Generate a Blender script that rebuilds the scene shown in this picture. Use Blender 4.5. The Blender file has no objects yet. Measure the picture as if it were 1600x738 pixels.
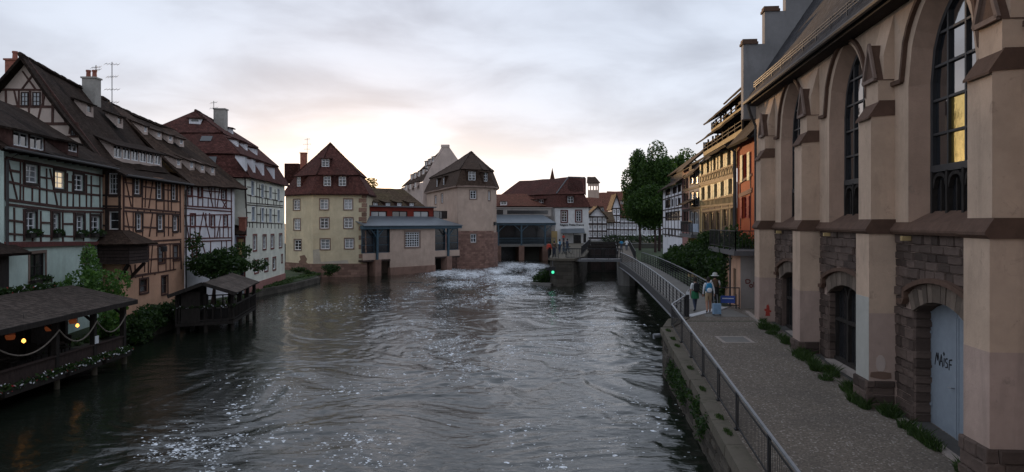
import bpy, math, random
import numpy as np
from mathutils import Vector, Matrix
random.seed(7); RNG = np.random.default_rng(11)
S = bpy.context.scene
COL = S.collection
R = math.radians
# ------------------------------------------------------------------ camera
FPX, HX, HY = 1164.0, 800.0, 348.0
CZ = 6.4
cd = bpy.data.cameras.new('camera'); cam = bpy.data.objects.new('camera', cd); COL.objects.link(cam)
cam.location = (0, 0, CZ); cam.rotation_euler = (R(90), 0, 0)
cd.sensor_width = 36; cd.lens = FPX / 1600 * 36; cd.shift_y = -21 / 1600
cd.clip_start = .2; cd.clip_end = 6000
S.camera = cam
# ------------------------------------------------------------------ sky and sun
SUN_AZ, SUN_EL = -12.0, 2.7           # degrees: azimuth from +Y (negative = left), elevation
sdir = Vector((math.sin(R(SUN_AZ)) * math.cos(R(SUN_EL)), math.cos(R(SUN_AZ)) * math.cos(R(SUN_EL)), math.sin(R(SUN_EL))))
W = bpy.data.worlds.new('World'); S.world = W; W.use_nodes = True
wn, wl = W.node_tree.nodes, W.node_tree.links
wn.clear()
def N(nodes, t, **kw):
    n = nodes.new(t)
    for k, v in kw.items():
        if k == 'inp':
            for a, b in v.items(): n.inputs[a].default_value = b
        else: setattr(n, k, v)
    return n
def wmath(op, a, b=None, clamp=False):
    n = N(wn, 'ShaderNodeMath', operation=op, use_clamp=clamp)
    for i, x in enumerate((a, b)):
        if x is None: continue
        if isinstance(x, (int, float)): n.inputs[i].default_value = x
        else: wl.new(x, n.inputs[i])
    return n.outputs[0]
def wmix(f, a, b, typ='MIX'):
    n = N(wn, 'ShaderNodeMix', data_type='RGBA', blend_type=typ)
    for i, x in ((0, f), (6, a), (7, b)):
        if isinstance(x, (int, float)): n.inputs[i].default_value = x
        elif isinstance(x, tuple): n.inputs[i].default_value = (*x, 1)
        else: wl.new(x, n.inputs[i])
    return n.outputs[2]
tc = N(wn, 'ShaderNodeTexCoord'); sep = N(wn, 'ShaderNodeSeparateXYZ'); wl.new(tc.outputs['Generated'], sep.inputs[0])
sky = N(wn, 'ShaderNodeTexSky', sky_type='NISHITA', sun_disc=False)
sky.sun_elevation = R(SUN_EL); sky.sun_rotation = R(SUN_AZ)
skyc = wmix(1.0, sky.outputs[0], (.10, .10, .10), 'MULTIPLY')
zc = wmath('MAXIMUM', sep.outputs[2], 0.0)
den = wmath('ADD', zc, .16)
comb = N(wn, 'ShaderNodeCombineXYZ')
wl.new(wmath('DIVIDE', sep.outputs[0], den), comb.inputs[0]); wl.new(wmath('DIVIDE', sep.outputs[1], den), comb.inputs[1])
nz = N(wn, 'ShaderNodeTexNoise', inp={'Scale': 1.5, 'Detail': 7, 'Roughness': .52, 'Distortion': .35}); wl.new(comb.outputs[0], nz.inputs[0])
nz2 = N(wn, 'ShaderNodeTexNoise', inp={'Scale': .55, 'Detail': 3, 'Roughness': .5}); wl.new(comb.outputs[0], nz2.inputs[0])
cl = wmath('ADD', wmath('MULTIPLY', nz.outputs[0], .6), wmath('MULTIPLY', nz2.outputs[0], .4))
rmp = N(wn, 'ShaderNodeMapRange', inp={1: .36, 2: .60, 3: 0, 4: 1}); rmp.interpolation_type = 'SMOOTHSTEP'; wl.new(cl, rmp.inputs[0])
cloud = wmix(rmp.outputs[0], (.37, .41, .50), (.60, .665, .785))            # grey undersides / thin bright gaps
hz = wmath('POWER', wmath('SUBTRACT', 1.0, zc), 9.0)                      # overcast brightens to the horizon
cloud = wmix(wmath('MULTIPLY', hz, .75), cloud, (.89, .895, .95))
dot = N(wn, 'ShaderNodeVectorMath', operation='DOT_PRODUCT'); wl.new(tc.outputs['Generated'], dot.inputs[0]); dot.inputs[1].default_value = sdir
dc = wmath('MAXIMUM', dot.outputs['Value'], 0.0)
g1 = wmath('MULTIPLY', wmath('POWER', dc, 13.0), wmath('POWER', wmath('SUBTRACT', 1.0, zc), 20.0))
g2 = wmath('POWER', dc, 800.0)
base = wmix(.90, skyc, cloud)
glow = wmix(1.0, base, wmix(g1, (0, 0, 0), (1.35, 1.03, .62)), 'ADD')
glow = wmix(1.0, glow, wmix(g2, (0, 0, 0), (1.2, .75, .28)), 'ADD')
bg = N(wn, 'ShaderNodeBackground', inp={'Strength': 1.0}); wl.new(glow, bg.inputs[0])
wo = N(wn, 'ShaderNodeOutputWorld'); wl.new(bg.outputs[0], wo.inputs[0])
sl = bpy.data.lights.new('sun', 'SUN'); sl.energy = 2.6; sl.angle = R(2.0); sl.color = (1.0, .62, .30)
so = bpy.data.objects.new('sun', sl); COL.objects.link(so); so.rotation_euler = (-sdir).to_track_quat('-Z', 'Y').to_euler()
so.location = (0, 0, 60)
S.view_settings.view_transform = 'Standard'; S.view_settings.look = 'None'; S.view_settings.gamma = 1
S.view_settings.exposure = 0.4; S.view_settings.use_curve_mapping = False
S.render.engine = 'CYCLES'

# ------------------------------------------------------------------ materials
MATS = {}
class Mat:
    def __init__(s, name):
        s.m = bpy.data.materials.new(name); s.m.use_nodes = True; s.n = s.m.node_tree.nodes; s.l = s.m.node_tree.links
        s.b = s.n['Principled BSDF']; s.out = s.n['Material Output']
    def node(s, t, **kw): return N(s.n, t, **kw)
    def link(s, a, b): s.l.new(a, b)
    def coord(s, kind='Object'):
        return s.node('ShaderNodeTexCoord').outputs[kind]
    def noise(s, co, scale, detail=4, rough=.55, dist=0, vec=None):
        n = s.node('ShaderNodeTexNoise', inp={'Scale': scale, 'Detail': detail, 'Roughness': rough, 'Distortion': dist})
        if vec:
            mp = s.node('ShaderNodeMapping', inp={'Scale': vec}); s.link(co, mp.inputs[0]); co = mp.outputs[0]
        s.link(co, n.inputs['Vector']); return n.outputs[0]
    def ramp(s, f, a, b, lo=0, hi=1):
        n = s.node('ShaderNodeMapRange', inp={1: a, 2: b, 3: lo, 4: hi}); s.link(f, n.inputs[0]); return n.outputs[0]
    def mix(s, f, a, b, typ='MIX'):
        n = s.node('ShaderNodeMix', data_type='RGBA', blend_type=typ)
        for i, x in ((0, f), (6, a), (7, b)):
            if isinstance(x, (int, float)): n.inputs[i].default_value = x
            elif isinstance(x, tuple): n.inputs[i].default_value = (*x[:3], 1)
            else: s.link(x, n.inputs[i])
        return n.outputs[2]
    def math(s, op, a, b=None, clamp=False):
        n = s.node('ShaderNodeMath', operation=op, use_clamp=clamp)
        for i, x in enumerate((a, b)):
            if x is None: continue
            if isinstance(x, (int, float)): n.inputs[i].default_value = x
            else: s.link(x, n.inputs[i])
        return n.outputs[0]
    def bump(s, h, strength=.5, dist=.02):
        n = s.node('ShaderNodeBump', inp={'Strength': strength, 'Distance': dist}); s.link(h, n.inputs['Height'])
        s.link(n.outputs[0], s.b.inputs['Normal'])
    def set(s, col=None, rough=None, metal=None, spec=None):
        for k, v in (('Base Color', col), ('Roughness', rough), ('Metallic', metal), ('Specular IOR Level', spec)):
            if v is None: continue
            if isinstance(v, tuple): s.b.inputs[k].default_value = (*v[:3], 1)
            elif isinstance(v, (int, float)): s.b.inputs[k].default_value = v
            else: s.link(v, s.b.inputs[k])
def mul(c, k): return tuple(min(1, x * k) for x in c)
def plaster(name, c, dirt=.35, dcol=(.10, .085, .07)):
    m = Mat(name); co = m.coord()
    a = m.noise(co, .7, 6, .6); b = m.noise(co, 6, 5, .6); st = m.noise(co, 1.0, 6, .68, .4, (1.7, 1.7, .3))
    col = m.mix(m.ramp(a, .3, .7), mul(c, .82), mul(c, 1.1))
    col = m.mix(m.math('MULTIPLY', m.ramp(st, .5, .8), dirt), col, dcol)
    col = m.mix(m.math('MULTIPLY', m.ramp(b, .35, .7), .18), col, mul(c, .6))
    pt = m.noise(co, .33, 3, .5, 1.2); col = m.mix(m.math('MULTIPLY', m.ramp(pt, .52, .56), .22), col, mul(c, .72)); cr = m.noise(co, 2.5, 6, .75, .8); col = m.mix(m.math('MULTIPLY', m.ramp(cr, .60, .72), dirt), col, mul(dcol, 1.3))
    m.set(col, .9, spec=.15); m.bump(m.math('ADD', m.noise(co, 22, 5, .7), m.math('MULTIPLY', m.noise(co, 1.6, 3), 2.0)), .5, .02); MATS[name] = m.m
def wood(name, c, rough=.85):
    m = Mat(name); co = m.coord()
    g = m.noise(co, 9, 5, .65, .5, (1, 1, .35)); a = m.noise(co, .8, 3)
    col = m.mix(m.ramp(g, .3, .7), mul(c, .55), mul(c, 1.35)); col = m.mix(m.math('MULTIPLY', m.ramp(a, .4, .7), .5), col, mul(c, .6))
    m.set(col, rough, spec=.2); m.bump(g, .4, .01); MATS[name] = m.m
def plain(name, c, rough=.6, metal=0, spec=.4, var=.15):
    m = Mat(name); co = m.coord(); a = m.noise(co, 5, 4, .6)
    m.set(m.mix(m.ramp(a, .3, .7), mul(c, 1 - var), mul(c, 1 + var)), rough, metal, spec); MATS[name] = m.m
def tiles(name, c, moss=(.05, .05, .025), mossk=.5, bw=.19, rh=.15, k=.6, rough=.9):
    m = Mat(name); uv = m.coord('UV')
    br = m.node('ShaderNodeTexBrick', inp={'Scale': 1.0, 'Mortar Size': .012, 'Mortar Smooth': .3, 'Bias': 0, 'Brick Width': bw, 'Row Height': rh})
    br.offset = .5
    br.inputs['Color1'].default_value = (*mul(c, 1.35), 1); br.inputs['Color2'].default_value = (*mul(c, .6), 1); br.inputs['Mortar'].default_value = (*mul(c, .25), 1)
    m.link(uv, br.inputs['Vector'])
    a = m.noise(m.coord(), .45, 6, .65); b = m.noise(m.coord(), 2.6, 5, .7)
    col = m.mix(m.math('MULTIPLY', m.ramp(a, .42, .66), mossk), br.outputs[0], moss)
    col = m.mix(m.math('MULTIPLY', m.ramp(b, .42, .62), .6), col, mul(c, .4)); col = m.mix(m.math('MULTIPLY', m.ramp(m.noise(m.coord(), 5.5, 4, .7), .52, .7), .5), col, mul(c, 1.9))
    # each row overlaps the next: saw-tooth along the slope
    sx = m.node('ShaderNodeSeparateXYZ'); m.link(uv, sx.inputs[0])
    saw = m.math('FRACT', m.math('DIVIDE', sx.outputs[1], rh))
    h = m.math('SUBTRACT', m.math('MULTIPLY', br.outputs['Fac'], -.5), saw)
    m.set(col, rough, spec=.08); m.bump(h, k, .03); MATS[name] = m.m
def masonry(name, c, bw=.7, rh=.3):
    m = Mat(name); co = m.coord('UV')
    br = m.node('ShaderNodeTexBrick', inp={'Scale': 1.0, 'Mortar Size': .02, 'Mortar Smooth': .4, 'Bias': 0, 'Brick Width': bw, 'Row Height': rh})
    br.inputs['Color1'].default_value = (*mul(c, 1.25), 1); br.inputs['Color2'].default_value = (*mul(c, .65), 1); br.inputs['Mortar'].default_value = (*mul(c, .7), 1)
    wp = m.node('ShaderNodeVectorMath', operation='ADD'); nn = m.node('ShaderNodeTexNoise', inp={'Scale': 1.4, 'Detail': 3})
    m.link(co, nn.inputs['Vector']); sc = m.node('ShaderNodeVectorMath', operation='SCALE'); sc.inputs['Scale'].default_value = .16
    m.link(nn.outputs[1], sc.inputs[0]); m.link(co, wp.inputs[0]); m.link(sc.outputs[0], wp.inputs[1]); m.link(wp.outputs[0], br.inputs['Vector'])
    a = m.noise(m.coord(), 1.1, 6, .65)
    col = m.mix(m.math('MULTIPLY', m.ramp(a, .45, .7), .6), br.outputs[0], mul(c, .45))
    h = m.math('ADD', m.math('MULTIPLY', br.outputs['Fac'], -1), m.math('MULTIPLY', m.noise(m.coord(), 9, 5, .7), .8))
    m.set(col, .92, spec=.2); m.bump(h, .7, .04); MATS[name] = m.m
def stone(name, c, var=.45):
    m = Mat(name); co = m.coord(); gi = m.node('ShaderNodeObjectInfo').outputs['Random']
    a = m.noise(co, 3, 6, .65); b = m.noise(co, 18, 5, .7)
    col = m.mix(gi, mul(c, 1 - var), mul(c, 1 + var)); col = m.mix(m.math('MULTIPLY', m.ramp(a, .4, .7), .5), col, mul(c, .45))
    m.set(col, .92, spec=.2); m.bump(m.math('ADD', a, m.math('MULTIPLY', b, .5)), .6, .03); MATS[name] = m.m
def leaf(name, c, c2):
    m = Mat(name); g = m.node('ShaderNodeNewGeometry').outputs['Random Per Island']
    col = m.mix(g, c, c2); m.set(col, .6, spec=.3)
    tr = m.node('ShaderNodeBsdfTranslucent'); m.link(m.mix(1.0, col, (1.3, 1.5, .6), 'MULTIPLY'), tr.inputs[0])
    mx = m.node('ShaderNodeMixShader', inp={0: .3}); m.link(m.b.outputs[0], mx.inputs[1]); m.link(tr.outputs[0], mx.inputs[2]); m.link(mx.outputs[0], m.out.inputs[0])
    MATS[name] = m.m
def emit(name, c, k, base=(.2, .2, .2)):
    m = Mat(name); m.set(base, .5); m.b.inputs['Emission Color'].default_value = (*c, 1); m.b.inputs['Emission Strength'].default_value = k; MATS[name] = m.m
plaster('mint', (.53, .64, .585), .25); plaster('orange', (.62, .365, .245), .3); plaster('white_plaster', (.78, .77, .80), .25)
plaster('gable_plaster', (.52, .42, .37), .3); plaster('cream', (.76, .765, .66), .2); plaster('yellow_plaster', (.60, .52, .365), .3)
plaster('mill_plaster', (.48, .36, .29), .25); plaster('white_wall', (.74, .73, .72), .15); plaster('ochre', (.50, .36, .17), .25)
plaster('church_plaster', (.56, .41, .305), .5, (.15, .11, .085)); plaster('church_low', (.45, .33, .275), .5, (.12, .10, .09)); plaster('church_grey', (.44, .43, .39), .2)
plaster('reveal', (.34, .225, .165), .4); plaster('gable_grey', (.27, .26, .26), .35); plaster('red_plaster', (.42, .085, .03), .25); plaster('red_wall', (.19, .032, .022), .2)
plaster('grey_wall', (.30, .27, .25), .3); plaster('pink_plinth', (.34, .17, .15), .4); plaster('pale_blue', (.52, .57, .66), .2); plaster('concrete', (.20, .19, .175), .5)
plaster('coping_stone', (.13, .112, .088), .8, (.035, .042, .02)); plaster('bare_patch', (.19, .12, .09), .5); plaster('grey_patch', (.46, .42, .35), .3); plaster('far_plaster', (.40, .36, .33), .3)
wood('timber', (.050, .034, .030)); wood('timber_brown', (.085, .045, .038)); wood('timber_red', (.13, .045, .04)); wood('dark_wood', (.030, .025, .022)); wood('soffit', (.035, .028, .025))
wood('shingle_wood', (.14, .11, .095)); wood('shutter_yellow', (.86, .68, .38), .75); wood('shutter_brown', (.14, .085, .05)); wood('shutter_red', (.30, .03, .025)); wood('shutter_blue', (.40, .46, .55)); wood('yellow_timber', (.33, .22, .11))
tiles('tile_dark', (.042, .028, .022), (.035, .026, .02)); tiles('tile_brown', (.075, .048, .036), (.065, .05, .038), .5); tiles('tile_red', (.105, .043, .036), (.045, .03, .025), .5)
tiles('tile_moss', (.11, .075, .05), (.10, .08, .04), .6); tiles('tile_far', (.17, .07, .05), mossk=.3); tiles('slate', (.055, .052, .056), (.035, .034, .034), .4, .26, .2, .9, .78)
tiles('shingle', (.085, .066, .056), (.05, .043, .036), .5, .14, .22); tiles('grey_felt', (.10, .08, .068), (.06, .05, .042), .6, 1.0, .6, .3)
masonry('river_masonry', (.22, .135, .105), .75, .30); masonry('quay_masonry', (.085, .075, .062), .9, .38); masonry('tower_masonry', (.25, .145, .115), .6, .27)
stone('church_stone', (.105, .075, .062)); stone('quay_stone', (.085, .072, .058), .5); stone('voussoir', (.15, .115, .09), .35); stone('quoin', (.24, .15, .11), .3)
stone('sandstone', (.12, .072, .052), .12); stone('window_stone', (.23, .165, .135), .15); stone('red_stone', (.20, .085, .075), .15)
plain('black_metal', (.018, .018, .02), .5, .0, .4); plain('rail_metal', (.30, .31, .33), .42, .7); plain('steel_blue', (.045, .085, .115), .45, .2); plain('white_frame', (.72, .73, .75), .5)
plain('gutter', (.045, .042, .042), .7, .0); plain('lead', (.10, .10, .105), .5, .3); plain('door_blue', (.24, .275, .315), .5, var=.08); plain('kerb', (.30, .255, .225), .9); plain('threshold', (.55, .55, .56), .7)
plain('dirt', (.07, .065, .06), .95); plain('red_paint', (.36, .045, .03), .7); plain('graffiti_red', (.13, .025, .02), .8); plain('graffiti_black', (.01, .01, .012), .7); plain('sign_blue', (.03, .07, .30), .5); plain('sign_white', (.75, .77, .8), .6)
plain('skin', (.36, .19, .13), .6, var=.05); plain('cloth_white', (.62, .63, .65), .9, var=.08); plain('cloth_black', (.012, .012, .014), .9); plain('cloth_green', (.02, .13, .06), .9); plain('cloth_jeans', (.035, .045, .075), .9)
plain('cloth_khaki', (.36, .26, .16), .9); plain('cloth_blue', (.02, .20, .38), .8); plain('cloth_red', (.55, .06, .035), .8); plain('hat_grey', (.45, .45, .44), .9); plain('hair', (.02, .014, .01), .7); plain('luggage', (.22, .34, .48), .45); plain('cloth_brown', (.09, .055, .035), .9)
plain('petal_white', (.80, .80, .84), .7); plain('petal_red', (.5, .05, .05), .7); plain('rope', (.22, .19, .16), .9); plain('chimney_brick', (.27, .10, .07), .9, var=.3); plain('chimney_render', (.33, .31, .28), .9); plain('car_paint', (.55, .56, .58), .25, .2); plain('curtain', (.42, .44, .46), .8); plain('terracotta', (.36, .12, .07), .8); plain('lattice', (.12, .13, .14), .5)
for nm, c, r in (('glass', (.012, .014, .017), .04), ('glass_dull', (.02, .02, .022), .18), ('void', (.008, .007, .006), .8), ('glass_curtain', (.22, .235, .25), .08)):
    m = Mat(nm); co = m.coord(); m.set(c, r, 0, .9); m.bump(m.noise(co, 1.3, 2), .05, .02); MATS[nm] = m.m
m = Mat('church_glass'); m.set((.012, .014, .017), .05, 0, .9); m.b.inputs['IOR'].default_value = 2.4; m.bump(m.noise(m.coord(), 2.2, 3), .06, .03); MATS['church_glass'] = m.m
m = Mat('golden_pane'); m.set((.62, .46, .13), m.ramp(m.noise(m.coord(), 5, 4), .3, .7, .06, .22), .85, .9); m.bump(m.noise(m.coord(), 9, 4), .12, .03); MATS['golden_pane'] = m.m  # golden look of a few chosen panes is put into this metallic colour
emit('lamp_glow', (1.0, .40, .07), 2.6); emit('lamp_dim', (1.0, .25, .08), .05, (.17, .06, .03)); emit('window_lit', (1.0, .78, .50), .55); emit('green_light', (.05, 1.0, .5), .8)
m = Mat('seamed_metal'); uv = m.coord('UV'); sx = m.node('ShaderNodeSeparateXYZ'); m.link(uv, sx.inputs[0])
sm = m.math('GREATER_THAN', m.math('FRACT', m.math('MULTIPLY', sx.outputs[0], 1.8)), .9); m.set(m.mix(m.noise(m.coord(), 1, 4), (.13, .15, .17), (.21, .235, .26)), .45, .5); m.bump(sm, .8, .04); MATS['seamed_metal'] = m.m
m = Mat('path'); co = m.coord(); v = m.node('ShaderNodeTexVoronoi', inp={'Scale': 24}); m.link(co, v.inputs['Vector']); f = m.noise(co, 60, 4, .7)
cc = m.node('ShaderNodeSeparateColor'); m.link(v.outputs['Color'], cc.inputs[0])
col = m.mix(m.ramp(cc.outputs[0], 0, 1), (.115, .094, .074), (.215, .178, .145)); col = m.mix(m.ramp(cc.outputs[1], .88, .96), col, (.36, .32, .28)); col = m.mix(m.math('MULTIPLY', m.ramp(m.noise(co, .5, 5, .6), .4, .7), .45), col, (.085, .074, .064))
col = m.mix(m.math('MULTIPLY', m.ramp(f, .4, .7), .4), col, (.07, .06, .05)); m.set(col, .92, spec=.25); m.bump(m.math('ADD', m.math('MULTIPLY', v.outputs['Distance'], -1), f), .5, .012); MATS['path'] = m.m
m = Mat('ground'); co = m.coord(); m.set(m.mix(m.noise(co, .3, 5), (.05, .05, .04), (.09, .085, .07)), .95); MATS['ground'] = m.m
m = Mat('grass_soil'); co = m.coord(); m.set(m.mix(m.noise(co, 2, 6, .7), (.018, .030, .010), (.05, .075, .02)), .95); m.bump(m.noise(co, 14, 5, .8), 1, .1); MATS['grass_soil'] = m.m
leaf('leaf_plane', (.016, .040, .009), (.058, .105, .02)); leaf('leaf_dark', (.012, .030, .010), (.04, .075, .018)); leaf('leaf_light', (.05, .12, .03), (.13, .23, .06)); leaf('leaf_grass', (.022, .045, .012), (.06, .095, .028)); leaf('leaf_autumn', (.12, .09, .02), (.22, .15, .04))

# ------------------------------------------------------------------ mesh helpers
class MB:
    def __init__(s): s.v, s.f, s.uv = [], [], []
    def face(s, pts, uv=None):
        b = len(s.v); s.v += [tuple(p) for p in pts]; s.f.append(tuple(range(b, b + len(pts)))); s.uv.append(uv); return s
    def hexa(s, q, w):      # bottom quad, top quad -> closed box
        b = len(s.v); s.v += [tuple(p) for p in q] + [tuple(p) for p in w]
        for f in ((3, 2, 1, 0), (4, 5, 6, 7), (0, 1, 5, 4), (1, 2, 6, 5), (2, 3, 7, 6), (3, 0, 4, 7)):
            s.f.append(tuple(b + i for i in f)); s.uv.append(None)
        return s
    def box(s, x0, x1, y0, y1, z0, z1):
        return s.hexa([(x0, y0, z0), (x1, y0, z0), (x1, y1, z0), (x0, y1, z0)], [(x0, y0, z1), (x1, y0, z1), (x1, y1, z1), (x0, y1, z1)])
    def prism(s, poly, z0, z1, capuv=False):        # plan polygon, uv on sides in metres
        n = len(poly); acc = 0
        for i in range(n):
            a, b = poly[i], poly[(i + 1) % n]; L = math.dist(a, b)
            s.face([(*a, z0), (*b, z0), (*b, z1), (*a, z1)], [(acc, z0), (acc + L, z0), (acc + L, z1), (acc, z1)]); acc += L
        s.face([(*p, z1) for p in poly], [tuple(p) for p in poly]); s.face([(*p, z0) for p in reversed(poly)], None); return s
    def extrude(s, poly, d):                         # closed prism of a 3D polygon along d
        d = Vector(d); P = [Vector(p) for p in poly]; n = len(P)
        s.face(P); s.face([p + d for p in reversed(P)])
        for i in range(n):
            a, b = P[i], P[(i + 1) % n]; s.face([b, a, a + d, b + d])
        return s
    def bar(s, a, b, w, h=None, up=(0, 0, 1)):       # rectangular bar between two points
        a, b = Vector(a), Vector(b); h = h or w; t = (b - a).normalized(); up = Vector(up)
        if abs(t.dot(up)) > .95: up = Vector((1, 0, 0))
        sd = t.cross(up).normalized() * (w / 2); u2 = sd.cross(t).normalized() * (h / 2)
        return s.hexa([a - sd - u2, a + sd - u2, a + sd + u2, a - sd + u2], [b - sd - u2, b + sd - u2, b + sd + u2, b - sd + u2])
    def tube(s, pts, r, n=8, cap=True):
        P = [Vector(p) for p in pts]; rs = r if isinstance(r, (list, tuple)) else [r] * len(P); rings = []
        for i, p in enumerate(P):
            t = (P[min(i + 1, len(P) - 1)] - P[max(i - 1, 0)]).normalized(); up = Vector((0, 0, 1)) if abs(t.z) < .9 else Vector((1, 0, 0))
            a = t.cross(up).normalized(); b = t.cross(a); rings.append(len(s.v))
            for k in range(n):
                q = 2 * math.pi * k / n; s.v.append(tuple(p + (a * math.cos(q) + b * math.sin(q)) * rs[i]))
        for i in range(len(P) - 1):
            for k in range(n):
                k2 = (k + 1) % n; s.f.append((rings[i] + k, rings[i] + k2, rings[i + 1] + k2, rings[i + 1] + k)); s.uv.append(None)
        if cap:
            s.f.append(tuple(rings[0] + k for k in range(n))); s.uv.append(None); s.f.append(tuple(rings[-1] + k for k in reversed(range(n)))); s.uv.append(None)
        return s
    def lathe(s, c, prof, n=14):
        for i in range(len(prof) - 1):
            (r0, z0), (r1, z1) = prof[i], prof[i + 1]
            for k in range(n):
                a, b = 2 * math.pi * k / n, 2 * math.pi * (k + 1) / n
                s.face([(c[0] + r0 * math.cos(a), c[1] + r0 * math.sin(a), c[2] + z0), (c[0] + r0 * math.cos(b), c[1] + r0 * math.sin(b), c[2] + z0), (c[0] + r1 * math.cos(b), c[1] + r1 * math.sin(b), c[2] + z1), (c[0] + r1 * math.cos(a), c[1] + r1 * math.sin(a), c[2] + z1)])
        return s
    def slab(s, e0, e1, r1, r0, th=.14, nu=10, nv=8, sag=.03, seed=None):
        """roof sheet: eave e0->e1, top r0->r1, tiles laid along the slope, slightly uneven like an old roof"""
        e0, e1, r0, r1 = map(Vector, (e0, e1, r0, r1)); nrm = (e1 - e0).cross(r0 - e0)
        if nrm.length < 1e-6: nrm = (e1 - e0).cross(r1 - e0)
        nrm.normalize()
        if nrm.z < 0: nrm = -nrm
        rnd = random.Random(seed if seed is not None else len(s.v) + int(e0.x * 31)); ph = [rnd.uniform(0, 6) for _ in range(4)]
        L = (e1 - e0).length; H = ((r0 + r1) / 2 - (e0 + e1) / 2).length
        def P(i, j):
            u, v = i / nu, j / nv; p = e0.lerp(e1, u).lerp(r0.lerp(r1, u), v)
            w = math.sin(u * L * .8 + ph[0]) * math.sin(v * H * .7 + ph[1]) + .5 * math.sin(u * L * 2.1 + ph[2] + v * 3)
            return p + nrm * (w * sag * 1.5 - sag * 1.6 * math.sin(math.pi * u) * v)
        def UV(i, j):
            u, v = i / nu, j / nv; p = e0.lerp(e1, u).lerp(r0.lerp(r1, u), v); t = (e1 - e0).normalized(); q = p - e0
            return (q.dot(t), (q - t * q.dot(t)).length)
        for i in range(nu):
            for j in range(nv):
                s.face([P(i, j), P(i + 1, j), P(i + 1, j + 1), P(i, j + 1)], [UV(i, j), UV(i + 1, j), UV(i + 1, j + 1), UV(i, j + 1)])
        dn = -nrm * th; z = [(0, 0)] * 4
        for i in range(nu):
            a, b, c, d = P(i, 0), P(i + 1, 0), P(i + 1, nv), P(i, nv)
            s.face([b, a, a + dn, b + dn], z); s.face([d, c, c + dn, d + dn], z)
        for j in range(nv):
            a, b, c, d = P(0, j), P(0, j + 1), P(nu, j), P(nu, j + 1)
            s.face([a, b, b + dn, a + dn], z); s.face([d, c, c + dn, d + dn], z)
        s.face([P(0, nv) + dn, P(nu, nv) + dn, P(nu, 0) + dn, P(0, 0) + dn], z)
        return s
    def build(s, name, mat, parent=None, smooth=False):
        return link_mesh(name, s.v, s.f, mat, parent, s.uv if any(u is not None for u in s.uv) else None, smooth)
def root_of(o):
    while o.parent: o = o.parent
    return o
def link_mesh(name, v, f, mat, parent=None, uvs=None, smooth=False):
    off = root_of(parent).location if parent else Vector((0, 0, 0))
    me = bpy.data.meshes.new(name); me.from_pydata([(p[0] - off.x, p[1] - off.y, p[2] - off.z) for p in v], [], f)
    if uvs:
        ul = me.uv_layers.new(name='UVMap'); flat = []
        for fc, u in zip(f, uvs):
            if u is None: flat += [(v[i][0] + v[i][1], v[i][2]) for i in fc]
            else: flat += list(u)
        ul.data.foreach_set('uv', [c for t in flat for c in t])
    if mat: me.materials.append(MATS[mat] if isinstance(mat, str) else mat)
    if smooth: me.polygons.foreach_set('use_smooth', [True] * len(me.polygons))
    me.update(); o = bpy.data.objects.new(name, me); COL.objects.link(o)
    if parent: o.parent = parent
    return o
def thing(name, loc, label, cat, group=None):
    o = bpy.data.objects.new(name, None); o.empty_display_size = .3; o.location = loc; COL.objects.link(o); return tag(o, label, cat, group)
def tag(o, label, cat, group=None, kind=None):
    if label: o['label'] = label
    if cat: o['category'] = cat
    if group: o['group'] = group
    if kind: o['kind'] = kind
    return o
def struct(o): o['kind'] = 'structure'; return o
def copy_tree(o, loc, rz=0, label=None, parent=None):
    c = o.copy(); COL.objects.link(c)
    if parent is None:
        c.location = loc; c.rotation_euler = (0, 0, rz)
        if label: c['label'] = label
    else: c.parent = parent
    for ch in list(o.children): copy_tree(ch, None, 0, None, c)
    return c
def W3(px, py, d): return Vector(((px - HX) / FPX * d, d, CZ + (HY - py) / FPX * d))
def onplane(px, py, P0, P1, P2):
    P0, P1, P2 = map(Vector, (P0, P1, P2)); n = (P1 - P0).cross(P2 - P0); r = Vector(((px - HX) / FPX, 1, (HY - py) / FPX)); c = Vector((0, 0, CZ))
    return c + r * (n.dot(P0 - c) / n.dot(r))
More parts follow.
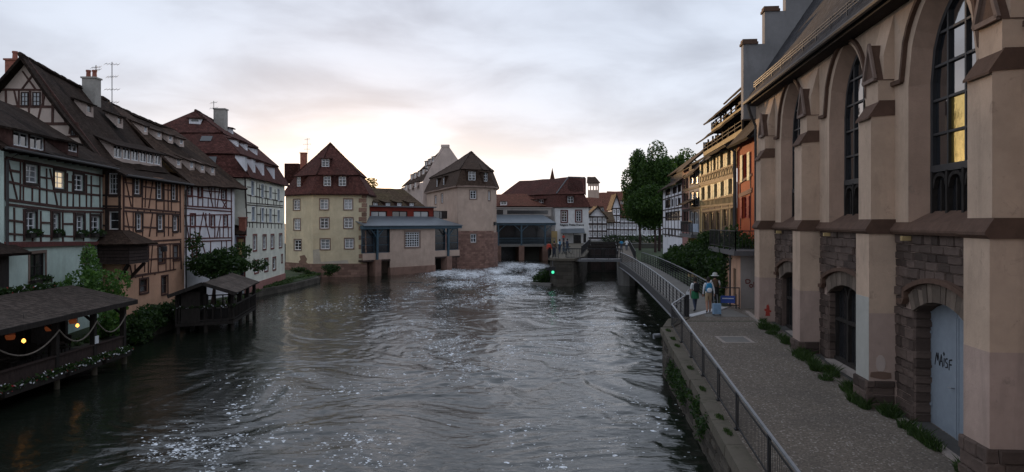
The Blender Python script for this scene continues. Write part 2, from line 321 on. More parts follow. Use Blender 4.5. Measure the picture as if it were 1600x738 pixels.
class Fac:
    """a vertical wall plane from plan point A to plan point B, seen from the river"""
    def __init__(s, a, b, flip=False):
        s.a = Vector((*a, 0)); s.b = Vector((*b, 0)); s.L = (s.b - s.a).length; s.u = (s.b - s.a) / s.L
        s.n = Vector((s.u.y, -s.u.x, 0))
        if s.n.dot(-(s.a + s.b) / 2) < 0: s.n = -s.n
        if flip: s.n = -s.n
    def at(s, px, py):
        r = Vector(((px - HX) / FPX, 1, (HY - py) / FPX)); t = s.n.dot(s.a) / s.n.dot(Vector((r.x, r.y, 0)))
        p = r * t; return ((Vector((p.x, p.y, 0)) - s.a).dot(s.u), CZ + p.z)
    def pt(s, u, z, d=0):
        p = s.a + s.u * u + s.n * d; return Vector((p.x, p.y, z))
    def box(s, mb, u0, u1, z0, z1, d0, d1):
        return mb.hexa([s.pt(u0, z0, d0), s.pt(u1, z0, d0), s.pt(u1, z0, d1), s.pt(u0, z0, d1)], [s.pt(u0, z1, d0), s.pt(u1, z1, d0), s.pt(u1, z1, d1), s.pt(u0, z1, d1)])
    def beam(s, parent, u0, z0, u1, z1, w, mat, d=.035, back=-.03, name='beam'):
        d = d + random.uniform(0, .018); a, b = Vector((u0, z0)), Vector((u1, z1)); t = (b - a)
        if t.length < .02: return
        t.normalize(); q = Vector((-t.y, t.x)) * (w / 2); mb = MB()
        k1, k2 = random.uniform(.72, 1.12), random.uniform(.72, 1.12); o_ = Vector((random.uniform(-.025, .025), random.uniform(-.02, .02))); pts = [a - q * k1, b - q * k2 + o_, b + q * k2 + o_, a + q * k1]
        mb.hexa([s.pt(p.x, p.y, back) for p in pts], [s.pt(p.x, p.y, d) for p in pts]); return mb.build(name, mat, parent)
    def rect(s, px0, px1, py0, py1):
        m = (px0 + px1) / 2; u0 = s.at(px0, py1)[0]; u1 = s.at(px1, py1)[0]; return (min(u0, u1), max(u0, u1), s.at(m, py1)[1], s.at(m, py0)[1])
    def wall(s, mb, u0, u1, z0, z1, holes=(), rev=.16, uv=True, top=None):
        """front face with rectangular openings and their reveals; top(u) optional sloping top"""
        H = [(max(h[0], u0), min(h[1], u1), max(h[2], z0), min(h[3], z1)) for h in holes]
        us = sorted({u0, u1, *[h[0] for h in H], *[h[1] for h in H]}); zs = sorted({z0, z1, *[h[2] for h in H], *[h[3] for h in H]})
        for i in range(len(us) - 1):
            for j in range(len(zs) - 1):
                cu, c_z = (us[i] + us[i + 1]) / 2, (zs[j] + zs[j + 1]) / 2
                if any(h[0] < cu < h[1] and h[2] < c_z < h[3] for h in H): continue
                q = [(us[i], zs[j]), (us[i + 1], zs[j]), (us[i + 1], zs[j + 1]), (us[i], zs[j + 1])]; mb.face([s.pt(*p) for p in q], q)
        for a, b, c, d in H:
            for (p, q) in (((a, c), (b, c)), ((b, c), (b, d)), ((b, d), (a, d)), ((a, d), (a, c))):
                mb.face([s.pt(*p), s.pt(*q), s.pt(*q, -rev), s.pt(*p, -rev)], [p, q, q, p])
        return mb
def window(root, F, r, cols=2, rows=3, frame='white_frame', glass='glass', rev=.10, fw=.07, mw=.035, surround=None, sw=.12, sill=None, shutters=None, shw=None, box=None, name='window', proud=None):
    """casement in an opening r=(u0,u1,z0,z1): frame with glazing bars, pane behind, optional stone surround, sill, shutters"""
    u0, u1, z0, z1 = r; mb = MB(); d0, d1 = (-rev - .04, -rev + .03) if proud is None else (proud - .05, proud)
    F.box(mb, u0, u1, z0, z0 + fw, d0, d1); F.box(mb, u0, u1, z1 - fw, z1, d0, d1); F.box(mb, u0, u0 + fw, z0 + fw, z1 - fw, d0, d1); F.box(mb, u1 - fw, u1, z0 + fw, z1 - fw, d0, d1)
    for i in range(1, cols):
        c = u0 + (u1 - u0) * i / cols; k = fw * .75 if i * 2 == cols else mw; F.box(mb, c - k / 2, c + k / 2, z0 + fw, z1 - fw, d0 + .004, d1 - .012)
    for j in range(1, rows):
        c = z0 + (z1 - z0) * j / rows; F.box(mb, u0 + fw, u1 - fw, c - mw / 2, c + mw / 2, d0 + .008, d1 - .02)
    w = mb.build(name, frame, root)
    g = MB(); F.box(g, u0 + .01, u1 - .01, z0 + .01, z1 - .01, d0 - .02, d0 + .015); g.build('pane', glass, w)
    if surround:
        q = MB(); a, b = -.02, .03
        F.box(q, u0 - sw, u0, z0 - sw, z1 + sw, a, b); F.box(q, u1, u1 + sw, z0 - sw, z1 + sw, a, b); F.box(q, u0, u1, z1, z1 + sw, a, b); F.box(q, u0, u1, z0 - sw, z0, a, b + .03); q.build('surround', surround, w)
    if sill:
        q = MB(); F.box(q, u0 - .08, u1 + .08, z0 - .09, z0 - .002, -.05, .11); q.build('sill', sill, w)
    if shutters:
        k = shw or (u1 - u0) / 2
        for sgn in (-1, 1):
            q = MB(); a = u0 - k - .02 if sgn < 0 else u1 + .02; F.box(q, a, a + k, z0, z1, .045, .085)
            for zz in (z0 + .12, (z0 + z1) / 2, z1 - .12): F.box(q, a + .04, a + k - .04, zz - .04, zz + .04, .085, .10)
            q.build('shutter', shutters, w)
    if box:
        q = MB(); F.box(q, u0 - .1, u1 + .1, z0 - .22, z0 - .02, .06, .30); q.build('flower_box', 'dark_wood', w)
        c = F.pt((u0 + u1) / 2, z0 + .02, .18); leaves('flowers', [(c, (abs(F.u.x) * (u1 - u0) * .55 + .12, abs(F.u.y) * (u1 - u0) * .55 + .12, .16))], 90, .11, 'leaf_dark', w)
    return w
def leaves(name, blobs, n, size, mat, parent=None, shell=.55, seed=1, drop=0):
    """leaf-sized quads scattered through the outer volume of the given ellipsoids"""
    rg = np.random.default_rng(seed + len(blobs) * 13 + n); vol = np.array([b[1][0] * b[1][1] * b[1][2] for b in blobs]) ** (2 / 3); cnt = np.maximum(4, (n * vol / vol.sum()).astype(int)); P = []
    for (c, r), k in zip(blobs, cnt):
        d = rg.normal(size=(k, 3)); d /= np.linalg.norm(d, axis=1)[:, None]; rr = shell + (1.08 - shell) * rg.random(k) ** .6
        P.append(np.array(c) + d * rr[:, None] * np.array(r))
    P = np.concatenate(P); k = len(P); s = size * rg.uniform(.55, 1.25, (k, 1))
    a = rg.normal(size=(k, 3)); a /= np.linalg.norm(a, axis=1)[:, None]; b = np.cross(a, rg.normal(size=(k, 3))); b /= np.linalg.norm(b, axis=1)[:, None]
    V = np.stack([P - a * s, P - b * s * .55, P + a * s, P + b * s * .55], 1).reshape(-1, 3)
    off = root_of(parent).location if parent else Vector((0, 0, 0)); V = V - np.array(off)
    me = bpy.data.meshes.new(name); me.vertices.add(k * 4); me.vertices.foreach_set('co', V.ravel()); me.loops.add(k * 4); me.polygons.add(k)
    me.loops.foreach_set('vertex_index', np.arange(k * 4)); me.polygons.foreach_set('loop_start', np.arange(0, k * 4, 4)); me.polygons.foreach_set('loop_total', np.full(k, 4))
    me.materials.append(MATS[mat]); me.update(calc_edges=True); me.validate()
    o = bpy.data.objects.new(name, me); COL.objects.link(o)
    if parent: o.parent = parent
    return o
def blades(name, spots, n, hgt, mat, parent=None, seed=5):
    """grass: thin tapering blades leaning out of each spot (centre, radii)"""
    rg = np.random.default_rng(seed); k = n; ci = rg.integers(0, len(spots), k); C = np.array([s[0] for s in spots])[ci]; Rd = np.array([s[1] for s in spots])[ci]
    a = rg.uniform(0, 6.283, k); r = np.sqrt(rg.random(k)); B = C.copy(); B[:, 0] += Rd[:, 0] * r * np.cos(a); B[:, 1] += Rd[:, 1] * r * np.sin(a); h = hgt * rg.uniform(.4, 1.2, k) * (1.15 - .6 * r) * (.6 + Rd[:, 2] * 3)
    th = rg.uniform(0, 6.283, k); w = .008 + .006 * rg.random(k); wd = np.stack([np.cos(th) * w, np.sin(th) * w, 0 * w], 1); ln = np.stack([rg.normal(0, .45, k) * h, rg.normal(0, .45, k) * h, h], 1)
    V = np.stack([B - wd, B + wd, B + ln * .55 + wd * .8 + np.stack([0 * h, 0 * h, h * .1], 1), B + ln], 1).reshape(-1, 3); off = root_of(parent).location if parent else Vector((0, 0, 0)); V = V - np.array(off)
    me = bpy.data.meshes.new(name); me.vertices.add(k * 4); me.vertices.foreach_set('co', V.ravel()); me.loops.add(k * 4); me.polygons.add(k); me.loops.foreach_set('vertex_index', np.arange(k * 4)); me.polygons.foreach_set('loop_start', np.arange(0, k * 4, 4)); me.polygons.foreach_set('loop_total', np.full(k, 4)); me.materials.append(MATS[mat]); me.update(calc_edges=True); me.validate()
    o = bpy.data.objects.new(name, me); COL.objects.link(o)
    if parent: o.parent = parent
    return o
def text_mesh(txt, size, depth, M, mat, name, parent):
    cu = bpy.data.curves.new(name, 'FONT'); cu.body = txt; cu.size = size; cu.extrude = depth; cu.align_x = 'CENTER'; cu.offset = .012; t = bpy.data.objects.new(name, cu); COL.objects.link(t)
    dg = bpy.context.evaluated_depsgraph_get(); me = bpy.data.meshes.new_from_object(t.evaluated_get(dg)); bpy.data.objects.remove(t)
    off = root_of(parent).location; me.transform(Matrix.Translation(-off) @ M); me.materials.clear(); me.materials.append(MATS[mat]); o = bpy.data.objects.new(name, me); COL.objects.link(o); o.parent = parent; return o
def strokes(F, d, lines, w, name, mat, parent, th=.006):
    mb = MB()
    for ln in lines:
        for (a, b) in zip(ln, ln[1:]):
            mb.bar(F.pt(*a, d), F.pt(*b, d), w, th, up=F.n)
    return mb.build(name, mat, parent)
UNIT = []
for k in range(6):      # shared unit stones: bevelled, slightly irregular faces
    rk = random.Random(50 + k); v = []; bv = .09
    for (y, ins) in ((-.5, 0), (.32, 0), (.5, bv)):
        for (x, z) in ((-.5, -.5), (.5, -.5), (.5, .5), (-.5, .5)):
            v.append((x * (1 - 2 * ins * .6) + rk.uniform(-.015, .015), y + (rk.uniform(-.10, .10) if ins else 0), z * (1 - 2 * ins) + rk.uniform(-.02, .02)))
    f = [(0, 1, 5, 4), (1, 2, 6, 5), (2, 3, 7, 6), (3, 0, 4, 7), (4, 5, 9, 8), (5, 6, 10, 9), (6, 7, 11, 10), (7, 4, 8, 11), (8, 9, 10, 11), (3, 2, 1, 0)]
    me = bpy.data.meshes.new('stone'); me.from_pydata(v, [], f); UNIT.append(me)
UM = {}
def unit_stone(F, u0, u1, z0, z1, d0, d1, mat, parent, name='stone', gap=.012, shear=0):
    key = (random.randrange(6), mat)
    if key not in UM:
        me = UNIT[key[0]].copy(); me.materials.append(MATS[mat]); UM[key] = me
    o = bpy.data.objects.new(name, UM[key]); COL.objects.link(o); o.parent = parent
    c = F.pt((u0 + u1) / 2, (z0 + z1) / 2, (d0 + d1) / 2) - root_of(parent).location
    M = Matrix(((F.u.x, F.n.x, 0, c.x), (F.u.y, F.n.y, 0, c.y), (0, 0, 1, c.z), (0, 0, 0, 1))) @ Matrix.Diagonal((u1 - u0 - gap, d1 - d0, z1 - z0 - gap, 1))
    o.matrix_local = M; return o
def stone_field(F, u0, u1, z0, z1, parent, mat, rh=.27, sl=.55, d0=-.22, d1=.03, skip=None, holes=(), jit=.03, zf=None, limit=295):
    z = z0; row = 0; n = 0
    while z < z1 - .05:
        h = min(rh * random.uniform(.75, 1.25), z1 - z)
        if z1 - z - h < .12: h = z1 - z
        spans = [(u0, u1)]
        for (a, b, c, d) in holes:
            if z + h > c + .02 and z < d - .02:
                new = []
                for (p, q) in spans:
                    if b <= p or a >= q: new.append((p, q))
                    else:
                        if a - p > .04: new.append((p, a))
                        if q - b > .04: new.append((b, q))
                spans = new
        for (p, q) in spans:
            u = p
            while u < q - .02:
                L = sl * random.uniform(.6, 1.5)
                if q - u - L < sl * .45: L = q - u
                if not (skip and skip(u + L / 2, z + h / 2)) and n < limit:
                    unit_stone(F, u, u + L, z, z + h, d0, d1 + random.uniform(-jit, jit), mat, parent); n += 1
                u += L
        z += h; row += 1
    return n
# ------------------------------------------------------------------ setting: ground, banks, water, path
def pz(d): return 2.0 + (d - 34.8) * .046          # the quayside path climbs gently away from us
mb = MB(); mb.face([(-3000, -200, -1.2), (3000, -200, -1.2), (3000, 5000, -1.2), (-3000, 5000, -1.2)], [(0, 0), (1, 0), (1, 1), (0, 1)]); struct(mb.build('ground', 'ground'))
LB = [(-19.9, -15), (-20.1, 34), (-20.3, 43), (-21.0, 52), (-21.5, 60), (-22.0, 64.2), (-20.9, 71.6), (-20.6, 80), (-22.5, 84.5), (-22.5, 150), (-400, 150), (-400, -15)]
mb = MB(); mb.prism(LB, -1.1, .55); struct(mb.build('left_bank', 'quay_masonry'))
mb = MB(); mb.prism([(-20.4, -15), (-20.6, 34), (-20.8, 43), (-21.6, 52), (-22.1, 60), (-22.6, 64.2), (-21.4, 71.6), (-21.1, 80), (-23, 84.5), (-23, 100), (-200, 100), (-200, -15)], .5, .62); struct(mb.build('grass_strip', 'grass_soil'))
mb = MB(); mb.prism([(-400, 128.5), (7.2, 128.5), (7.4, 131.2), (14.5, 131.2), (19, 129), (400, 128.5), (400, 900), (-400, 900)], -1.1, 2.75); struct(mb.build('far_bank', 'ground'))
mb = MB(); mb.prism([(7.9, 33.6), (9.6, 38.6), (12.2, 46), (13.2, 62), (15.0, 92), (16.8, 129.5), (120, 129.5), (120, 33.6)], -1.1, 1.95); struct(mb.build('right_bank', 'grass_soil'))
def railx(d): return 5.28 + .097 * (d - 15.3)
# path: sheet over a solid body of ground
mb = MB(); dd = [-6, 8, 14, 18, 22, 26, 30, 33.6]
for a, b in zip(dd, dd[1:]):
    for i in range(4):
        def X(d, k): return (railx(d) - .12) + k / 4 * (9.1 + .105 * d - railx(d))
        mb.face([(X(a, i), a, pz(a)), (X(a, i + 1), a, pz(a)), (X(b, i + 1), b, pz(b)), (X(b, i), b, pz(b))])
mb.face([(railx(33.6) - .12, 33.6, pz(33.6)), (railx(33.6) + 5.3, 33.6, pz(33.6)), (13.5, 39.6, 2.12), (10.9, 38.2, 2.1), (8.15, 34.9, pz(34.9))])
struct(mb.build('path', 'path'))
# ---- quay wall under the railing
t = thing('quay_wall', (6, 25, 0), 'dark mossy stone quay wall dropping from the footpath to the river', 'wall')
def qx(d): return railx(d) - .42
qp = [(qx(-6), -6), (qx(32.0), 32.0), (7.15, 33.8), (8.2, 34.6), (12, 34.8), (12, -6)]
mb = MB()
for i in range(len(qp) - 1):
    a, b = qp[i], qp[i + 1]; L = math.dist(a, b); za, zb = pz(a[1]) - .22, pz(b[1]) - .22
    mb.face([(*a, -1), (*b, -1), (*b, zb), (*a, za)], [(0, -1), (L, -1), (L, zb), (0, za)])
bw = mb.build('wall_core', 'quay_masonry', t)
QF = Fac((qx(0), 0), (qx(32), 32))
for r in range(8):      # courses of the visible stretch, following the slope of the path
    u = 17.0 + random.uniform(0, .6)
    while u < 31.9:
        L = random.uniform(.55, 1.15); L = min(L, 32.0 - u)
        zt = pz(u) - .24; hh = (zt + .15) / 8
        unit_stone(QF, u, u + L, -.15 + r * hh, -.15 + (r + 1) * hh, -.15, .05 + random.uniform(-.025, .03), 'quay_stone', bw); u += L
d = -2.0
while d < 31.9:
    L = 1.9 * random.uniform(.85, 1.15); e = min(d + L, 32.0); mb = MB(); o0 = random.uniform(-.03, .03); x = lambda q, k: qx(q) + k + o0
    g = .025
    mb.hexa([(x(d + g, -.10), d + g, pz(d) - .24), (x(d + g, .36), d + g, pz(d) - .24), (x(e, .36), e, pz(e) - .24), (x(e, -.10), e, pz(e) - .24)],
            [(x(d + g, -.08), d + g, pz(d) + .03), (x(d + g, .36), d + g, pz(d) + .03), (x(e, .36), e, pz(e) + .03), (x(e, -.08), e, pz(e) + .03)])
    mb.build('coping_stone', 'coping_stone', t); d = e
mb = MB(); mb.hexa([(qx(32.02), 32.05, 1.6), (6.95, 32.05, 1.6), (8.35, 34.75, 1.7), (7.1, 33.85, 1.7)], [(qx(32.02), 32.05, 1.93), (6.95, 32.05, 1.93), (8.35, 34.75, 2.03), (7.1, 33.85, 2.03)]); mb.build('coping_stone', 'coping_stone', t)
bl = []
for k in range(26):
    d = random.choice([random.uniform(24, 27.5), random.uniform(17.5, 22), random.uniform(20, 31)]); bl.append(((qx(d) - .12, d, random.uniform(.5, 1.25)), (.14, .4, random.uniform(.15, .4))))
leaves('moss', bl, 2600, .055, 'leaf_dark', t, .3); blades('grass_tuft', [((qx(d) + .14, d, pz(d) + .03), (.09, .3, .08)) for d in (31.2, 29.5, 28.2, 24.7, 22.1, 19.4, 18.2)], 900, .13, 'leaf_grass', t)
mb = MB(); mb.tube([(6.35, 32.0, 1.55), (6.05, 31.9, 1.55)], .09, 10); mb.tube([(6.08, 31.9, 1.6), (6.08, 31.9, 1.42)], .06, 8); mb.build('drain_spout', 'rail_metal', t)
# ---- railing along the quay
t = thing('quay_railing', (6, 25, pz(25)), 'black steel railing with grey handrail along the quayside path', 'railing')
rp = [(railx(d), d) for d in (-5, -2.5, 0, 2.6, 5.1, 7.7, 10.2, 12.75, 15.3, 18.5, 21.05, 23.8, 26.4, 29.0)] + [(6.93, 32.3), (8.05, 34.75)]
P = [Vector((x, y, pz(y))) for x, y in rp]
for p in P:
    mb = MB(); mb.bar(p + Vector((-.022, 0, -.15)), p + Vector((-.022, 0, .95)), .018, .075, up=(0, 1, 0)); mb.bar(p + Vector((.022, 0, -.15)), p + Vector((.022, 0, .95)), .018, .075, up=(0, 1, 0))
    mb.box(p.x - .07, p.x + .07, p.y - .07, p.y + .07, p.z, p.z + .04); mb.build('post', 'black_metal', t)
mb = MB()
for a, b in zip(P, P[1:]): mb.bar(a + Vector((0, 0, .97)), b + Vector((0, 0, .97)), .06, .045)
mb.build('handrail', 'rail_metal', t)
mb = MB()
for a, b in zip(P, P[1:]): mb.bar(a + Vector((0, 0, .83)), b + Vector((0, 0, .83)), .03, .03); mb.bar(a + Vector((0, 0, .1)), b + Vector((0, 0, .1)), .03, .03)
mb.build('rail', 'black_metal', t)
for a, b in zip(P[5:], P[6:]):
    mb = MB(); n = max(2, int((b - a).length / .13))
    for i in range(1, n):
        p = a.lerp(b, i / n); mb.bar(p + Vector((0, 0, .1)), p + Vector((0, 0, .83)), .007, .007)
    o = mb.build('bars', 'black_metal', t); o['kind'] = 'stuff'
# inspection cover set in the path
t = thing('inspection_cover', (8.85, 29.6, pz(29.6)), 'flat metal inspection cover with pale concrete frame set in the path', 'cover')
mb = MB(); x0, x1, y0, y1 = 8.2, 9.45, 28.9, 30.2; w = .13
for (a, b, c, d) in ((x0, x1, y0, y0 + w), (x0, x1, y1 - w, y1), (x0, x0 + w, y0 + w, y1 - w), (x1 - w, x1, y0 + w, y1 - w)):
    mb.hexa([(a, c, pz(c) - .05), (b, c, pz(c) - .05), (b, d, pz(d) - .05), (a, d, pz(d) - .05)], [(a, c, pz(c) + .012), (b, c, pz(c) + .012), (b, d, pz(d) + .012), (a, d, pz(d) + .012)])
mb.build('frame', 'kerb', t)
mb = MB(); a, b, c, d = x0 + w, x1 - w, y0 + w, y1 - w; mb.hexa([(a, c, pz(c) - .05), (b, c, pz(c) - .05), (b, d, pz(d) - .05), (a, d, pz(d) - .05)], [(a, c, pz(c) + .007), (b, c, pz(c) + .007), (b, d, pz(d) + .007), (a, d, pz(d) + .007)]); mb.build('lid', 'concrete', t)
# ------------------------------------------------------------------ the church on the right
K = math.sqrt(1 + .105 ** 2)
CW = 8.31
def cf(a): return Fac((a, 0), (a + .105 * 45, 45))
WF = cf(CW)
church = thing('church', (12, 27, 1.5), 'plastered church with buttresses, pointed windows and steep slate roof beside the path', 'church')
BD = [14.65, 20.8, 27.5, 34.0, 8.4]                 # buttress centres along the wall
def pointed(x, w, h):
    r = (w * w + h * h) / (2 * w); return math.sqrt(max(0, r * r - (abs(x) + r - w) ** 2))
def segmental(x, w, h):
    r = (w * w + h * h) / (2 * h); return math.sqrt(max(0, r * r - x * x)) - (r - h)
def arch_wall(mb, F, ua, ub, z0, z1, uc, hw, zb, zs, rise, fn, n=16, d=0):
    def fc(q): mb.face([F.pt(u, z, d) for u, z in q], q)
    fc([(ua, z0), (uc - hw, z0), (uc - hw, z1), (ua, z1)]); fc([(uc + hw, z0), (ub, z0), (ub, z1), (uc + hw, z1)])
    if zb > z0: fc([(uc - hw, z0), (uc + hw, z0), (uc + hw, zb), (uc - hw, zb)])
    for i in range(n):
        a, b = -hw + 2 * hw * i / n, -hw + 2 * hw * (i + 1) / n
        fc([(uc + a, zs + fn(a, hw, rise)), (uc + b, zs + fn(b, hw, rise)), (uc + b, z1), (uc + a, z1)])
def arch_curve(uc, hw, zb, zs, rise, fn, n=16):
    return [(uc - hw, zb)] + [(uc - hw + 2 * hw * i / n, zs + fn(-hw + 2 * hw * i / n, hw, rise)) for i in range(n + 1)] + [(uc + hw, zb)]
def reveal(mb, F, c0, d0, c1, d1):
    for i in range(len(c0) - 1): mb.face([F.pt(*c0[i], d0), F.pt(*c0[i + 1], d0), F.pt(*c1[i + 1], d1), F.pt(*c1[i], d1)])
def sweep(mb, F, pts, w, d0, d1):                   # moulding following a curve on the wall
    for (a, b) in zip(pts, pts[1:]):
        A, B = Vector(a), Vector(b); t = (B - A).normalized(); q = Vector((-t.y, t.x)) * (w / 2); A = A - t * .01; B = B + t * .01
        P = [A - q, B - q, B + q, A + q]; mb.hexa([F.pt(p.x, p.y, d0) for p in P], [F.pt(p.x, p.y, d1) for p in P])
ZS, ZE = 6.35, 12.45
bays = [(8.4, 14.65), (14.65, 20.8), (20.8, 27.5), (27.5, 34.0), (34.0, 37.4)]
up = MB(); rv = MB(); lowm = MB()
for bi, (b0, b1) in enumerate(bays):
    ua, ub = b0 * K, b1 * K; uc = (ua + ub) / 2
    if bi == 1: uc = 17.75 * K
    if bi == 2: uc = 24.2 * K
    if bi == 4:
        WF.wall(up, ua, ub, ZS, ZE); WF.wall(lowm, ua, ub, .4, ZS); continue
    arch_wall(up, WF, ua, ub, ZS - .1, ZE, uc, 1.72, ZS - .1, 9.95, 2.3, pointed)
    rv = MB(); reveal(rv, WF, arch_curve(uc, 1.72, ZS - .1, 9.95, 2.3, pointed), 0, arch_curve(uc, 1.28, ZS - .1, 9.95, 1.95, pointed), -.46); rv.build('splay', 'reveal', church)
    # hood mould with horizontal returns
    mo = MB(); cv = [(uc - 2.02 + 4.04 * i / 18, 10.15 + pointed(-2.02 + 4.04 * i / 18, 2.02, 2.2)) for i in range(19)]
    sweep(mo, WF, [(uc - 2.6, 10.17), (uc - 2.02, 10.15)] + cv[1:-1] + [(uc + 2.02, 10.15), (uc + 2.6, 10.17)], .11, -.02, .11); mo.build('hood_mould', 'sandstone', church)
    # pointed window: dark bars, single panes
    wz, wd = ZS + .05, -.44
    wm = MB(); w_ = .055
    inner = arch_curve(uc, 1.27, wz, 9.95, 1.93, pointed)
    sweep(wm, WF, inner, .13, wd - .07, wd + .06)
    for c in (-.43, .43): sweep(wm, WF, [(uc + c, wz), (uc + c, 9.95 + pointed(c, 1.27, 1.93))], .075, wd - .05, wd + .05)
    rowz = [7.75, 8.62, 9.47, 10.32, 11.12]
    for z in rowz:
        hw = 1.27
        if z > 9.95:
            while pointed(hw, 1.27, 1.93) < z - 9.95 and hw > .05: hw -= .01
        sweep(wm, WF, [(uc - hw, z), (uc + hw, z)], .06 if z != rowz[0] else .17, wd - .045, wd + (.045 if z != rowz[0] else .09))
    win = wm.build('window', 'black_metal', church)
    for ci, (c0, c1) in enumerate(((-1.27, -.43), (-.43, .43), (.43, 1.27))):
        for ri in range(len(rowz)):
            z0 = rowz[ri]; z1 = rowz[ri + 1] if ri + 1 < len(rowz) else 12.0; n = 6; topc = []
            for i in range(n + 1):
                x = c0 + (c1 - c0) * i / n; topc.append((uc + x, min(z1, 9.95 + pointed(x, 1.27, 1.93))))
            topc = [p for p in topc if p[1] > z0 + .01]
            if len(topc) < 2: continue
            tilt = random.uniform(-.006, .006); g = MB(); poly = [(topc[0][0], z0)] + topc + [(topc[-1][0], z0)]
            g.extrude([WF.pt(u, z, wd - .02 + tilt * (u - uc) * 2) for u, z in poly], WF.n * -.012)
            g.build('pane', 'golden_pane' if (bi == 1 and ci == 1 and ri < 2) or (bi == 2 and ci == 0 and ri < 3 and ri != 1) else 'church_glass', win)
    tr = MB()                                        # tracery screen in the foot of the window
    for k in range(4): sweep(tr, WF, [(uc - 1.2 + .8 * k, wz), (uc - 1.2 + .8 * k, 7.68)], .10, wd - .04, wd + .10)
    for k in range(3):
        m_ = uc - .8 + .8 * k; sweep(tr, WF, [(m_ - .36 + .72 * i / 8, 7.28 + pointed(-.36 + .72 * i / 8, .36, .32)) for i in range(9)], .09, wd - .03, wd + .08)
        sweep(tr, WF, [(m_, wz), (m_, 7.45)], .05, wd - .03, wd + .04)
    tr.build('tracery', 'dark_wood', win)
    g = MB(); WF.box(g, uc - 1.25, uc + 1.25, wz, 7.7, wd - .06, wd - .035); g.build('pane', 'glass_dull', win)
    # rough stone storey below
    if bi == 0: WF.wall(lowm, ua, ub, .2, ZS - .1); continue
    bw_ = MB(); ground = pz(b0) - .3
    if bi == 1:
        hw, zs, rise, zb = 1.42, 4.12, .36, ground
    else:
        hw, zs, rise, zb = (1.85, 3.95, .40, 1.65) if bi == 2 else (1.75, 3.95, .40, 1.85)
    arch_wall(bw_, WF, ua, ub, ground, ZS - .1, uc, hw, zb, zs, rise, segmental, d=-.06)
    base = bw_.build('stone_wall', 'church_low', church); jm = MB(); reveal(jm, WF, arch_curve(uc, hw, zb, zs, rise, segmental), -.06, arch_curve(uc, hw, zb, zs, rise, segmental), -.62); jm.build('jamb', 'church_stone', base)
    if bi in (1, 2):
        JF = Fac(tuple(WF.pt(uc + hw + .005, 0, -.60))[:2], tuple(WF.pt(uc + hw + .005, 0, -.02))[:2]); stone_field(JF, 0, .58, zb, zs, base, 'church_stone', .25, .55, -.2, .03, None, (), .015)
    def skip(u, z):
        x = u - uc
        return abs(x) < hw + .55 and zs - .25 < z < zs + .50 + segmental(min(abs(x), hw), hw, rise) and (abs(x) < hw or z > zs - .05)
    stone_field(WF, ua + .5 * K, ub - .5 * K, ground, ZS - .12, base, 'church_stone', .25, .5, -.2, .0, skip, [(uc - hw, uc + hw, zb, zs + rise)], .025)
    n = 13 if bi == 1 else 15
    for i in range(n):                               # voussoirs
        a0, a1 = -hw - .05 + (2 * hw + .1) * i / n, -hw - .05 + (2 * hw + .1) * (i + 1) / n; q = MB(); rr = (hw * hw + rise * rise) / (2 * rise); cz = zs + rise - rr
        pts = []
        for (x, e) in ((a0 + .008, 0), (a1 - .008, 0), (a1 - .008, .46), (a0 + .008, .46)):
            z = cz + math.sqrt(max(0, rr * rr - min(abs(x), hw) ** 2)); dx, dz = x, z - cz; L = math.hypot(dx, dz); pts.append((uc + x + dx / L * e, z + dz / L * e))
        dd_ = .02 + random.uniform(-.02, .02); q.hexa([WF.pt(u, z, -.35) for u, z in pts], [WF.pt(u, z, dd_) for u, z in pts]); q.build('voussoir', 'voussoir', base)
    mo = MB(); cv = [(uc - hw - .35 + (2 * hw + .7) * i / 12, zs + .52 + segmental(-hw - .35 + (2 * hw + .7) * i / 12, hw + .35, rise)) for i in range(13)]
    e0, e1 = cv[0], cv[-1]
    sweep(mo, WF, [(e0[0] - .42, e0[1] - .32), (e0[0] - .12, e0[1] - .33), (e0[0] - .02, e0[1] - .2)] + cv + [(e1[0] + .02, e1[1] - .2), (e1[0] + .12, e1[1] - .33), (e1[0] + .42, e1[1] - .32)], .12, -.02, .12); mo.build('hood_mould', 'sandstone', church)
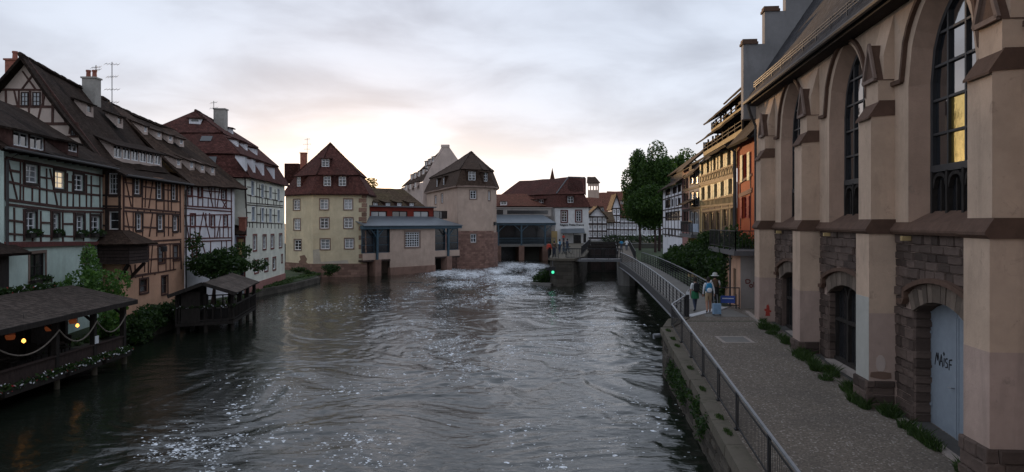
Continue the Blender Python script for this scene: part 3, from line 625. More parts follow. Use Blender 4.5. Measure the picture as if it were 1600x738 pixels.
    if bi == 1:      # blue double door in its recess
        DF = cf(CW + .50 * K); 
        for side in (0, 1):
            mb = MB(); u0, u1 = (uc - hw + .02, uc - .012) if side == 0 else (uc + .012, uc + hw - .02); n = 8
            poly = [(u0, zb + .38)] + [(u0 + (u1 - u0) * i / n, zs - .02 + segmental(u0 + (u1 - u0) * i / n - uc, hw, rise)) for i in range(n + 1)] + [(u1, zb + .38)]
            mb.extrude([DF.pt(u, z, .06) for u, z in poly], DF.n * -.06); dr = mb.build('door', 'door_blue', church)
            fr = MB(); 
            for (p, q) in (((u0 + .04, zb + .40), (u0 + .04, zs)), ((u1 - .04, zb + .40), (u1 - .04, zs))): sweep(fr, DF, [p, q], .07, .05, .075)
            for zz in (1.75, 3.6): sweep(fr, DF, [(u1 - .10, zz), (u1 - .0, zz)] if side == 1 else [(u0, zz), (u0 + .12, zz)], .06, .05, .1)
            fr.build('door_frame', 'door_blue', dr)
            if side == 1:
                hd = MB(); hd.tube([DF.pt(u0 + .13, 2.42, .06), DF.pt(u0 + .13, 2.42, .13), DF.pt(u0 + .30, 2.40, .13)], .014, 6); hd.build('handle', 'rail_metal', dr)
                U = lambda x, y: (u1 - .25 - x * .95, 2.80 + y * .42)
                L = [[(0, 0), (.06, .55), (.10, .75), (.14, .3), (.18, .78), (.26, .05)], [(.27, .05), (.36, .75), (.44, .02)], [(.29, .33), (.43, .36)], [(.50, .1), (.52, .6)], [(.50, .72), (.50, .95)], [(.46, .83), (.55, .84)], [(.70, .62), (.60, .58), (.60, .40), (.70, .32), (.70, .12), (.58, .08)], [(.78, .0), (.80, .58), (.95, .66)], [(.79, .32), (.92, .36)]]
                strokes(DF, .066, [[U(*p) for p in l] for l in L], .032, 'graffiti', 'graffiti_black', dr)
        mb = MB(); WF.box(mb, uc - hw - .15, uc + hw + .15, ground, zb + .38, -.75, .02); mb.build('doorstep', 'kerb', church)
        mb = MB(); WF.box(mb, uc - hw, uc + hw, zb, zs + rise, -.80, -.70); mb.build('door_backing', 'dark_wood', church)
    else:            # three leaded lights with round heads
        wd = -.34; wm = MB(); lw = 2 * hw / 3
        sweep(wm, WF, [(uc - hw, zb + .05), (uc + hw, zb + .05)], .14, wd - .06, wd + .14)
        for k in range(4): sweep(wm, WF, [(uc - hw + lw * k, zb), (uc - hw + lw * k, zs)], .16, wd - .06, wd + .10)
        sweep(wm, WF, [(uc - hw, zb + (zs - zb) * .62), (uc + hw, zb + (zs - zb) * .62)], .11, wd - .06, wd + .10)
        for k in range(3):
            m_ = uc - hw + lw * (k + .5); arc = [(m_ - lw * .46 + lw * .92 * i / 10, zs - .12 + pointed(-lw * .46 + lw * .92 * i / 10, lw * .46, .42)) for i in range(11)]; sweep(wm, WF, arc, .1, wd - .06, wd + .09)
        win = wm.build('window', 'dark_wood', church)
        pl = MB(); 
        for i in range(16):
            a, b = -hw + 2 * hw * i / 16, -hw + 2 * hw * (i + 1) / 16; pl.face([WF.pt(uc + a, zs - .02, wd - .03), WF.pt(uc + b, zs - .02, wd - .03), WF.pt(uc + b, zs + segmental(b, hw, rise), wd - .03), WF.pt(uc + a, zs + segmental(a, hw, rise), wd - .03)])
        pl.build('spandrel', 'dark_wood', win)
        for k in range(3):
            for (q0, q1) in ((zb + .1, zb + (zs - zb) * .6), (zb + (zs - zb) * .64, zs + .3)):
                g = MB(); a, b = uc - hw + lw * k + .06, uc - hw + lw * (k + 1) - .06; WF.box(g, a, b, q0, q1, wd - .05, wd - .02); pn = g.build('pane', 'glass_dull', win)
        gb = MB()
        for k in range(12): sweep(gb, WF, [(uc - hw + 2 * hw * (k + .5) / 12, zb + .1), (uc - hw + 2 * hw * (k + .5) / 12, zs + .2)], .016, wd - .02, wd - .004)
        gb.build('glazing_bars', 'black_metal', win)
        mb = MB(); WF.box(mb, uc - hw, uc + hw, zb - .12, zb, -.5, .10); mb.build('sill', 'kerb', win)
    # sandstone string course between the buttresses, weathered top
    st = MB(); q = [(-.05, ZS - .26), (.11, ZS - .26), (.16, ZS - .19), (.16, ZS - .14), (.02, ZS + .06), (-.05, ZS + .06)]
    A, B = ua + .45, ub - .45
    for i in range(len(q)):
        (d0, z0), (d1, z1) = q[i], q[(i + 1) % len(q)]; st.face([WF.pt(A, z0, d0), WF.pt(B, z0, d0), WF.pt(B, z1, d1), WF.pt(A, z1, d1)])
    st.build('string_course', 'sandstone', church)
    mb = MB(); WF.box(mb, uc - .06 + 1.6, uc + .08 + 1.6, ZS - .42, ZS - .30, 0, .22); mb.build('bracket', 'ochre', church)
    mb = MB(); mb.extrude([WF.pt(uc - 1.7, ZS - .02, .06), WF.pt(uc - 1.7, ZS + .34, -.42), WF.pt(uc - 1.7, ZS - .02, -.42)], WF.u * 3.4); mb.build('sill', 'sandstone', church)
up.build('upper_wall', 'church_plaster', church); lowm.build('lower_wall', 'church_low', church)
for i, d in enumerate(BD):
    u = d * K; hw = .5; ground = pz(d) - .35
    def blk(name, mat, a, b, z0, z1, d1, par=None, d0=-.15):
        m_ = MB(); WF.box(m_, u - a, u + b, z0, z1, d0, d1); return m_.build(name, mat, par or church)
    bt = blk('buttress', 'church_plaster', .47, .47, ZS + .1, 9.34, .62)
    blk('buttress_shaft', 'church_plaster', .50, .50, 3.92, ZS - .26, .68, bt); blk('buttress_foot', 'church_low', .502, .502, 2.06, 3.92, .682, bt)
    if i == 1: blk('repainted_face', 'church_grey', .49, .49, 2.08, 4.35, .688, bt, .66)
    core = blk('plinth', 'church_low', .52, .52, ground, 2.06, .70, bt)
    if i < 3:
        for (FF, a, b, dd_) in ((Fac(tuple(WF.pt(u - .55, 0, .70))[:2], tuple(WF.pt(u + .55, 0, .70))[:2]), 0, 1.1, .06), (Fac(tuple(WF.pt(u - .52, 0, .02))[:2], tuple(WF.pt(u - .52, 0, .78))[:2]), 0, .75, .05)):
            stone_field(FF, a, b, ground, 2.08, core, 'church_stone', .25, .5, -.1, dd_, None, (), .02)
    def wedge(name, mat, a, prof, par):              # profile in (depth, z) swept across the buttress width
        m_ = MB(); m_.extrude([WF.pt(u - a, z, dd_) for dd_, z in prof], WF.u * (2 * a)); return m_.build(name, mat, par)
    wedge('weathering', 'sandstone', .55, [(-.1, ZS - .26), (.70, ZS - .26), (.79, ZS - .19), (.79, ZS - .13), (.62, ZS + .14), (-.1, ZS + .14)], bt)
    wedge('cap', 'sandstone', .50, [(-.1, 9.34), (.60, 9.30), (.70, 9.24), (.70, 9.29), (.40, 9.74), (-.1, 9.74)], bt)
    blk('upper_shaft', 'church_plaster', .43, .43, 9.7, 10.32, .42, bt)
    gb = MB(); A = [WF.pt(u - .45, 10.30, .48), WF.pt(u + .45, 10.30, .48), WF.pt(u, 11.35, .48)]; gb.extrude(A, WF.n * -.75); g_ = gb.build('gablet', 'sandstone', bt)
    tr = MB(); sweep(tr, WF, [(u - .44, 10.34), (u, 11.37), (u + .44, 10.34), (u - .44, 10.34)], .10, .47, .54); tr.build('gablet_moulding', 'window_stone', g_)
    wedge('back_slope', 'church_plaster', .44, [(-.1, 10.3), (.28, 10.3), (.28, 11.0), (-.02, 12.2), (-.1, 12.2)], bt)
# marks on the plaster: red stencil, repaired hole
u = (BD[3] - .52) * K
FF = Fac(tuple(WF.pt((BD[3] - .502) * K, 0, .02))[:2], tuple(WF.pt((BD[3] - .502) * K, 0, .68))[:2])
mb = MB(); c = FF.pt(.30, 2.55, .006)
def dab(mb, F, uc, zc, pts, d=.012): mb.extrude([F.pt(uc + a, zc + b, 0) for a, b in pts], F.n * d)
dab(mb, FF, .30, 2.42, [(-.10, -.22), (.10, -.22), (.08, -.02), (.15, .02), (.14, .1), (.06, .1), (.05, .26), (-.03, .3), (-.07, .2), (-.08, .05), (-.16, .02), (-.15, -.06), (-.08, -.06)]); mb.build('red_mark', 'red_paint', church)
FF = Fac(tuple(WF.pt((BD[1] - .502) * K, 0, .02))[:2], tuple(WF.pt((BD[1] - .502) * K, 0, .68))[:2])
mb = MB(); dab(mb, FF, .36, 2.55, [(.13 * math.cos(a * .63), .24 * math.sin(a * .63)) for a in range(10)]); mb.build('repair_patch', 'gable_plaster', church)
mb = MB(); dab(mb, FF, .36, 2.25, [(-.28, -.1), (-.1, -.13), (.1, -.11), (.28, -.06), (.26, .06), (0, .09), (-.27, .05)], .016); mb.build('repair_patch', 'bare_patch', church)
# roof, soffit, gutter, snow guard
RA, RT = 7.72, 8.2
def cp(a, d, z): return Vector((a + .105 * d, d - .105 * 0, z))
mb = MB(); mb.slab(cp(RA, 2, 12.42), cp(RA, 37.0, 12.42), cp(RA + RT, 37.0, 12.42 + RT * 1.5), cp(RA + RT, 2, 12.42 + RT * 1.5), .16, 24, 12, .015); rf = mb.build('roof', 'slate', church)
mb = MB(); mb.slab(cp(RA + 2 * RT, 2, 12.42), cp(RA + 2 * RT, 37.0, 12.42), cp(RA + RT + .02, 37.0, 12.42 + RT * 1.5), cp(RA + RT + .02, 2, 12.42 + RT * 1.5), .16, 6, 4, .015); mb.build('roof', 'slate', church)
mb = MB(); mb.hexa([cp(RA + .1, 2, 12.18), cp(RA + .1, 37, 12.18), cp(CW + .3, 37, 12.18), cp(CW + .3, 2, 12.18)], [cp(RA + .1, 2, 12.34), cp(RA + .1, 37, 12.34), cp(CW + .3, 37, 12.7), cp(CW + .3, 2, 12.7)]); mb.build('soffit', 'soffit', church)
mb = MB(); mb.tube([cp(RA - .04, 2, 12.34), cp(RA - .04, 37.2, 12.34)], .085, 8); mb.tube([cp(RA, 36.6, 12.3), cp(RA + .2, 36.75, 11.7), cp(CW - .12, 36.9, 11.2), cp(CW - .12, 36.9, 2.2)], .065, 8); mb.build('gutter', 'gutter', church)
mb = MB()
for k in (0.25, .40, .55): mb.bar(cp(RA + .28, 2, 12.42 + .28 * 1.5 + k * .7), cp(RA + .28, 36.6, 12.42 + .28 * 1.5 + k * .7), .025, .025)
d = 4.0
while d < 36.6:
    b = cp(RA + .28, d, 12.42 + .28 * 1.5); mb.bar(b, b + Vector((0, 0, .42)), .03, .03); mb.bar(b + Vector((0, 0, .4)), b + Vector((.3, 0, .45)), .02, .02); d += 1.6
d = 14.0
while d < 36.6:
    b = cp(RA + .28, d, 12.42 + .28 * 1.5); mb.bar(b + Vector((0, 0, .15)), b + Vector((0, 0, .42)), .012, .012); d += .2
mb.build('snow_guard', 'black_metal', church)
rp0 = cp(RA + 2.9, 33.2, 12.42 + 2.9 * 1.5 + .1); sk = MB(); sk.hexa([rp0, rp0 + Vector((.07, .7, 0)), rp0 + Vector((.62, .7, .84)), rp0 + Vector((.55, 0, .84))], [p + Vector((-.1, 0, .07)) for p in (rp0, rp0 + Vector((.07, .7, 0)), rp0 + Vector((.62, .7, .84)), rp0 + Vector((.55, 0, .84)))]); sk.build('skylight', 'glass', rf)
GA = Vector((CW + .105 * 37.35, 37.35, 0)); gu = Vector((1, -.105, 0)).normalized(); GF = Fac(tuple(GA)[:2], tuple(GA + gu * 10)[:2])
ps = [-.62] + [.42 + 1.02 * k for k in range(16)]; gm = MB(); top = 7.9
for k in range(len(ps) - 1):
    kk = k if ps[k] < top else 2 * 8 - k - 1
    zt = 15.35 + 1.62 * min(k, 15 - k); GF.box(gm, ps[k], ps[k + 1], 1.0 if k else 11.6, zt, -.55, .02)
    if k < 9:
        c = MB(); GF.box(c, ps[k] - .07, ps[k + 1] - (.28 if k else .32), zt, zt + .12, -.62, .09); GF.box(c, ps[k] - .03, ps[k + 1] - (.32 if k else .36), zt + .12, zt + .26, -.55, .03); c.build('step_cap', 'sandstone', church)
gm.build('gable_wall', 'gable_grey', church)
mb = MB(); mb.prism([(CW + .6 + .105 * 2, 2), (CW + .6 + .105 * 37, 37), (CW + 15.6 + .105 * 37, 36), (CW + 15.6, 2)], .2, 12.3); mb.build('nave_core', 'church_low', church)
# kerb strip along the church and the grass growing in it
t = thing('kerb_strip', (10, 17, pz(17)), 'pale stone kerb in front of the blue church door', 'kerb')
d = 8.0
while d < 19.3:
    e = min(d + 1.25, 19.3); mb = MB(); mb.hexa([(CW - .34 + .105 * d, d + .015, pz(d) - .1), (CW - .12 + .105 * d, d + .015, pz(d) - .1), (CW - .12 + .105 * e, e, pz(e) - .1), (CW - .34 + .105 * e, e, pz(e) - .1)], [(CW - .34 + .105 * d, d + .015, pz(d) + .05), (CW - .12 + .105 * d, d + .015, pz(d) + .05), (CW - .12 + .105 * e, e, pz(e) + .05), (CW - .34 + .105 * e, e, pz(e) + .05)]); mb.build('kerb_stone', 'kerb', t); d = e
mb = MB(); mb.hexa([(CW - .8 + .105 * d_, d_, pz(d_) - .1) for d_ in (32.4, 36.2)] + [(CW - .62 + .105 * d_, d_, pz(d_) - .1) for d_ in (36.2, 32.4)], [(CW - .8 + .105 * d_, d_, pz(d_) + .06) for d_ in (32.4, 36.2)] + [(CW - .62 + .105 * d_, d_, pz(d_) + .06) for d_ in (36.2, 32.4)]); mb.build('kerb_stone', 'kerb', t)
gp = MB()
for a, b in zip((8, 14, 19, 24, 29), (14, 19, 24, 29, 34)):
    gp.face([(CW - .2 + .105 * a, a, pz(a) + .006), (CW + .4 + .105 * a, a, pz(a) + .006), (CW + .4 + .105 * b, b, pz(b) + .006), (CW - .2 + .105 * b, b, pz(b) + .006)])
struct(gp.build('dirt_strip', 'dirt'))
bl = []
for k in range(46):
    d = random.uniform(19.6, 33.2) if random.random() < .8 else random.uniform(15, 20); off = -.75 + random.uniform(-.18, .3) if d > 20 else -.38
    bl.append(((CW + off + .105 * d, d, pz(d) + .07), (random.uniform(.1, .25), random.uniform(.2, .55), random.uniform(.06, .2))))
tag(blades('grass', [((c[0], c[1], pz(c[1])), r) for c, r in bl], 9000, .28, 'leaf_grass', None), 'tufts of grass growing along the foot of the church', 'grass', kind='stuff')
# ------------------------------------------------------------------ the river
def vnoise(x, y, seed):
    g = np.random.default_rng(seed).random((256, 256)); xi = np.floor(x).astype(int); yi = np.floor(y).astype(int); fx = x - xi; fy = y - yi
    fx = fx * fx * fx * (fx * (fx * 6 - 15) + 10); fy = fy * fy * fy * (fy * (fy * 6 - 15) + 10); a = lambda i, j: g[(xi + i) & 255, (yi + j) & 255]
    return (a(0, 0) * (1 - fx) + a(1, 0) * fx) * (1 - fy) + (a(0, 1) * (1 - fx) + a(1, 1) * fx) * fy
ys = np.concatenate([np.linspace(-15, 15, 24)[:-1], 15 * (133 / 15) ** np.linspace(0, 1, 560)]); xs = np.linspace(-32, 33, 640)
Xg, Yg = np.meshgrid(xs, ys)
def wpos(px, py): d = CZ * FPX / (py - HY); return ((px - HX) / FPX * d, d)
def zone(lst):
    A = np.zeros_like(Xg)
    for px, py, rx, ry, k in lst:
        x, d = wpos(px, py); sx = rx * d / FPX; sy = d * ry / (py - HY); A = np.maximum(A, k * np.exp(-(((Xg - x) / sx) ** 2 + ((Yg - d) / sy) ** 2)))
    return A
weir = zone([(700, 426, 30, 7, 1), (735, 429, 34, 7, 1), (775, 424, 22, 7, .95), (800, 416, 26, 6, 1), (835, 417, 24, 5, 1), (790, 436, 50, 8, .75), (845, 428, 24, 9, .7), (720, 445, 45, 7, .55), (800, 455, 50, 9, .5), (655, 455, 40, 6, .35), (740, 470, 60, 10, .35)])
fl = zone([(690, 495, 30, 22, .5), (655, 515, 45, 12, .5), (700, 545, 40, 22, .5), (740, 590, 30, 26, .55), (700, 575, 60, 12, .35), (765, 600, 25, 14, .5), (530, 610, 50, 10, .35), (600, 585, 70, 12, .25), (790, 560, 26, 30, .25),
           (270, 690, 40, 22, .65), (330, 700, 60, 30, .55), (290, 730, 60, 25, .7), (520, 690, 70, 24, .45), (440, 680, 60, 20, .35), (550, 720, 70, 20, .4), (820, 690, 40, 30, .4), (880, 660, 40, 20, .35), (845, 722, 50, 26, .45), (940, 640, 70, 14, .3), (1000, 650, 50, 30, .28),
           (960, 700, 60, 24, .3), (900, 540, 80, 18, .22), (600, 470, 60, 12, .35), (500, 478, 60, 8, .25), (575, 465, 30, 8, .3), (420, 620, 60, 20, .25), (360, 640, 40, 15, .35), (420, 590, 60, 10, .2), (860, 480, 60, 20, .25), (950, 500, 60, 20, .15)])
turb = zone([(740, 440, 110, 26, 1), (820, 420, 70, 14, 1), (720, 520, 120, 50, .55), (760, 600, 120, 60, .45), (620, 480, 130, 24, .5), (860, 470, 100, 40, .4), (520, 640, 300, 120, .25)])
wx = (vnoise(Xg * .22, Yg * .16, 1) - .5) * 5; wy = (vnoise(Xg * .2 + 9, Yg * .16, 2) - .5) * 5
Hh = np.zeros_like(Xg)
for k, (sx, sy, amp, sd) in enumerate(((.20, .15, .060, 3), (.42, .34, .055, 4), (.85, .75, .048, 5), (1.7, 1.7, .034, 6), (3.2, 3.6, .016, 7))):
    n = vnoise((Xg + wx) * sx + k * 17, (Yg + wy) * sy + k * 9, sd); r = 1 - np.abs(2 * n - 1); Hh += amp * (.55 * (2 * n - 1) + .55 * (r * r - .33))
fade = np.clip((Xg + 21) / 9, .25, 1)
Hh *= (.22 + .95 * vnoise(Xg * .11 + 3, Yg * .09, 41) + .95 * turb) * fade
Hh += weir * (.16 * vnoise(Xg * 1.1, Yg * .6, 21) + .10 * vnoise(Xg * 2.6 + wx, Yg * 1.3, 22) + .05 * vnoise(Xg * 5.5, Yg * 3, 23))
foam = np.clip(np.maximum(weir * (.55 + .9 * vnoise(Xg * .8 + wx, Yg * .35, 31)), fl * (.3 + 1.3 * vnoise(Xg * .35 + wx * .6, Yg * .3 + wy * .5, 32))), 0, 1)
# calm streaks break the foam fields
foam *= np.clip(3.2 * vnoise(Xg * .8 + wx, Yg * .5 + wy, 33) - .55 + weir, 0, 1) * np.clip(2.4 * vnoise(Xg * 2.1 + wx * 2, Yg * 1.2 + wy * 2, 34) - .1 + weir, 0, 1)
nx, ny = len(xs), len(ys); V = np.stack([Xg, Yg, Hh - .02], 2).reshape(-1, 3); idx = np.arange(nx * ny).reshape(ny, nx)
Q = np.stack([idx[:-1, :-1], idx[:-1, 1:], idx[1:, 1:], idx[1:, :-1]], 2).reshape(-1, 4)
me = bpy.data.meshes.new('river'); me.vertices.add(len(V)); me.vertices.foreach_set('co', V.ravel()); me.loops.add(Q.size); me.loops.foreach_set('vertex_index', Q.ravel()); me.polygons.add(len(Q))
me.polygons.foreach_set('loop_start', np.arange(0, Q.size, 4)); me.polygons.foreach_set('loop_total', np.full(len(Q), 4)); me.polygons.foreach_set('use_smooth', np.ones(len(Q), bool)); me.update(calc_edges=True)
at = me.attributes.new('foam', 'FLOAT', 'POINT'); at.data.foreach_set('value', np.clip(foam * 1.2, 0, 1).ravel().astype(np.float32))
at = me.attributes.new('boil', 'FLOAT', 'POINT'); at.data.foreach_set('value', np.clip(weir, 0, 1).ravel().astype(np.float32))
m = Mat('water'); co = m.coord(); fa = m.node('ShaderNodeAttribute', attribute_name='foam').outputs['Fac']; bo = m.node('ShaderNodeAttribute', attribute_name='boil').outputs['Fac']
wv = m.node('ShaderNodeTexNoise', inp={'Scale': 2.2, 'Detail': 3}); m.link(co, wv.inputs['Vector']); sc = m.node('ShaderNodeVectorMath', operation='SCALE'); sc.inputs['Scale'].default_value = .35; m.link(wv.outputs[1], sc.inputs[0])
ad = m.node('ShaderNodeVectorMath', operation='ADD'); m.link(co, ad.inputs[0]); m.link(sc.outputs[0], ad.inputs[1])
def flecks(scale, thr, sz):
    v = m.node('ShaderNodeTexVoronoi', inp={'Scale': scale, 'Randomness': 1}); m.link(ad.outputs[0], v.inputs['Vector']); c = m.node('ShaderNodeSeparateColor'); m.link(v.outputs['Color'], c.inputs[0])
    on = m.math('LESS_THAN', c.outputs[0], m.math('MULTIPLY', fa, thr)); rad = m.math('MULTIPLY', m.math('ADD', c.outputs[1], .35), sz)
    return m.math('MULTIPLY', on, m.math('LESS_THAN', v.outputs['Distance'], rad))
f1 = flecks(6.0, .62, .42); f2 = flecks(13.0, .6, .45)
lace = m.ramp(m.math('ADD', m.noise(ad.outputs[0], 1.5, 8, .74, .5, (1, .55, 1)), m.math('MULTIPLY', bo, .30)), .56, .84)
lace = m.math('MULTIPLY', lace, m.ramp(bo, .08, .45))
l2 = m.math('MULTIPLY', m.ramp(m.noise(ad.outputs[0], 2.6, 7, .75, .8), .54, .66), m.ramp(fa, .12, .5)); fo = m.math('MAXIMUM', m.math('MAXIMUM', f1, m.math('MAXIMUM', f2, l2)), lace, True)
fo = m.math('MULTIPLY', fo, m.ramp(m.noise(co, 9, 3, .6), .3, .55, .35, 1))
m.set(m.mix(fo, (.010, .013, .009), (.80, .84, .88)), m.math('ADD', m.math('MULTIPLY', fo, .6), .02), 0, .5); m.b.inputs['IOR'].default_value = 1.333
h = m.math('ADD', m.math('MULTIPLY', m.noise(co, 2.2, 4, .55, .6, (1, 1.8, 1)), 1.0), m.math('MULTIPLY', m.noise(co, 9, 3, .5, .4, (1, 1.5, 1)), .3)); h = m.math('ADD', h, m.math('MULTIPLY', fo, .25))
m.bump(h, .2, .10); MATS['water'] = m.m
me.materials.append(m.m); o = bpy.data.objects.new('river', me); COL.objects.link(o); struct(o)
# ------------------------------------------------------------------ left bank houses
def zt(ox, oy, s): return lambda x, y: (ox + x / s, oy + y / s)
def beams(F, par, tr, lines, mat, w=.15):
    for ln in lines:
        x0, y0, x1, y1 = ln[:4]; ww = ln[4] if len(ln) > 4 else w; a = F.at(*tr(x0, y0)); b = F.at(*tr(x1, y1)); F.beam(par, a[0], a[1], b[0], b[1], ww * .68, mat)
def wrect(F, tr, x0, x1, y0, y1):
    a = tr(x0, y0); b = tr(x1, y1); return F.rect(a[0], b[0], a[1], b[1])
def dormer(root, base, n, u, w, h, mat_wall, mat_roof, slope, lean=.28, cols=2, rows=2, frame='white_frame', glass='glass', over=.18, wins=1):
    """catslide dormer: front wall, cheeks and roof running back into the slope"""
    base = Vector(base); n = Vector(n); u = Vector(u); L = h / max(.15, (slope - lean)); bk = base - n * L + Vector((0, 0, L * slope)); z = Vector((0, 0, 1))
    mb = MB(); a, b = base - u * w / 2, base + u * w / 2
    mb.extrude([a + n * .02 - z * .1, a + z * h, a - n * L + z * (h + L * lean), a - n * L + z * (L * slope) - z * .3], u * .08)
    mb.extrude([b + n * .02 - z * .1, b + z * h, b - n * L + z * (h + L * lean), b - n * L + z * (L * slope) - z * .3], u * -.08)
    fc = Fac(tuple(a)[:2], tuple(b)[:2])
    if fc.n.dot(n) < 0: fc.n = -fc.n
    ww = (w - .1) / wins; holes = [(.05 + ww * i + .06, .05 + ww * (i + 1) - .06, base.z + .12, base.z + h - .08) for i in range(wins)]
    fc.wall(mb, 0, w, base.z - .1, base.z + h, holes, .1); d = mb.build('dormer', mat_wall, root)
    rf = MB(); q = over; rf.slab(a - u * q + n * q + z * (h - q * lean + .02), b + u * q + n * q + z * (h - q * lean + .02), b + u * q - n * (L + .1) + z * (h + (L + .1) * lean + .02), a - u * q - n * (L + .1) + z * (h + (L + .1) * lean + .02), .1, 3, 2, .01); rf.build('dormer_roof', mat_roof, d)
    for hl in holes:
        mb = MB(); u0, u1, z0, z1 = hl; f = .06; D0, D1 = -.09, -.03
        fc.box(mb, u0, u1, z0, z0 + f, D0, D1); fc.box(mb, u0, u1, z1 - f, z1, D0, D1); fc.box(mb, u0, u0 + f, z0 + f, z1 - f, D0, D1); fc.box(mb, u1 - f, u1, z0 + f, z1 - f, D0, D1)
        for i in range(1, cols): c = u0 + (u1 - u0) * i / cols; fc.box(mb, c - .025, c + .025, z0 + f, z1 - f, D0, D1 - .01)
        for i in range(1, rows): c = z0 + (z1 - z0) * i / rows; fc.box(mb, u0 + f, u1 - f, c - .018, c + .018, D0, D1 - .02)
        mb.build('window_frame', frame, d); g = MB(); fc.box(g, u0 + .01, u1 - .01, z0 + .01, z1 - .01, D0 - .03, D0 + .01); g.build('pane', glass, d)
    return d
def chimney(root, c, w, dp, z0, z1, pots=2, mat='chimney_render'):
    mb = MB(); x, y = c; mb.box(x - w / 2, x + w / 2, y - dp / 2, y + dp / 2, z0, z1); mb.box(x - w / 2 - .07, x + w / 2 + .07, y - dp / 2 - .07, y + dp / 2 + .07, z1, z1 + .1); ch = mb.build('chimney', mat, root)
    for k in range(pots):
        px = x + (k - (pots - 1) / 2) * w / max(1, pots) * .95; p = MB(); p.lathe((px, y, z1 + .1), [(.15, 0), (.13, .35), (.16, .4), (.16, .5), (.02, .52)], 10); p.build('chimney_pot', 'chimney_brick', ch)
    return ch
def aerial(root, x, y, z0, z1, arms=4):
    mb = MB(); mb.tube([(x, y, z0), (x, y, z1)], .025, 6)
    for k in range(arms):
        z = z1 - .15 - k * (z1 - z0) * .2; L = random.uniform(.3, .6); dx = random.uniform(-.3, .3); mb.tube([(x - L, y - dx, z), (x + L, y + dx, z)], .013, 5)
        for j in range(-2, 3): mb.tube([(x + j * L * .45, y + dx * j * .45 - .2, z - .12), (x + j * L * .45, y + dx * j * .45 + .2, z + .12)], .009, 4)
    return mb.build('aerial', 'gutter', root)
def ridge(root, a, b, mat, r=.13):
    a, b = Vector(a), Vector(b); n_ = max(3, int((b - a).length / .4)); rd = random.Random(int(a.x * 10)); mb = MB()
    for k in range(n_):
        p, q = a.lerp(b, k / n_), a.lerp(b, (k + 1.08) / n_); o_ = Vector((0, 0, rd.uniform(-.02, .03) - .15 * math.sin(math.pi * k / n_) * .6)); mb.tube([p + o_, q + o_], [r, r * .86], 7)
    return mb.build('ridge_tiles', mat, root)
# ---- mint green house
GF_ = Fac((-22.1, 32.4), (-23.75, 43.2)); t = thing('half_timbered_house', (-24, 38, 1.9), 'mint green half-timbered house behind the waterside restaurant terrace', 'house')
z1 = zt(0, 230, 4.918); z2 = zt(0, 350, 5.676)
rects = [wrect(GF_, z1, *r) for r in ((190, 290, 135, 275), (415, 495, 185, 320), (565, 640, 210, 335), (195, 275, 495, 660), (405, 450, 510, 660), (580, 640, 525, 665), (695, 765, 530, 660))]
low = [wrect(GF_, z2, 262, 400, 262, 490), wrect(GF_, z2, 740, 820, 235, 330)]
EV = 9.62
mb = MB(); GF_.wall(mb, 0, GF_.L, .5, EV, rects + low, .14)
A, B = GF_.pt(0, 0), GF_.pt(GF_.L, 0); back = -GF_.n * 8.5
for (p, q) in ((A, A + back), (B, B + back)): mb.face([(p.x, p.y, .5), (q.x, q.y, .5), (q.x, q.y, EV), (p.x, p.y, EV)])
wl_ = mb.build('wall', 'mint', t)
for i, r in enumerate(rects):
    window(t, GF_, r, 2, 3 if i not in (4,) else 4, glass=['glass_curtain', 'window_lit', 'glass', 'glass', 'glass', 'glass', 'glass'][i], box=i > 2, fw=.07, mw=.04)
    u0, u1, a, b = r; fm = MB(); w = .12
    for q in ((u0 - w, u0, a - .1, b + w), (u1, u1 + w, a - .1, b + w), (u0, u1, b, b + w), (u0, u1, a - .14, a)): GF_.box(fm, *q, -.02, .06)
    fm.build('window_casing', 'timber', t)
for r in low: window(t, GF_, r, 2, 2, frame='dark_wood', glass='glass_dull', surround='window_stone', sw=.14, box=r is low[0])
GL = [(40, 82, 790, 222, .20), (40, 172, 150, 190), (40, 262, 150, 282), (160, 292, 430, 340, .17), (430, 340, 770, 372, .17), (40, 402, 480, 464, .20), (480, 464, 790, 474, .20), (50, 440, 480, 492, .20), (480, 492, 790, 502, .2),
      (155, 100, 155, 412), (178, 110, 178, 415), (300, 140, 300, 435), (355, 165, 355, 440), (380, 168, 438, 448), (410, 190, 410, 335), (505, 205, 505, 340), (515, 200, 515, 470), (555, 215, 555, 350), (560, 355, 560, 462), (652, 215, 652, 355), (662, 215, 662, 465), (698, 220, 698, 465), (765, 225, 765, 470, .2), (55, 95, 130, 402), (40, 85, 40, 400, .2),
      (310, 230, 355, 238), (355, 238, 408, 246), (515, 265, 555, 272), (660, 290, 765, 302), (245, 305, 245, 415), (465, 352, 465, 460), (608, 362, 608, 465),
      (45, 455, 50, 725, .2), (105, 465, 110, 722), (180, 475, 182, 725, .2), (310, 490, 312, 725, .2), (388, 490, 392, 722, .2), (478, 492, 480, 725, .2), (565, 495, 566, 722, .2), (650, 500, 652, 690), (690, 502, 690, 690), (772, 505, 775, 680, .2),
      (48, 560, 185, 575), (50, 665, 185, 675), (310, 580, 390, 585), (310, 680, 480, 690), (480, 590, 566, 592), (480, 685, 690, 690), (248, 672, 248, 725), (640, 690, 640, 720)]
beams(GF_, wl_, z1, GL, 'timber_brown')
za = GF_.at(*z1(60, 728))[1]; zb_ = GF_.at(*z1(700, 728))[1]; GF_.beam(wl_, 0, za - .12, GF_.L, zb_ - .12, .26, 'timber_red', .16)
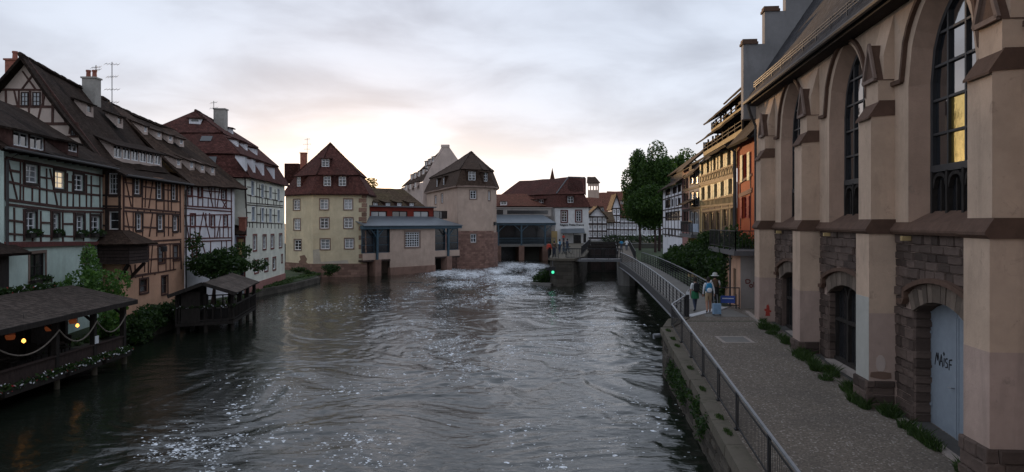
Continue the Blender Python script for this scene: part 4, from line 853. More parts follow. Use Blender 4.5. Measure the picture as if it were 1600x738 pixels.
# eaves, roof with long shed dormer, gutter
n = GF_.n; EA, EB = GF_.pt(-1.5, EV - .05, .75), GF_.pt(GF_.L + .2, EV - .05, .75)
RA_, RB_ = GF_.pt(-1.5, EV + 4.7, -5.2), GF_.pt(GF_.L - .3, EV + 3.0, -3.6)
mb = MB(); mb.slab(EA, EB, RB_, RA_, .16, 14, 8, .05); rf = mb.build('roof', 'tile_dark', t)
mb = MB(); GF_.box(mb, 0, GF_.L, EV - .02, EV + .12, -.3, .62); mb.build('soffit', 'soffit', t)
for k in range(12): mb = MB(); u = .4 + k * .92; GF_.box(mb, u, u + .14, EV - .16, EV - .03, 0, .55); mb.build('rafter_end', 'timber', t)
mb = MB(); mb.tube([EA + Vector((0, 0, -.05)) + n * .06, EB + Vector((0, 0, -.05)) + n * .06], .07, 8); mb.tube([GF_.pt(.1, EV - .1, .7), GF_.pt(.05, EV - .5, .12), GF_.pt(.05, 1, .12)], .06, 8); mb.build('gutter', 'gutter', t)
rs = (RA_.z - EA.z) / ((EA - RA_).dot(n))
for (px, py, w, hh, wins) in ((46, 236, 3.0, .82, 2), (114, 241, 1.3, .62, 1)):
    p = onplane(px, py, EA, EB, RA_); dormer(t, p, n, GF_.u, w, hh, 'timber_brown', 'tile_dark', rs, .2, 2, 1, wins=wins, over=.35)
# wing with dark porch at the far left
PF = Fac((-21.4, 29.4), (-22.1, 32.4)); mb = MB(); mb.prism([(-21.4, 29.2), (-21.75, 32.2), (-24, 32.2), (-24, 29.2)], .5, 5.2); mb.build('porch', 'dark_wood', t)
mb = MB(); mb.slab((-20.9, 28.6, 5.1), (-21.25, 33.0, 5.1), (-24, 33.0, 6.3), (-24, 28.6, 6.3), .12, 4, 3, .02); mb.build('porch_roof', 'tile_dark', t)
# ---- orange house with the great gable
OF = Fac((-22.8, 43.5), (-23.05, 52.4)); OG = Fac((-34.0, 43.6), (-22.8, 43.5)); t = thing('half_timbered_house', (-26, 48, 1), 'orange half-timbered house with tall pink timbered gable and long dormer', 'house')
z3 = zt(150, 250, 6.147); z4 = zt(150, 350, 5.68); z0 = zt(0, 60, 3.353)
orc = [wrect(OF, z3, *r) for r in ((362, 428, 155, 330), (578, 636, 195, 375), (724, 772, 230, 385), (382, 440, 515, 670), (590, 645, 530, 672), (738, 785, 540, 680))]
olo = [wrect(OF, z4, *r) for r in ((555, 607, 195, 345), (685, 738, 190, 320), (388, 462, 490, 610), (582, 635, 465, 620))]
EVo = 9.2
mb = MB(); OF.wall(mb, 0, OF.L, .5, EVo + .1, orc + olo, .12)
ogr = [wrect(OG, z3, 122, 210, 128, 330), wrect(OG, z3, 125, 220, 495, 670)]
OG.wall(mb, 4.0, OG.L, .5, EVo, ogr, .12); w2 = mb.build('wall', 'orange', t)
for i, r in enumerate(orc + olo):
    if i < 6:
        window(t, OF, r, 2, 4 if i < 3 else 3, mw=.03, fw=.06, glass='glass' if i % 2 else 'glass_dull'); u0, u1, a, b = r; fm = MB(); w = .11
        for q in ((u0 - w, u0, a - .1, b + w), (u1, u1 + w, a - .1, b + w), (u0, u1, b, b + w), (u0, u1, a - .16, a)): OF.box(fm, *q, -.02, .06)
        fm.build('window_casing', 'timber', t)
    else: window(t, OF, r, 1, 2, frame='timber_brown', glass='glass_curtain' if i < 8 else 'glass_dull', surround='timber_brown', sw=.1)
for r in ogr:
    window(t, OG, r, 3 if r is ogr[0] else 1, 4 if r is ogr[0] else 2, mw=.03, glass='glass_dull'); u0, u1, a, b = r; fm = MB(); w = .12
    for q in ((u0 - w, u0, a - .1, b + w), (u1, u1 + w, a - .1, b + w), (u0, u1, b, b + w), (u0, u1, a - .16, a)): OG.box(fm, *q, -.02, .06)
    fm.build('window_casing', 'timber', t)
beams(OG, w2, z3, [(60, 445, 245, 445, .2), (60, 470, 245, 470, .15), (60, 340, 245, 340, .14), (228, 115, 228, 690, .2), (100, 130, 100, 690, .2), (60, 630, 110, 630)], 'timber')
beams(OF, w2, z3, [(262, 115, 262, 690, .24), (260, 215, 350, 230), (255, 345, 355, 355), (270, 135, 335, 450), (350, 150, 350, 470), (445, 170, 440, 460), (445, 255, 570, 270), (440, 370, 575, 382), (480, 180, 470, 460), (545, 190, 505, 465), (575, 200, 575, 480), (650, 215, 650, 485), (650, 285, 720, 292), (640, 388, 725, 396), (690, 225, 690, 488), (722, 230, 722, 490), (805, 240, 808, 700, .22), (725, 398, 805, 405),
    (260, 455, 805, 500, .16), (262, 490, 805, 525, .16), (285, 495, 322, 685), (262, 635, 370, 645), (355, 500, 355, 690), (450, 510, 445, 735), (540, 515, 508, 735), (450, 645, 585, 655), (580, 520, 580, 735), (655, 525, 655, 735), (655, 645, 735, 650), (695, 530, 695, 735), (735, 532, 735, 735), (400, 470, 400, 492, .1), (460, 475, 460, 497, .1), (520, 480, 520, 502, .1), (640, 490, 640, 512, .1), (760, 498, 760, 520, .1)], 'timber_brown', .13)
beams(OF, w2, z4, [(465, 155, 752, 140, .14), (465, 188, 752, 172, .14), (465, 190, 460, 450), (500, 185, 480, 440), (455, 315, 750, 298), (545, 180, 550, 430), (620, 180, 620, 420), (655, 178, 655, 410), (683, 176, 685, 405), (748, 150, 755, 400, .2), (295, 478, 705, 405, .13), (240, 470, 600, 425, .13), (300, 370, 320, 455), (345, 360, 345, 450), (430, 345, 430, 430), (350, 460, 350, 482, .1), (410, 450, 410, 475, .1), (520, 430, 520, 455, .1)], 'timber_brown', .12)
# boarded oriel under its own roof
p0 = OF.at(*z4(460, 180)); bx = MB(); c0, c1 = Vector((-24.6, 42.2, 0)), Vector((-21.7, 42.6, 0)); c2 = Vector((-21.75, 46.0, 0)); zb0, zb1 = 4.02, 5.22
bx.prism([(-24.6, 43.4), (-24.6, 42.5), (-21.85, 42.5), (-21.85, 44.7), (-23.2, 44.7)], zb0, zb1); ol = bx.build('oriel', 'dark_wood', t)
for k in range(6):
    z = zb0 + .02 + k * .195; m_ = MB(); m_.hexa([(-24.6, 42.50, z), (-21.83, 42.50, z), (-21.83, 42.44, z), (-24.6, 42.44, z)], [(-24.6, 42.50, z + .16), (-21.83, 42.50, z + .16), (-21.83, 42.47, z + .16), (-24.6, 42.47, z + .16)]); m_.build('board', 'timber', ol)
    m_ = MB(); m_.hexa([(-21.85, 42.44, z), (-21.79, 42.44, z), (-21.79, 44.7, z), (-21.85, 44.7, z)], [(-21.85, 42.44, z + .16), (-21.82, 42.44, z + .16), (-21.82, 44.7, z + .16), (-21.85, 44.7, z + .16)]); m_.build('board', 'timber', ol)
m_ = MB(); m_.slab((-25.0, 42.1, 5.18), (-21.4, 42.1, 5.18), (-22.85, 43.5, 5.98), (-24.2, 43.5, 5.98), .08, 4, 3, .01); m_.slab((-21.4, 42.1, 5.18), (-21.4, 45.1, 5.18), (-22.85, 44.4, 5.98), (-22.85, 43.5, 5.98), .08, 4, 3, .01); m_.build('oriel_roof', 'tile_brown', ol)
for (a, b) in (((-22.0, 42.7, 4.0), (-22.9, 43.5, 3.1)), ((-21.95, 44.5, 4.0), (-22.8, 44.5, 3.1)), ((-24.2, 42.7, 4.0), (-24.2, 43.6, 3.1))): m_ = MB(); m_.bar(a, b, .16); m_.build('brace', 'timber', ol)
# great gable
gz = lambda px, py: OG.at(px, py)
ap = OG.at(41, 93); lf = OG.at(-95, 262); rt = OG.at(167, 264)
mb = MB(); mb.extrude([OG.pt(*lf, .0), OG.pt(*rt, .0), OG.pt(*ap, .0)], OG.n * -.2); gw = mb.build('gable', 'gable_plaster', t)
gw_r = [wrect(OG, z0, 112, 152, 282, 356), wrect(OG, z0, 172, 214, 282, 356), wrect(OG, z0, 372, 400, 470, 512)]
for r in gw_r:
    window(t, OG, r, 2, 3, frame='timber', glass='glass_curtain', proud=.07, fw=.06)
beams(OG, gw, z0, [(-40, 268, 262, 270, .2), (-60, 356, 335, 358, .2), (-60, 448, 410, 450, .26), (350, 515, 430, 517), (420, 603, 510, 603), (118, 172, 190, 268), (186, 175, 115, 268), (100, 275, 100, 355), (158, 275, 160, 355, .2), (225, 270, 225, 355), (75, 275, 90, 350), (32, 275, 32, 350), (240, 275, 222, 355), (276, 280, 276, 448, .18), (335, 358, 345, 445), (310, 360, 345, 445), (152, 360, 152, 400), (215, 360, 198, 430), (278, 360, 278, 448), (410, 455, 410, 520), (370, 455, 362, 500), (415, 515, 490, 665), (140, 110, 575, 690, .26)], 'timber_brown', .15)
ROOF_A = OF.pt(-.55, 9.12, .55); ROOF_B = OF.pt(OF.L + .1, 9.05, .55); KA = OF.pt(-.55, 9.85, -.9); KB = OF.pt(OF.L + .1, 9.75, -.9)
RG = OG.pt(*ap); RDG = Vector((RG.x, 42.95, RG.z + .18)); RDB = Vector((-28.5, 52.6, 15.0))
mb = MB(); mb.slab(ROOF_A, ROOF_B, KB, KA, .14, 12, 3, .03, 5); mb.slab(KA, KB, RDB, RDG, .16, 14, 10, .05, 6); rf = mb.build('roof', 'tile_dark', t)
ridge(t, RDG, RDB, 'tile_brown'); LFT = OG.pt(*lf); mb = MB(); mb.slab((LFT.x - .4, 42.95, LFT.z), (LFT.x - .4, 52.6, LFT.z), RDB, RDG, .16, 8, 6, .05, 8); mb.build('roof', 'tile_dark', t)
mb = MB(); mb.tube([ROOF_A + OF.n * .05, ROOF_B + OF.n * .05], .07, 8); mb.tube([ROOF_B, OF.pt(OF.L, 8.7, .12), OF.pt(OF.L + .02, .6, .12)], .06, 8); mb.build('gutter', 'gutter', t)
slo = (RDG.z - KA.z) / ((KA - RDG).dot(OF.n))
p = onplane((z0(728, 660))[0], z0(728, 655)[1], KA, KB, RDG); dormer(t, p, OF.n, OF.u, 6.6, .95, 'gable_plaster', 'tile_dark', slo, .42, 2, 1, wins=6, over=.3)
for (x, y, w, h) in ((470, 402, .8, .72), (628, 462, .8, .72)):
    p = onplane(*z0(x, y), KA, KB, RDG); dormer(t, p, OF.n, OF.u, w, h, 'gable_plaster', 'tile_dark', slo, .35, 1, 1, frame='gable_plaster', glass='glass_dull')
chimney(t, (-29.75, 44.6), .75, .7, 13.0, 16.05, 1, 'chimney_brick'); q = W3(143, 150, 49.5); chimney(t, (q.x, 49.5), .85, .75, 12.5, W3(143, 124, 49.5).z, 2); aerial(t, W3(175, 160, 50.5).x, 50.5, 13, W3(175, 97, 50.5).z, 4); aerial(t, W3(150, 120, 49.6).x, 49.6, W3(148, 124, 49.6).z, W3(148, 102, 49.6).z, 2)
m_ = MB(); s_ = OF.at(*z4(533, 222)); c = OF.pt(s_[0], s_[1], .5); m_.tube([OF.pt(s_[0], s_[1], .02), c], .02, 6); m_.lathe((c.x, c.y, c.z - .2), [(.02, 0), (.2, .05), (.2, .35), (.02, .4)], 12); m_.build('hanging_sign', 'black_metal', t)
# ---- white half-timbered house
TF = Fac((-23.1, 52.65), (-22.2, 59.6)); t = thing('half_timbered_house', (-25, 56, 1), 'white house with dense dark red timber framing behind the riverside tree', 'house')
z5 = zt(270, 260, 5.272)
trc = [wrect(TF, z5, *r) for r in ((118, 150, 165, 240), (208, 234, 165, 250), (402, 434, 200, 272), (146, 180, 395, 490), (315, 340, 405, 495), (418, 446, 405, 492), (160, 192, 660, 738))]
mb = MB(); TF.wall(mb, 0, TF.L, .5, 9.25, trc, .12); p, q = TF.pt(TF.L, 0), TF.pt(TF.L, 0, -9); mb.face([(p.x, p.y, .5), (q.x, q.y, .5), (q.x, q.y, 9.25), (p.x, p.y, 9.25)]); w3 = mb.build('wall', 'white_plaster', t)
for r in trc:
    window(t, TF, r, 2, 3, mw=.03, fw=.05); u0, u1, a, b = r; fm = MB(); w = .09
    for qq in ((u0 - w, u0, a - .1, b + w), (u1, u1 + w, a - .1, b + w), (u0, u1, b, b + w), (u0, u1, a - .13, a)): TF.box(fm, *qq, -.02, .06)
    fm.build('window_casing', 'timber_red', t)
beams(TF, w3, z5, [(85, 140, 485, 180, .16), (85, 235, 485, 288), (85, 325, 485, 348, .15), (85, 345, 485, 372, .15), (90, 405, 485, 395), (90, 492, 485, 505), (90, 595, 485, 590, .15), (90, 622, 485, 612, .15), (85, 140, 88, 735, .18), (480, 180, 486, 735, .18), (120, 240, 122, 325), (160, 150, 162, 330), (205, 245, 205, 330), (245, 160, 245, 340), (290, 165, 330, 340), (345, 175, 350, 345), (385, 180, 360, 345), (440, 185, 440, 345), (410, 290, 440, 345), (440, 290, 410, 345), (290, 255, 290, 340), (315, 180, 315, 260),
    (240, 200, 400, 212), (100, 400, 130, 590), (180, 500, 185, 595), (250, 380, 210, 590), (250, 380, 305, 590), (270, 385, 270, 500), (220, 500, 222, 590), (345, 505, 345, 590), (395, 400, 360, 590), (385, 505, 385, 590), (415, 505, 415, 590), (455, 505, 455, 590), (300, 385, 300, 500), (140, 505, 140, 590), (200, 625, 200, 735), (240, 625, 270, 735), (310, 622, 310, 735), (90, 670, 240, 662), (400, 615, 400, 735), (440, 612, 440, 735)], 'timber_red', .12)
EA, EB = Vector((-22.55, 52.55, 9.05)), Vector((-21.35, 60.3, 9.15)); RA_, RB_ = Vector((-28.5, 52.6, 14.85)), Vector((-27.6, 61.0, 13.9))
mb = MB(); mb.slab(EA, EB, RB_, RA_, .16, 12, 9, .06, 3); rf = mb.build('roof', 'tile_brown', t); mb = MB(); mb.slab(RA_ + Vector((-5.5, 0, -5.8)), RB_ + Vector((-5.5, 0, -5)), RB_, RA_, .16, 6, 4, .05, 3); mb.build('roof', 'tile_brown', t)
mb = MB(); mb.extrude([RB_ + Vector((.2, -.3, -.25)), Vector((-21.9, 60.0, 9.1)), Vector((-33, 60.6, 9.1))], (0, -.15, 0)); mb.build('gable', 'gable_plaster', t)
ridge(t, RA_, RB_, 'tile_brown'); slo = (RA_.z - EA.z) / ((EA - RA_).dot(TF.n))
z6 = zt(230, 150, 4.1)
for (x, y, w, h) in ((202, 455, .62, .62), (286, 470, .62, .62), (355, 487, .62, .62), (420, 502, .6, .62), (76, 272, .62, .55), (150, 296, .62, .55), (220, 318, .62, .55)):
    p = onplane(*z6(x, y), EA, EB, RA_); dormer(t, p, TF.n, TF.u, w, h, 'gable_plaster', 'tile_brown', slo, .38, 2, 1, over=.12)
for (x, y) in ((935, 672), (995, 690), (763, 500), (832, 523)):
    p = onplane(*z0(x, y), KA, KB, RDG); dormer(root_of(rf) if x > 990 else bpy.data.objects['half_timbered_house.001'], p, OF.n, OF.u, .62, .6, 'gable_plaster', 'tile_brown', slo, .38, 2, 1, over=.12)
# ---- low blue annex
AF = Fac((-22.15, 59.9), (-21.85, 60.85)); t = thing('annex', (-23, 60.5, .6), 'small pale blue annex with dark tiled roof between two taller houses', 'house')
AX = Fac((-25.5, 59.95), (-21.95, 60.85)); ar = [AX.rect(371, 382, 372, 400), AX.rect(371, 382, 408, 432)]
mb = MB(); AX.wall(mb, 0, AX.L, .5, 5.6, ar, .1); mb.build('wall', 'pale_blue', t)
for r in ar: window(t, AX, r, 1, 1, frame='timber_red', glass='ochre' if r is ar[0] else 'glass_dull', surround='timber_red', sw=.08)
mb = MB(); mb.slab(AX.pt(1.0, 5.45, .6), AX.pt(AX.L + .3, 5.45, .6), AX.pt(AX.L + .2, 6.9, -1.2), AX.pt(1.0, 7.6, -1.2), .12, 5, 4, .02); mb.build('roof', 'tile_dark', t); chimney(t, (-21.95, 60.75), .5, .4, 5.3, 6.75, 0, 'chimney_brick')
# ---- cream house with red mansard
CF = Fac((-21.8, 61.0), (-23.1, 75.7)); CS = Fac((-33.0, 60.0), (-21.8, 61.0)); t = thing('mansard_house', (-26, 67, .6), 'tall cream house with red three-tier mansard roof and pale blue shutters', 'house')
cr = [wrect(CF, z5, *r) for r in ((645, 668, 125, 240), (728, 748, 150, 258), (795, 813, 170, 268), (862, 878, 188, 282), (650, 676, 335, 450), (730, 750, 345, 455), (795, 814, 350, 458), (863, 880, 362, 460), (662, 690, 570, 690), (742, 768, 572, 680), (808, 832, 568, 672), (876, 898, 562, 665))]
z7 = zt(250, 320, 3.69); cr += [wrect(CF, z7, *r) for r in ((545, 567, 327, 390), (603, 622, 315, 380), (650, 667, 308, 372), (700, 706, 292, 330))]
EVc = 10.1; mb = MB(); CF.wall(mb, 0, CF.L, .3, EVc, cr, .14); CS.wall(mb, 0, CS.L, .3, EVc); wall = mb.build('wall', 'cream', t)
for i, r in enumerate(cr):
    if i < 8: window(t, CF, r, 1, 2, frame='shutter_blue', glass='glass_curtain', surround='white_frame', sw=.06)
    else: window(t, CF, r, 2 if i < 12 else 1, 3 if i < 12 else 2, surround='red_stone', sw=.14, glass='glass_dull')
beams(CF, wall, z5, [(595, 95, 610, 500, .42), (612, 170, 640, 175), (612, 235, 905, 290, .13), (612, 300, 905, 325, .13), (612, 318, 905, 340, .13), (612, 380, 640, 380), (612, 460, 905, 475, .13), (690, 130, 690, 505, .12), (690, 180, 725, 188), (755, 205, 790, 210), (820, 220, 858, 226), (690, 395, 725, 397), (755, 400, 790, 402), (820, 402, 858, 404), (640, 245, 640, 300), (710, 255, 710, 310), (735, 262, 735, 315), (760, 270, 760, 318), (780, 272, 780, 320), (830, 280, 830, 325), (850, 282, 850, 325), (880, 288, 880, 328), (630, 462, 630, 505), (655, 465, 655, 505), (720, 468, 720, 508), (745, 468, 745, 508), (780, 470, 780, 510), (810, 470, 810, 512), (840, 472, 840, 512), (870, 473, 870, 514), (895, 474, 895, 514), (710, 150, 712, 250), (765, 160, 767, 265), (840, 190, 842, 275), (720, 345, 720, 460), (770, 348, 770, 462), (835, 352, 835, 465)], 'timber', .11)
mb = MB(); CF.box(mb, -.05, CF.L + .05, .3, 1.25, -.1, .08); mb.build('plinth', 'pink_plinth', t)
n = CF.n; ring = lambda s, z: [CF.pt(-.45 + s, z, .45 - s), CF.pt(CF.L + .3, z, .45 - s), CF.pt(CF.L + .3, z, -12.0 + s), CF.pt(-.45 + s, z, -12.0 + s)]
r0, r1, r1b, r2, r2b = ring(0, EVc), ring(1.25, 12.15), ring(1.05, 12.1), ring(3.3, 14.1), ring(3.1, 14.05); pk0, pk1 = CF.pt(5.6, 16.35, -5.8), CF.pt(CF.L + .3, 16.1, -5.8)
mb = MB()
for a, b in ((r0, r1), (r1b, r2)):
    mb.slab(a[0], a[1], b[1], b[0], .14, 12, 4, .02, 2); mb.slab(a[3], a[0], b[0], b[3], .14, 10, 4, .02, 4); mb.slab(a[2], a[3], b[3], b[2], .14, 4, 2, .02, 4)
mb.slab(r2b[0], r2b[1], pk1, pk0, .14, 10, 5, .03, 2); mb.slab(r2b[3], r2b[0], pk0 + Vector((0, 0, .001)), pk0, .14, 8, 5, .03, 2); mb.slab(r2b[2], r2b[3], pk0, pk1, .14, 4, 3, .03, 2); rf = mb.build('roof', 'tile_red', t)
ridge(t, pk0, pk1, 'tile_red'); ridge(t, r2b[0], pk0, 'tile_red', .1); mb = MB(); mb.face([r0[1], r1[1], r2[1], pk1, r2[2], r1[2], r0[2]]); mb.build('gable', 'cream', t)
for (x, y, w, h, a, b) in ((633, 475, .55, 1.15, r0, r1), (685, 490, .55, 1.15, r0, r1), (742, 508, .55, 1.15, r0, r1), (811, 530, .55, 1.1, r0, r1), (578, 325, .5, .6, r1b, r2), (636, 347, .5, .6, r1b, r2), (690, 370, .5, .6, r1b, r2), (700, 378, .5, .6, r1b, r2)):
    p = onplane(*z6(x, y), a[0], a[1], b[0]); sl_ = (b[0].z - a[0].z) / ((a[0] - b[0]).dot(n)); dormer(t, p, n, CF.u, w * 1.25, h, 'white_plaster', 'tile_red', sl_, .15, 2, 2, over=.12)
p = onplane(*z6(545, 240), r2b[0], r2b[1], pk0); dormer(t, p, n, CF.u, .6, .5, 'white_plaster', 'tile_red', 1.0, .2, 1, 1)
csn = CS.n
p = onplane(*z6(305, 178), r2b[3], r2b[0], pk0); dormer(t, p, csn, CS.u, .95, .5, 'white_plaster', 'tile_red', .9, .1, 1, 1)
for (x, y, w, h, ring_) in ((380, 278, .9, .7, (r1b, r2)), (415, 415, .7, .7, (r0, r1))):
    a, b = ring_; p = onplane(*z6(x, y), a[3], a[0], b[3]); up_ = ((b[3] + b[0]) / 2 - (a[3] + a[0]) / 2).normalized(); k = MB(); u = CS.u * w / 2; v = up_ * h / 2; nn = u.cross(v).normalized(); nn = nn if nn.z > 0 else -nn
    k.hexa([p - u - v, p + u - v, p + u + v, p - u + v], [q + nn * .09 for q in (p - u - v, p + u - v, p + u + v, p - u + v)]); k.build('skylight', 'glass', rf)
q = W3(345, 190, 69); chimney(t, (q.x, 69), 1.0, .8, 13.5, W3(345, 172, 69).z, 0); aerial(t, W3(334, 170, 68).x, 68, 15, W3(334, 158, 68).z, 2)
# ------------------------------------------------------------------ riverside restaurant pavilion (far left)
t = thing('restaurant_pavilion', (-19, 30, .5), 'dark open timber restaurant pavilion over the water with hanging lamps and rope garlands', 'pavilion')
d0, d1 = 17.5, 34.0; fx = lambda d: -17.45 - .02 * (d - 26)
mb = MB(); mb.slab((fx(d0) + .35, d0, 2.80), (fx(d1) + .35, d1 + .35, 2.86), (-20.6, d1 + .9, 3.48), (-20.6, d0, 3.48), .10, 16, 6, .02, 3); mb.build('roof', 'shingle', t)
mb = MB(); mb.bar((fx(d0) + .36, d0, 2.70), (fx(d1) + .36, d1 + .3, 2.76), .05, .20); mb.build('fascia', 'dark_wood', t)
for k in range(9):
    m_ = MB(); z = .62; x = -20.4 + k * .34; m_.box(x, x + .325, d0, d1, z, z + .06); m_.build('deck_board', 'dark_wood', t)
mb = MB(); mb.box(-17.55, -17.42, d0, d1, .35, .68); mb.box(-20.3, -17.5, d1 - .12, d1, .35, .66); mb.build('deck_beam', 'timber', t)
posts = [18.2, 21.5, 25.1, 28.8, 31.4, 33.8]
for d in posts:
    m_ = MB(); m_.box(-17.75, -17.55, d - .1, d + .1, .6, 2.8); m_.build('post', 'dark_wood', t)
    m_ = MB(); m_.box(-20.4, -20.2, d - .1, d + .1, .6, 3.4); m_.build('post', 'dark_wood', t)
    m_ = MB(); m_.tube([(-17.6, d, -1), (-17.6, d, .5)], .11, 10); m_.build('pile', 'coping_stone', t)
    m_ = MB(); m_.bar((-17.65, d, 2.2), (-18.5, d, 2.9), .09); m_.build('brace', 'dark_wood', t)
for (a, b) in zip(posts, posts[1:]):
    m_ = MB(); m_.box(-17.66, -17.60, a + .1, b - .1, .68, 1.22); m_.box(-17.70, -17.54, a + .1, b - .1, 1.22, 1.28); m_.build('parapet', 'timber', t)
    pts = [(-17.5, a + (b - a) * i / 14, 2.25 - 4 * .62 * (i / 14) * (1 - i / 14)) for i in range(15)]; m_ = MB(); m_.tube(pts, .028, 6); m_.build('rope', 'rope', t)
mb = MB(); mb.box(-20.55, -20.42, d0, d1, .5, 3.0); mb.build('dark_backing', 'dark_wood', t)  # dark sheet raised at the back so the shaded interior reads dark
for d in (19, 23.5, 27.2, 30.6):
    m_ = MB(); m_.lathe((-19.0, d, .68), [(.28, 0), (.05, .05), (.05, .7), (.55, .72), (.55, .76), (.01, .77)], 14); tb = tag(m_.build('cafe_table', 'dark_wood'), None, None); 
    tag(tb, {19: 'round dark table nearest inside the restaurant pavilion', 23.5: 'round dark table, second in the row inside the pavilion', 27.2: 'round dark table below the middle lamps of the pavilion', 30.6: 'round dark table at the far end of the pavilion'}[d], 'table', 'tables in the restaurant pavilion')
    for s in (-1, 1):
        c = thing('cafe_chair', (-19.0, d + s * .95, .68), 'dark wooden chair drawn up to a table inside the pavilion', 'chair', 'chairs in the restaurant pavilion'); c['label'] = 'dark wooden chair on the %s side of the %s table in the pavilion' % ('far' if s > 0 else 'near', {19: 'nearest', 23.5: 'second', 27.2: 'third', 30.6: 'farthest'}[d]); y = d + s * .95
        m_ = MB(); m_.box(-19.22, -18.78, y - .2, y + .2, 1.1, 1.15); m_.build('seat', 'dark_wood', c); m_ = MB(); m_.box(-19.22, -18.78, y + s * .17, y + s * .21, 1.25, 1.62); m_.build('backrest', 'dark_wood', c)
        for (a, b) in ((-.19, -.17), (.15, -.17), (-.19, .17), (.15, .17)): m_ = MB(); m_.box(-19 + a, -19 + a + .04, y + b - .02, y + b + .02, .68, 1.1 if b * s < 0 else 1.6); m_.build('leg', 'dark_wood', c)
for i, (px, py, d, lit) in enumerate(((16, 524, 27.4, 0), (37, 533, 27.0, 1), (77, 511, 30.3, 0), (114, 500, 32.2, 0), (121, 509, 31.8, 1))):
    p = W3(px, py, d); c = thing('hanging_lamp', (p.x, p.y, p.z), ['dim wicker lamp hanging nearest the left picture edge', 'brightly lit orange lamp hanging near the left end of the pavilion', 'dim wicker lamp hanging in the middle of the pavilion', 'dim wicker lamp hanging beside the bright lamp at the far end', 'brightly lit orange lamp hanging at the far end of the pavilion'][i], 'lamp', 'lamps hanging in the restaurant pavilion')
    m_ = MB(); m_.tube([p + Vector((0, 0, .12)), (p.x, p.y, 3.1)], .008, 5); m_.build('cord', 'black_metal', c)
    if lit: m_ = MB(); m_.lathe(p, [(.01, -.08), (.065, -.03), (.07, .02), (.04, .07), (.01, .09)], 12); m_.build('bulb', 'lamp_glow', c, True)
    else:
        m_ = MB(); m_.lathe(p, [(.13, -.16), (.17, -.06), (.16, .0)], 14); m_.build('lamp_shade', 'lamp_dim', c); m_ = MB(); m_.lathe(p, [(.17, .03), (.15, .1), (.03, .16)], 14); m_.build('lamp_cap', 'terracotta', c)
for k, (a, b) in enumerate(zip(posts, posts[1:])):
    c = thing('flower_box', (-17.3, (a + b) / 2, .4), ['white flowering window box hung at the near end of the pavilion deck', 'white flowering box on the pavilion deck edge, second from near end', 'white flowering box at the middle of the pavilion deck edge', 'white flowering box on the pavilion deck edge, second from far end', 'white flowering box at the far end of the pavilion deck edge'][k], 'flower box', 'flower boxes along the pavilion deck')
    m_ = MB(); m_.box(-17.42, -17.18, a + .15, b - .15, .45, .68); m_.build('planter', 'dark_wood', c); bl = [((-17.28, a + .3 + (b - a - .6) * i / 5, .72), (.18, .34, .16)) for i in range(6)]
    leaves('foliage', bl, 420, .07, 'leaf_dark', c, .2); leaves('petals', bl, 48, .062, 'petal_white', c, .9, 3); leaves('petals', bl, 10, .05, 'petal_red', c, .9, 5)
c = thing('roof_planter', (-20.8, 29, 3.2), 'long planter of white flowers along the top of the pavilion roof', 'planter'); m_ = MB(); m_.box(-21.0, -20.66, 18, 34.0, 3.1, 3.46); m_.build('planter', 'dark_wood', c)
bl = [((-20.8, 18.3 + i * .8, 3.56), (.24, .5, .2)) for i in range(20)]; leaves('foliage', bl, 2200, .09, 'leaf_dark', c, .2); leaves('petals', bl, 70, .07, 'petal_white', c, .95, 3); leaves('petals', bl, 60, .06, 'petal_red', c, .95, 4)
# white notice fixed to a post
p = W3(104, 548, 31.4); m_ = MB(); m_.box(-17.53, -17.50, 31.3, 31.55, 1.3, 1.62); tag(m_.build('notice', 'sign_white'), 'small white notice on a post of the pavilion', 'notice')
# ------------------------------------------------------------------ second, gabled river pavilion
t = thing('river_pavilion', (-18.5, 47, .4), 'dark gabled timber pavilion on a balustraded deck in the river', 'pavilion')
nl, nr, fr, fl_ = Vector((-19.4, 41.9, 0)), Vector((-16.15, 43.6, 0)), Vector((-17.6, 52.0, 0)), Vector((-20.9, 50.3, 0)); ez, rz = 2.28, 2.95
Z = lambda v, z: Vector((v.x, v.y, z)); rn, rfar = (nl + nr) / 2, (fl_ + fr) / 2
mb = MB(); mb.slab(Z(nr, ez), Z(fr, ez), Z(rfar, rz), Z(rn, rz), .08, 10, 4, .015, 2); mb.build('roof', 'grey_felt', t); mb = MB(); mb.slab(Z(fl_, ez), Z(nl, ez), Z(rn, rz), Z(rfar, rz), .08, 10, 4, .015, 2); mb.build('roof', 'grey_felt', t)
ins = lambda a, b, k: a.lerp(b, k)
q = [ins(nl, fr, .07), ins(nr, fl_, .07), ins(fr, nl, .05), ins(fl_, nr, .05)]
mb = MB(); mb.prism([tuple(v)[:2] for v in q], .42, .60); mb.build('deck', 'dark_wood', t)
mb = MB()
for (a, b) in ((Z(nl, ez - .06), Z(rn, rz - .06)), (Z(rn, rz - .06), Z(nr, ez - .06))): mb.bar(a, b, .07, .2)
mb.build('bargeboard', 'dark_wood', t)
for i in range(4):
    a, b = q[i], q[(i + 1) % 4]; nn = max(2, int((b - a).length / 2.4))
    for k in range(nn):
        p = a.lerp(b, k / nn).lerp((q[0] + q[2]) / 2, .06); m_ = MB(); m_.box(p.x - .09, p.x + .09, p.y - .09, p.y + .09, .6, 2.22); m_.build('post', 'dark_wood', t)
        m_ = MB(); m_.tube([(p.x, p.y, -1), (p.x, p.y, .45)], .12, 8); m_.build('pile', 'dark_wood', t)
    m_ = MB(); m_.bar(Z(a, 1.5), Z(b, 1.5), .08, .07); m_.bar(Z(a, .72), Z(b, .72), .06, .06); m_.build('rail', 'dark_wood', t)
    m2 = int((b - a).length / .42)
    for k in range(m2):
        p = a.lerp(b, (k + .5) / m2); m_ = MB(); m_.bar(Z(p, .6), Z(p, 1.5), .07); m_.build('baluster', 'dark_wood', t)
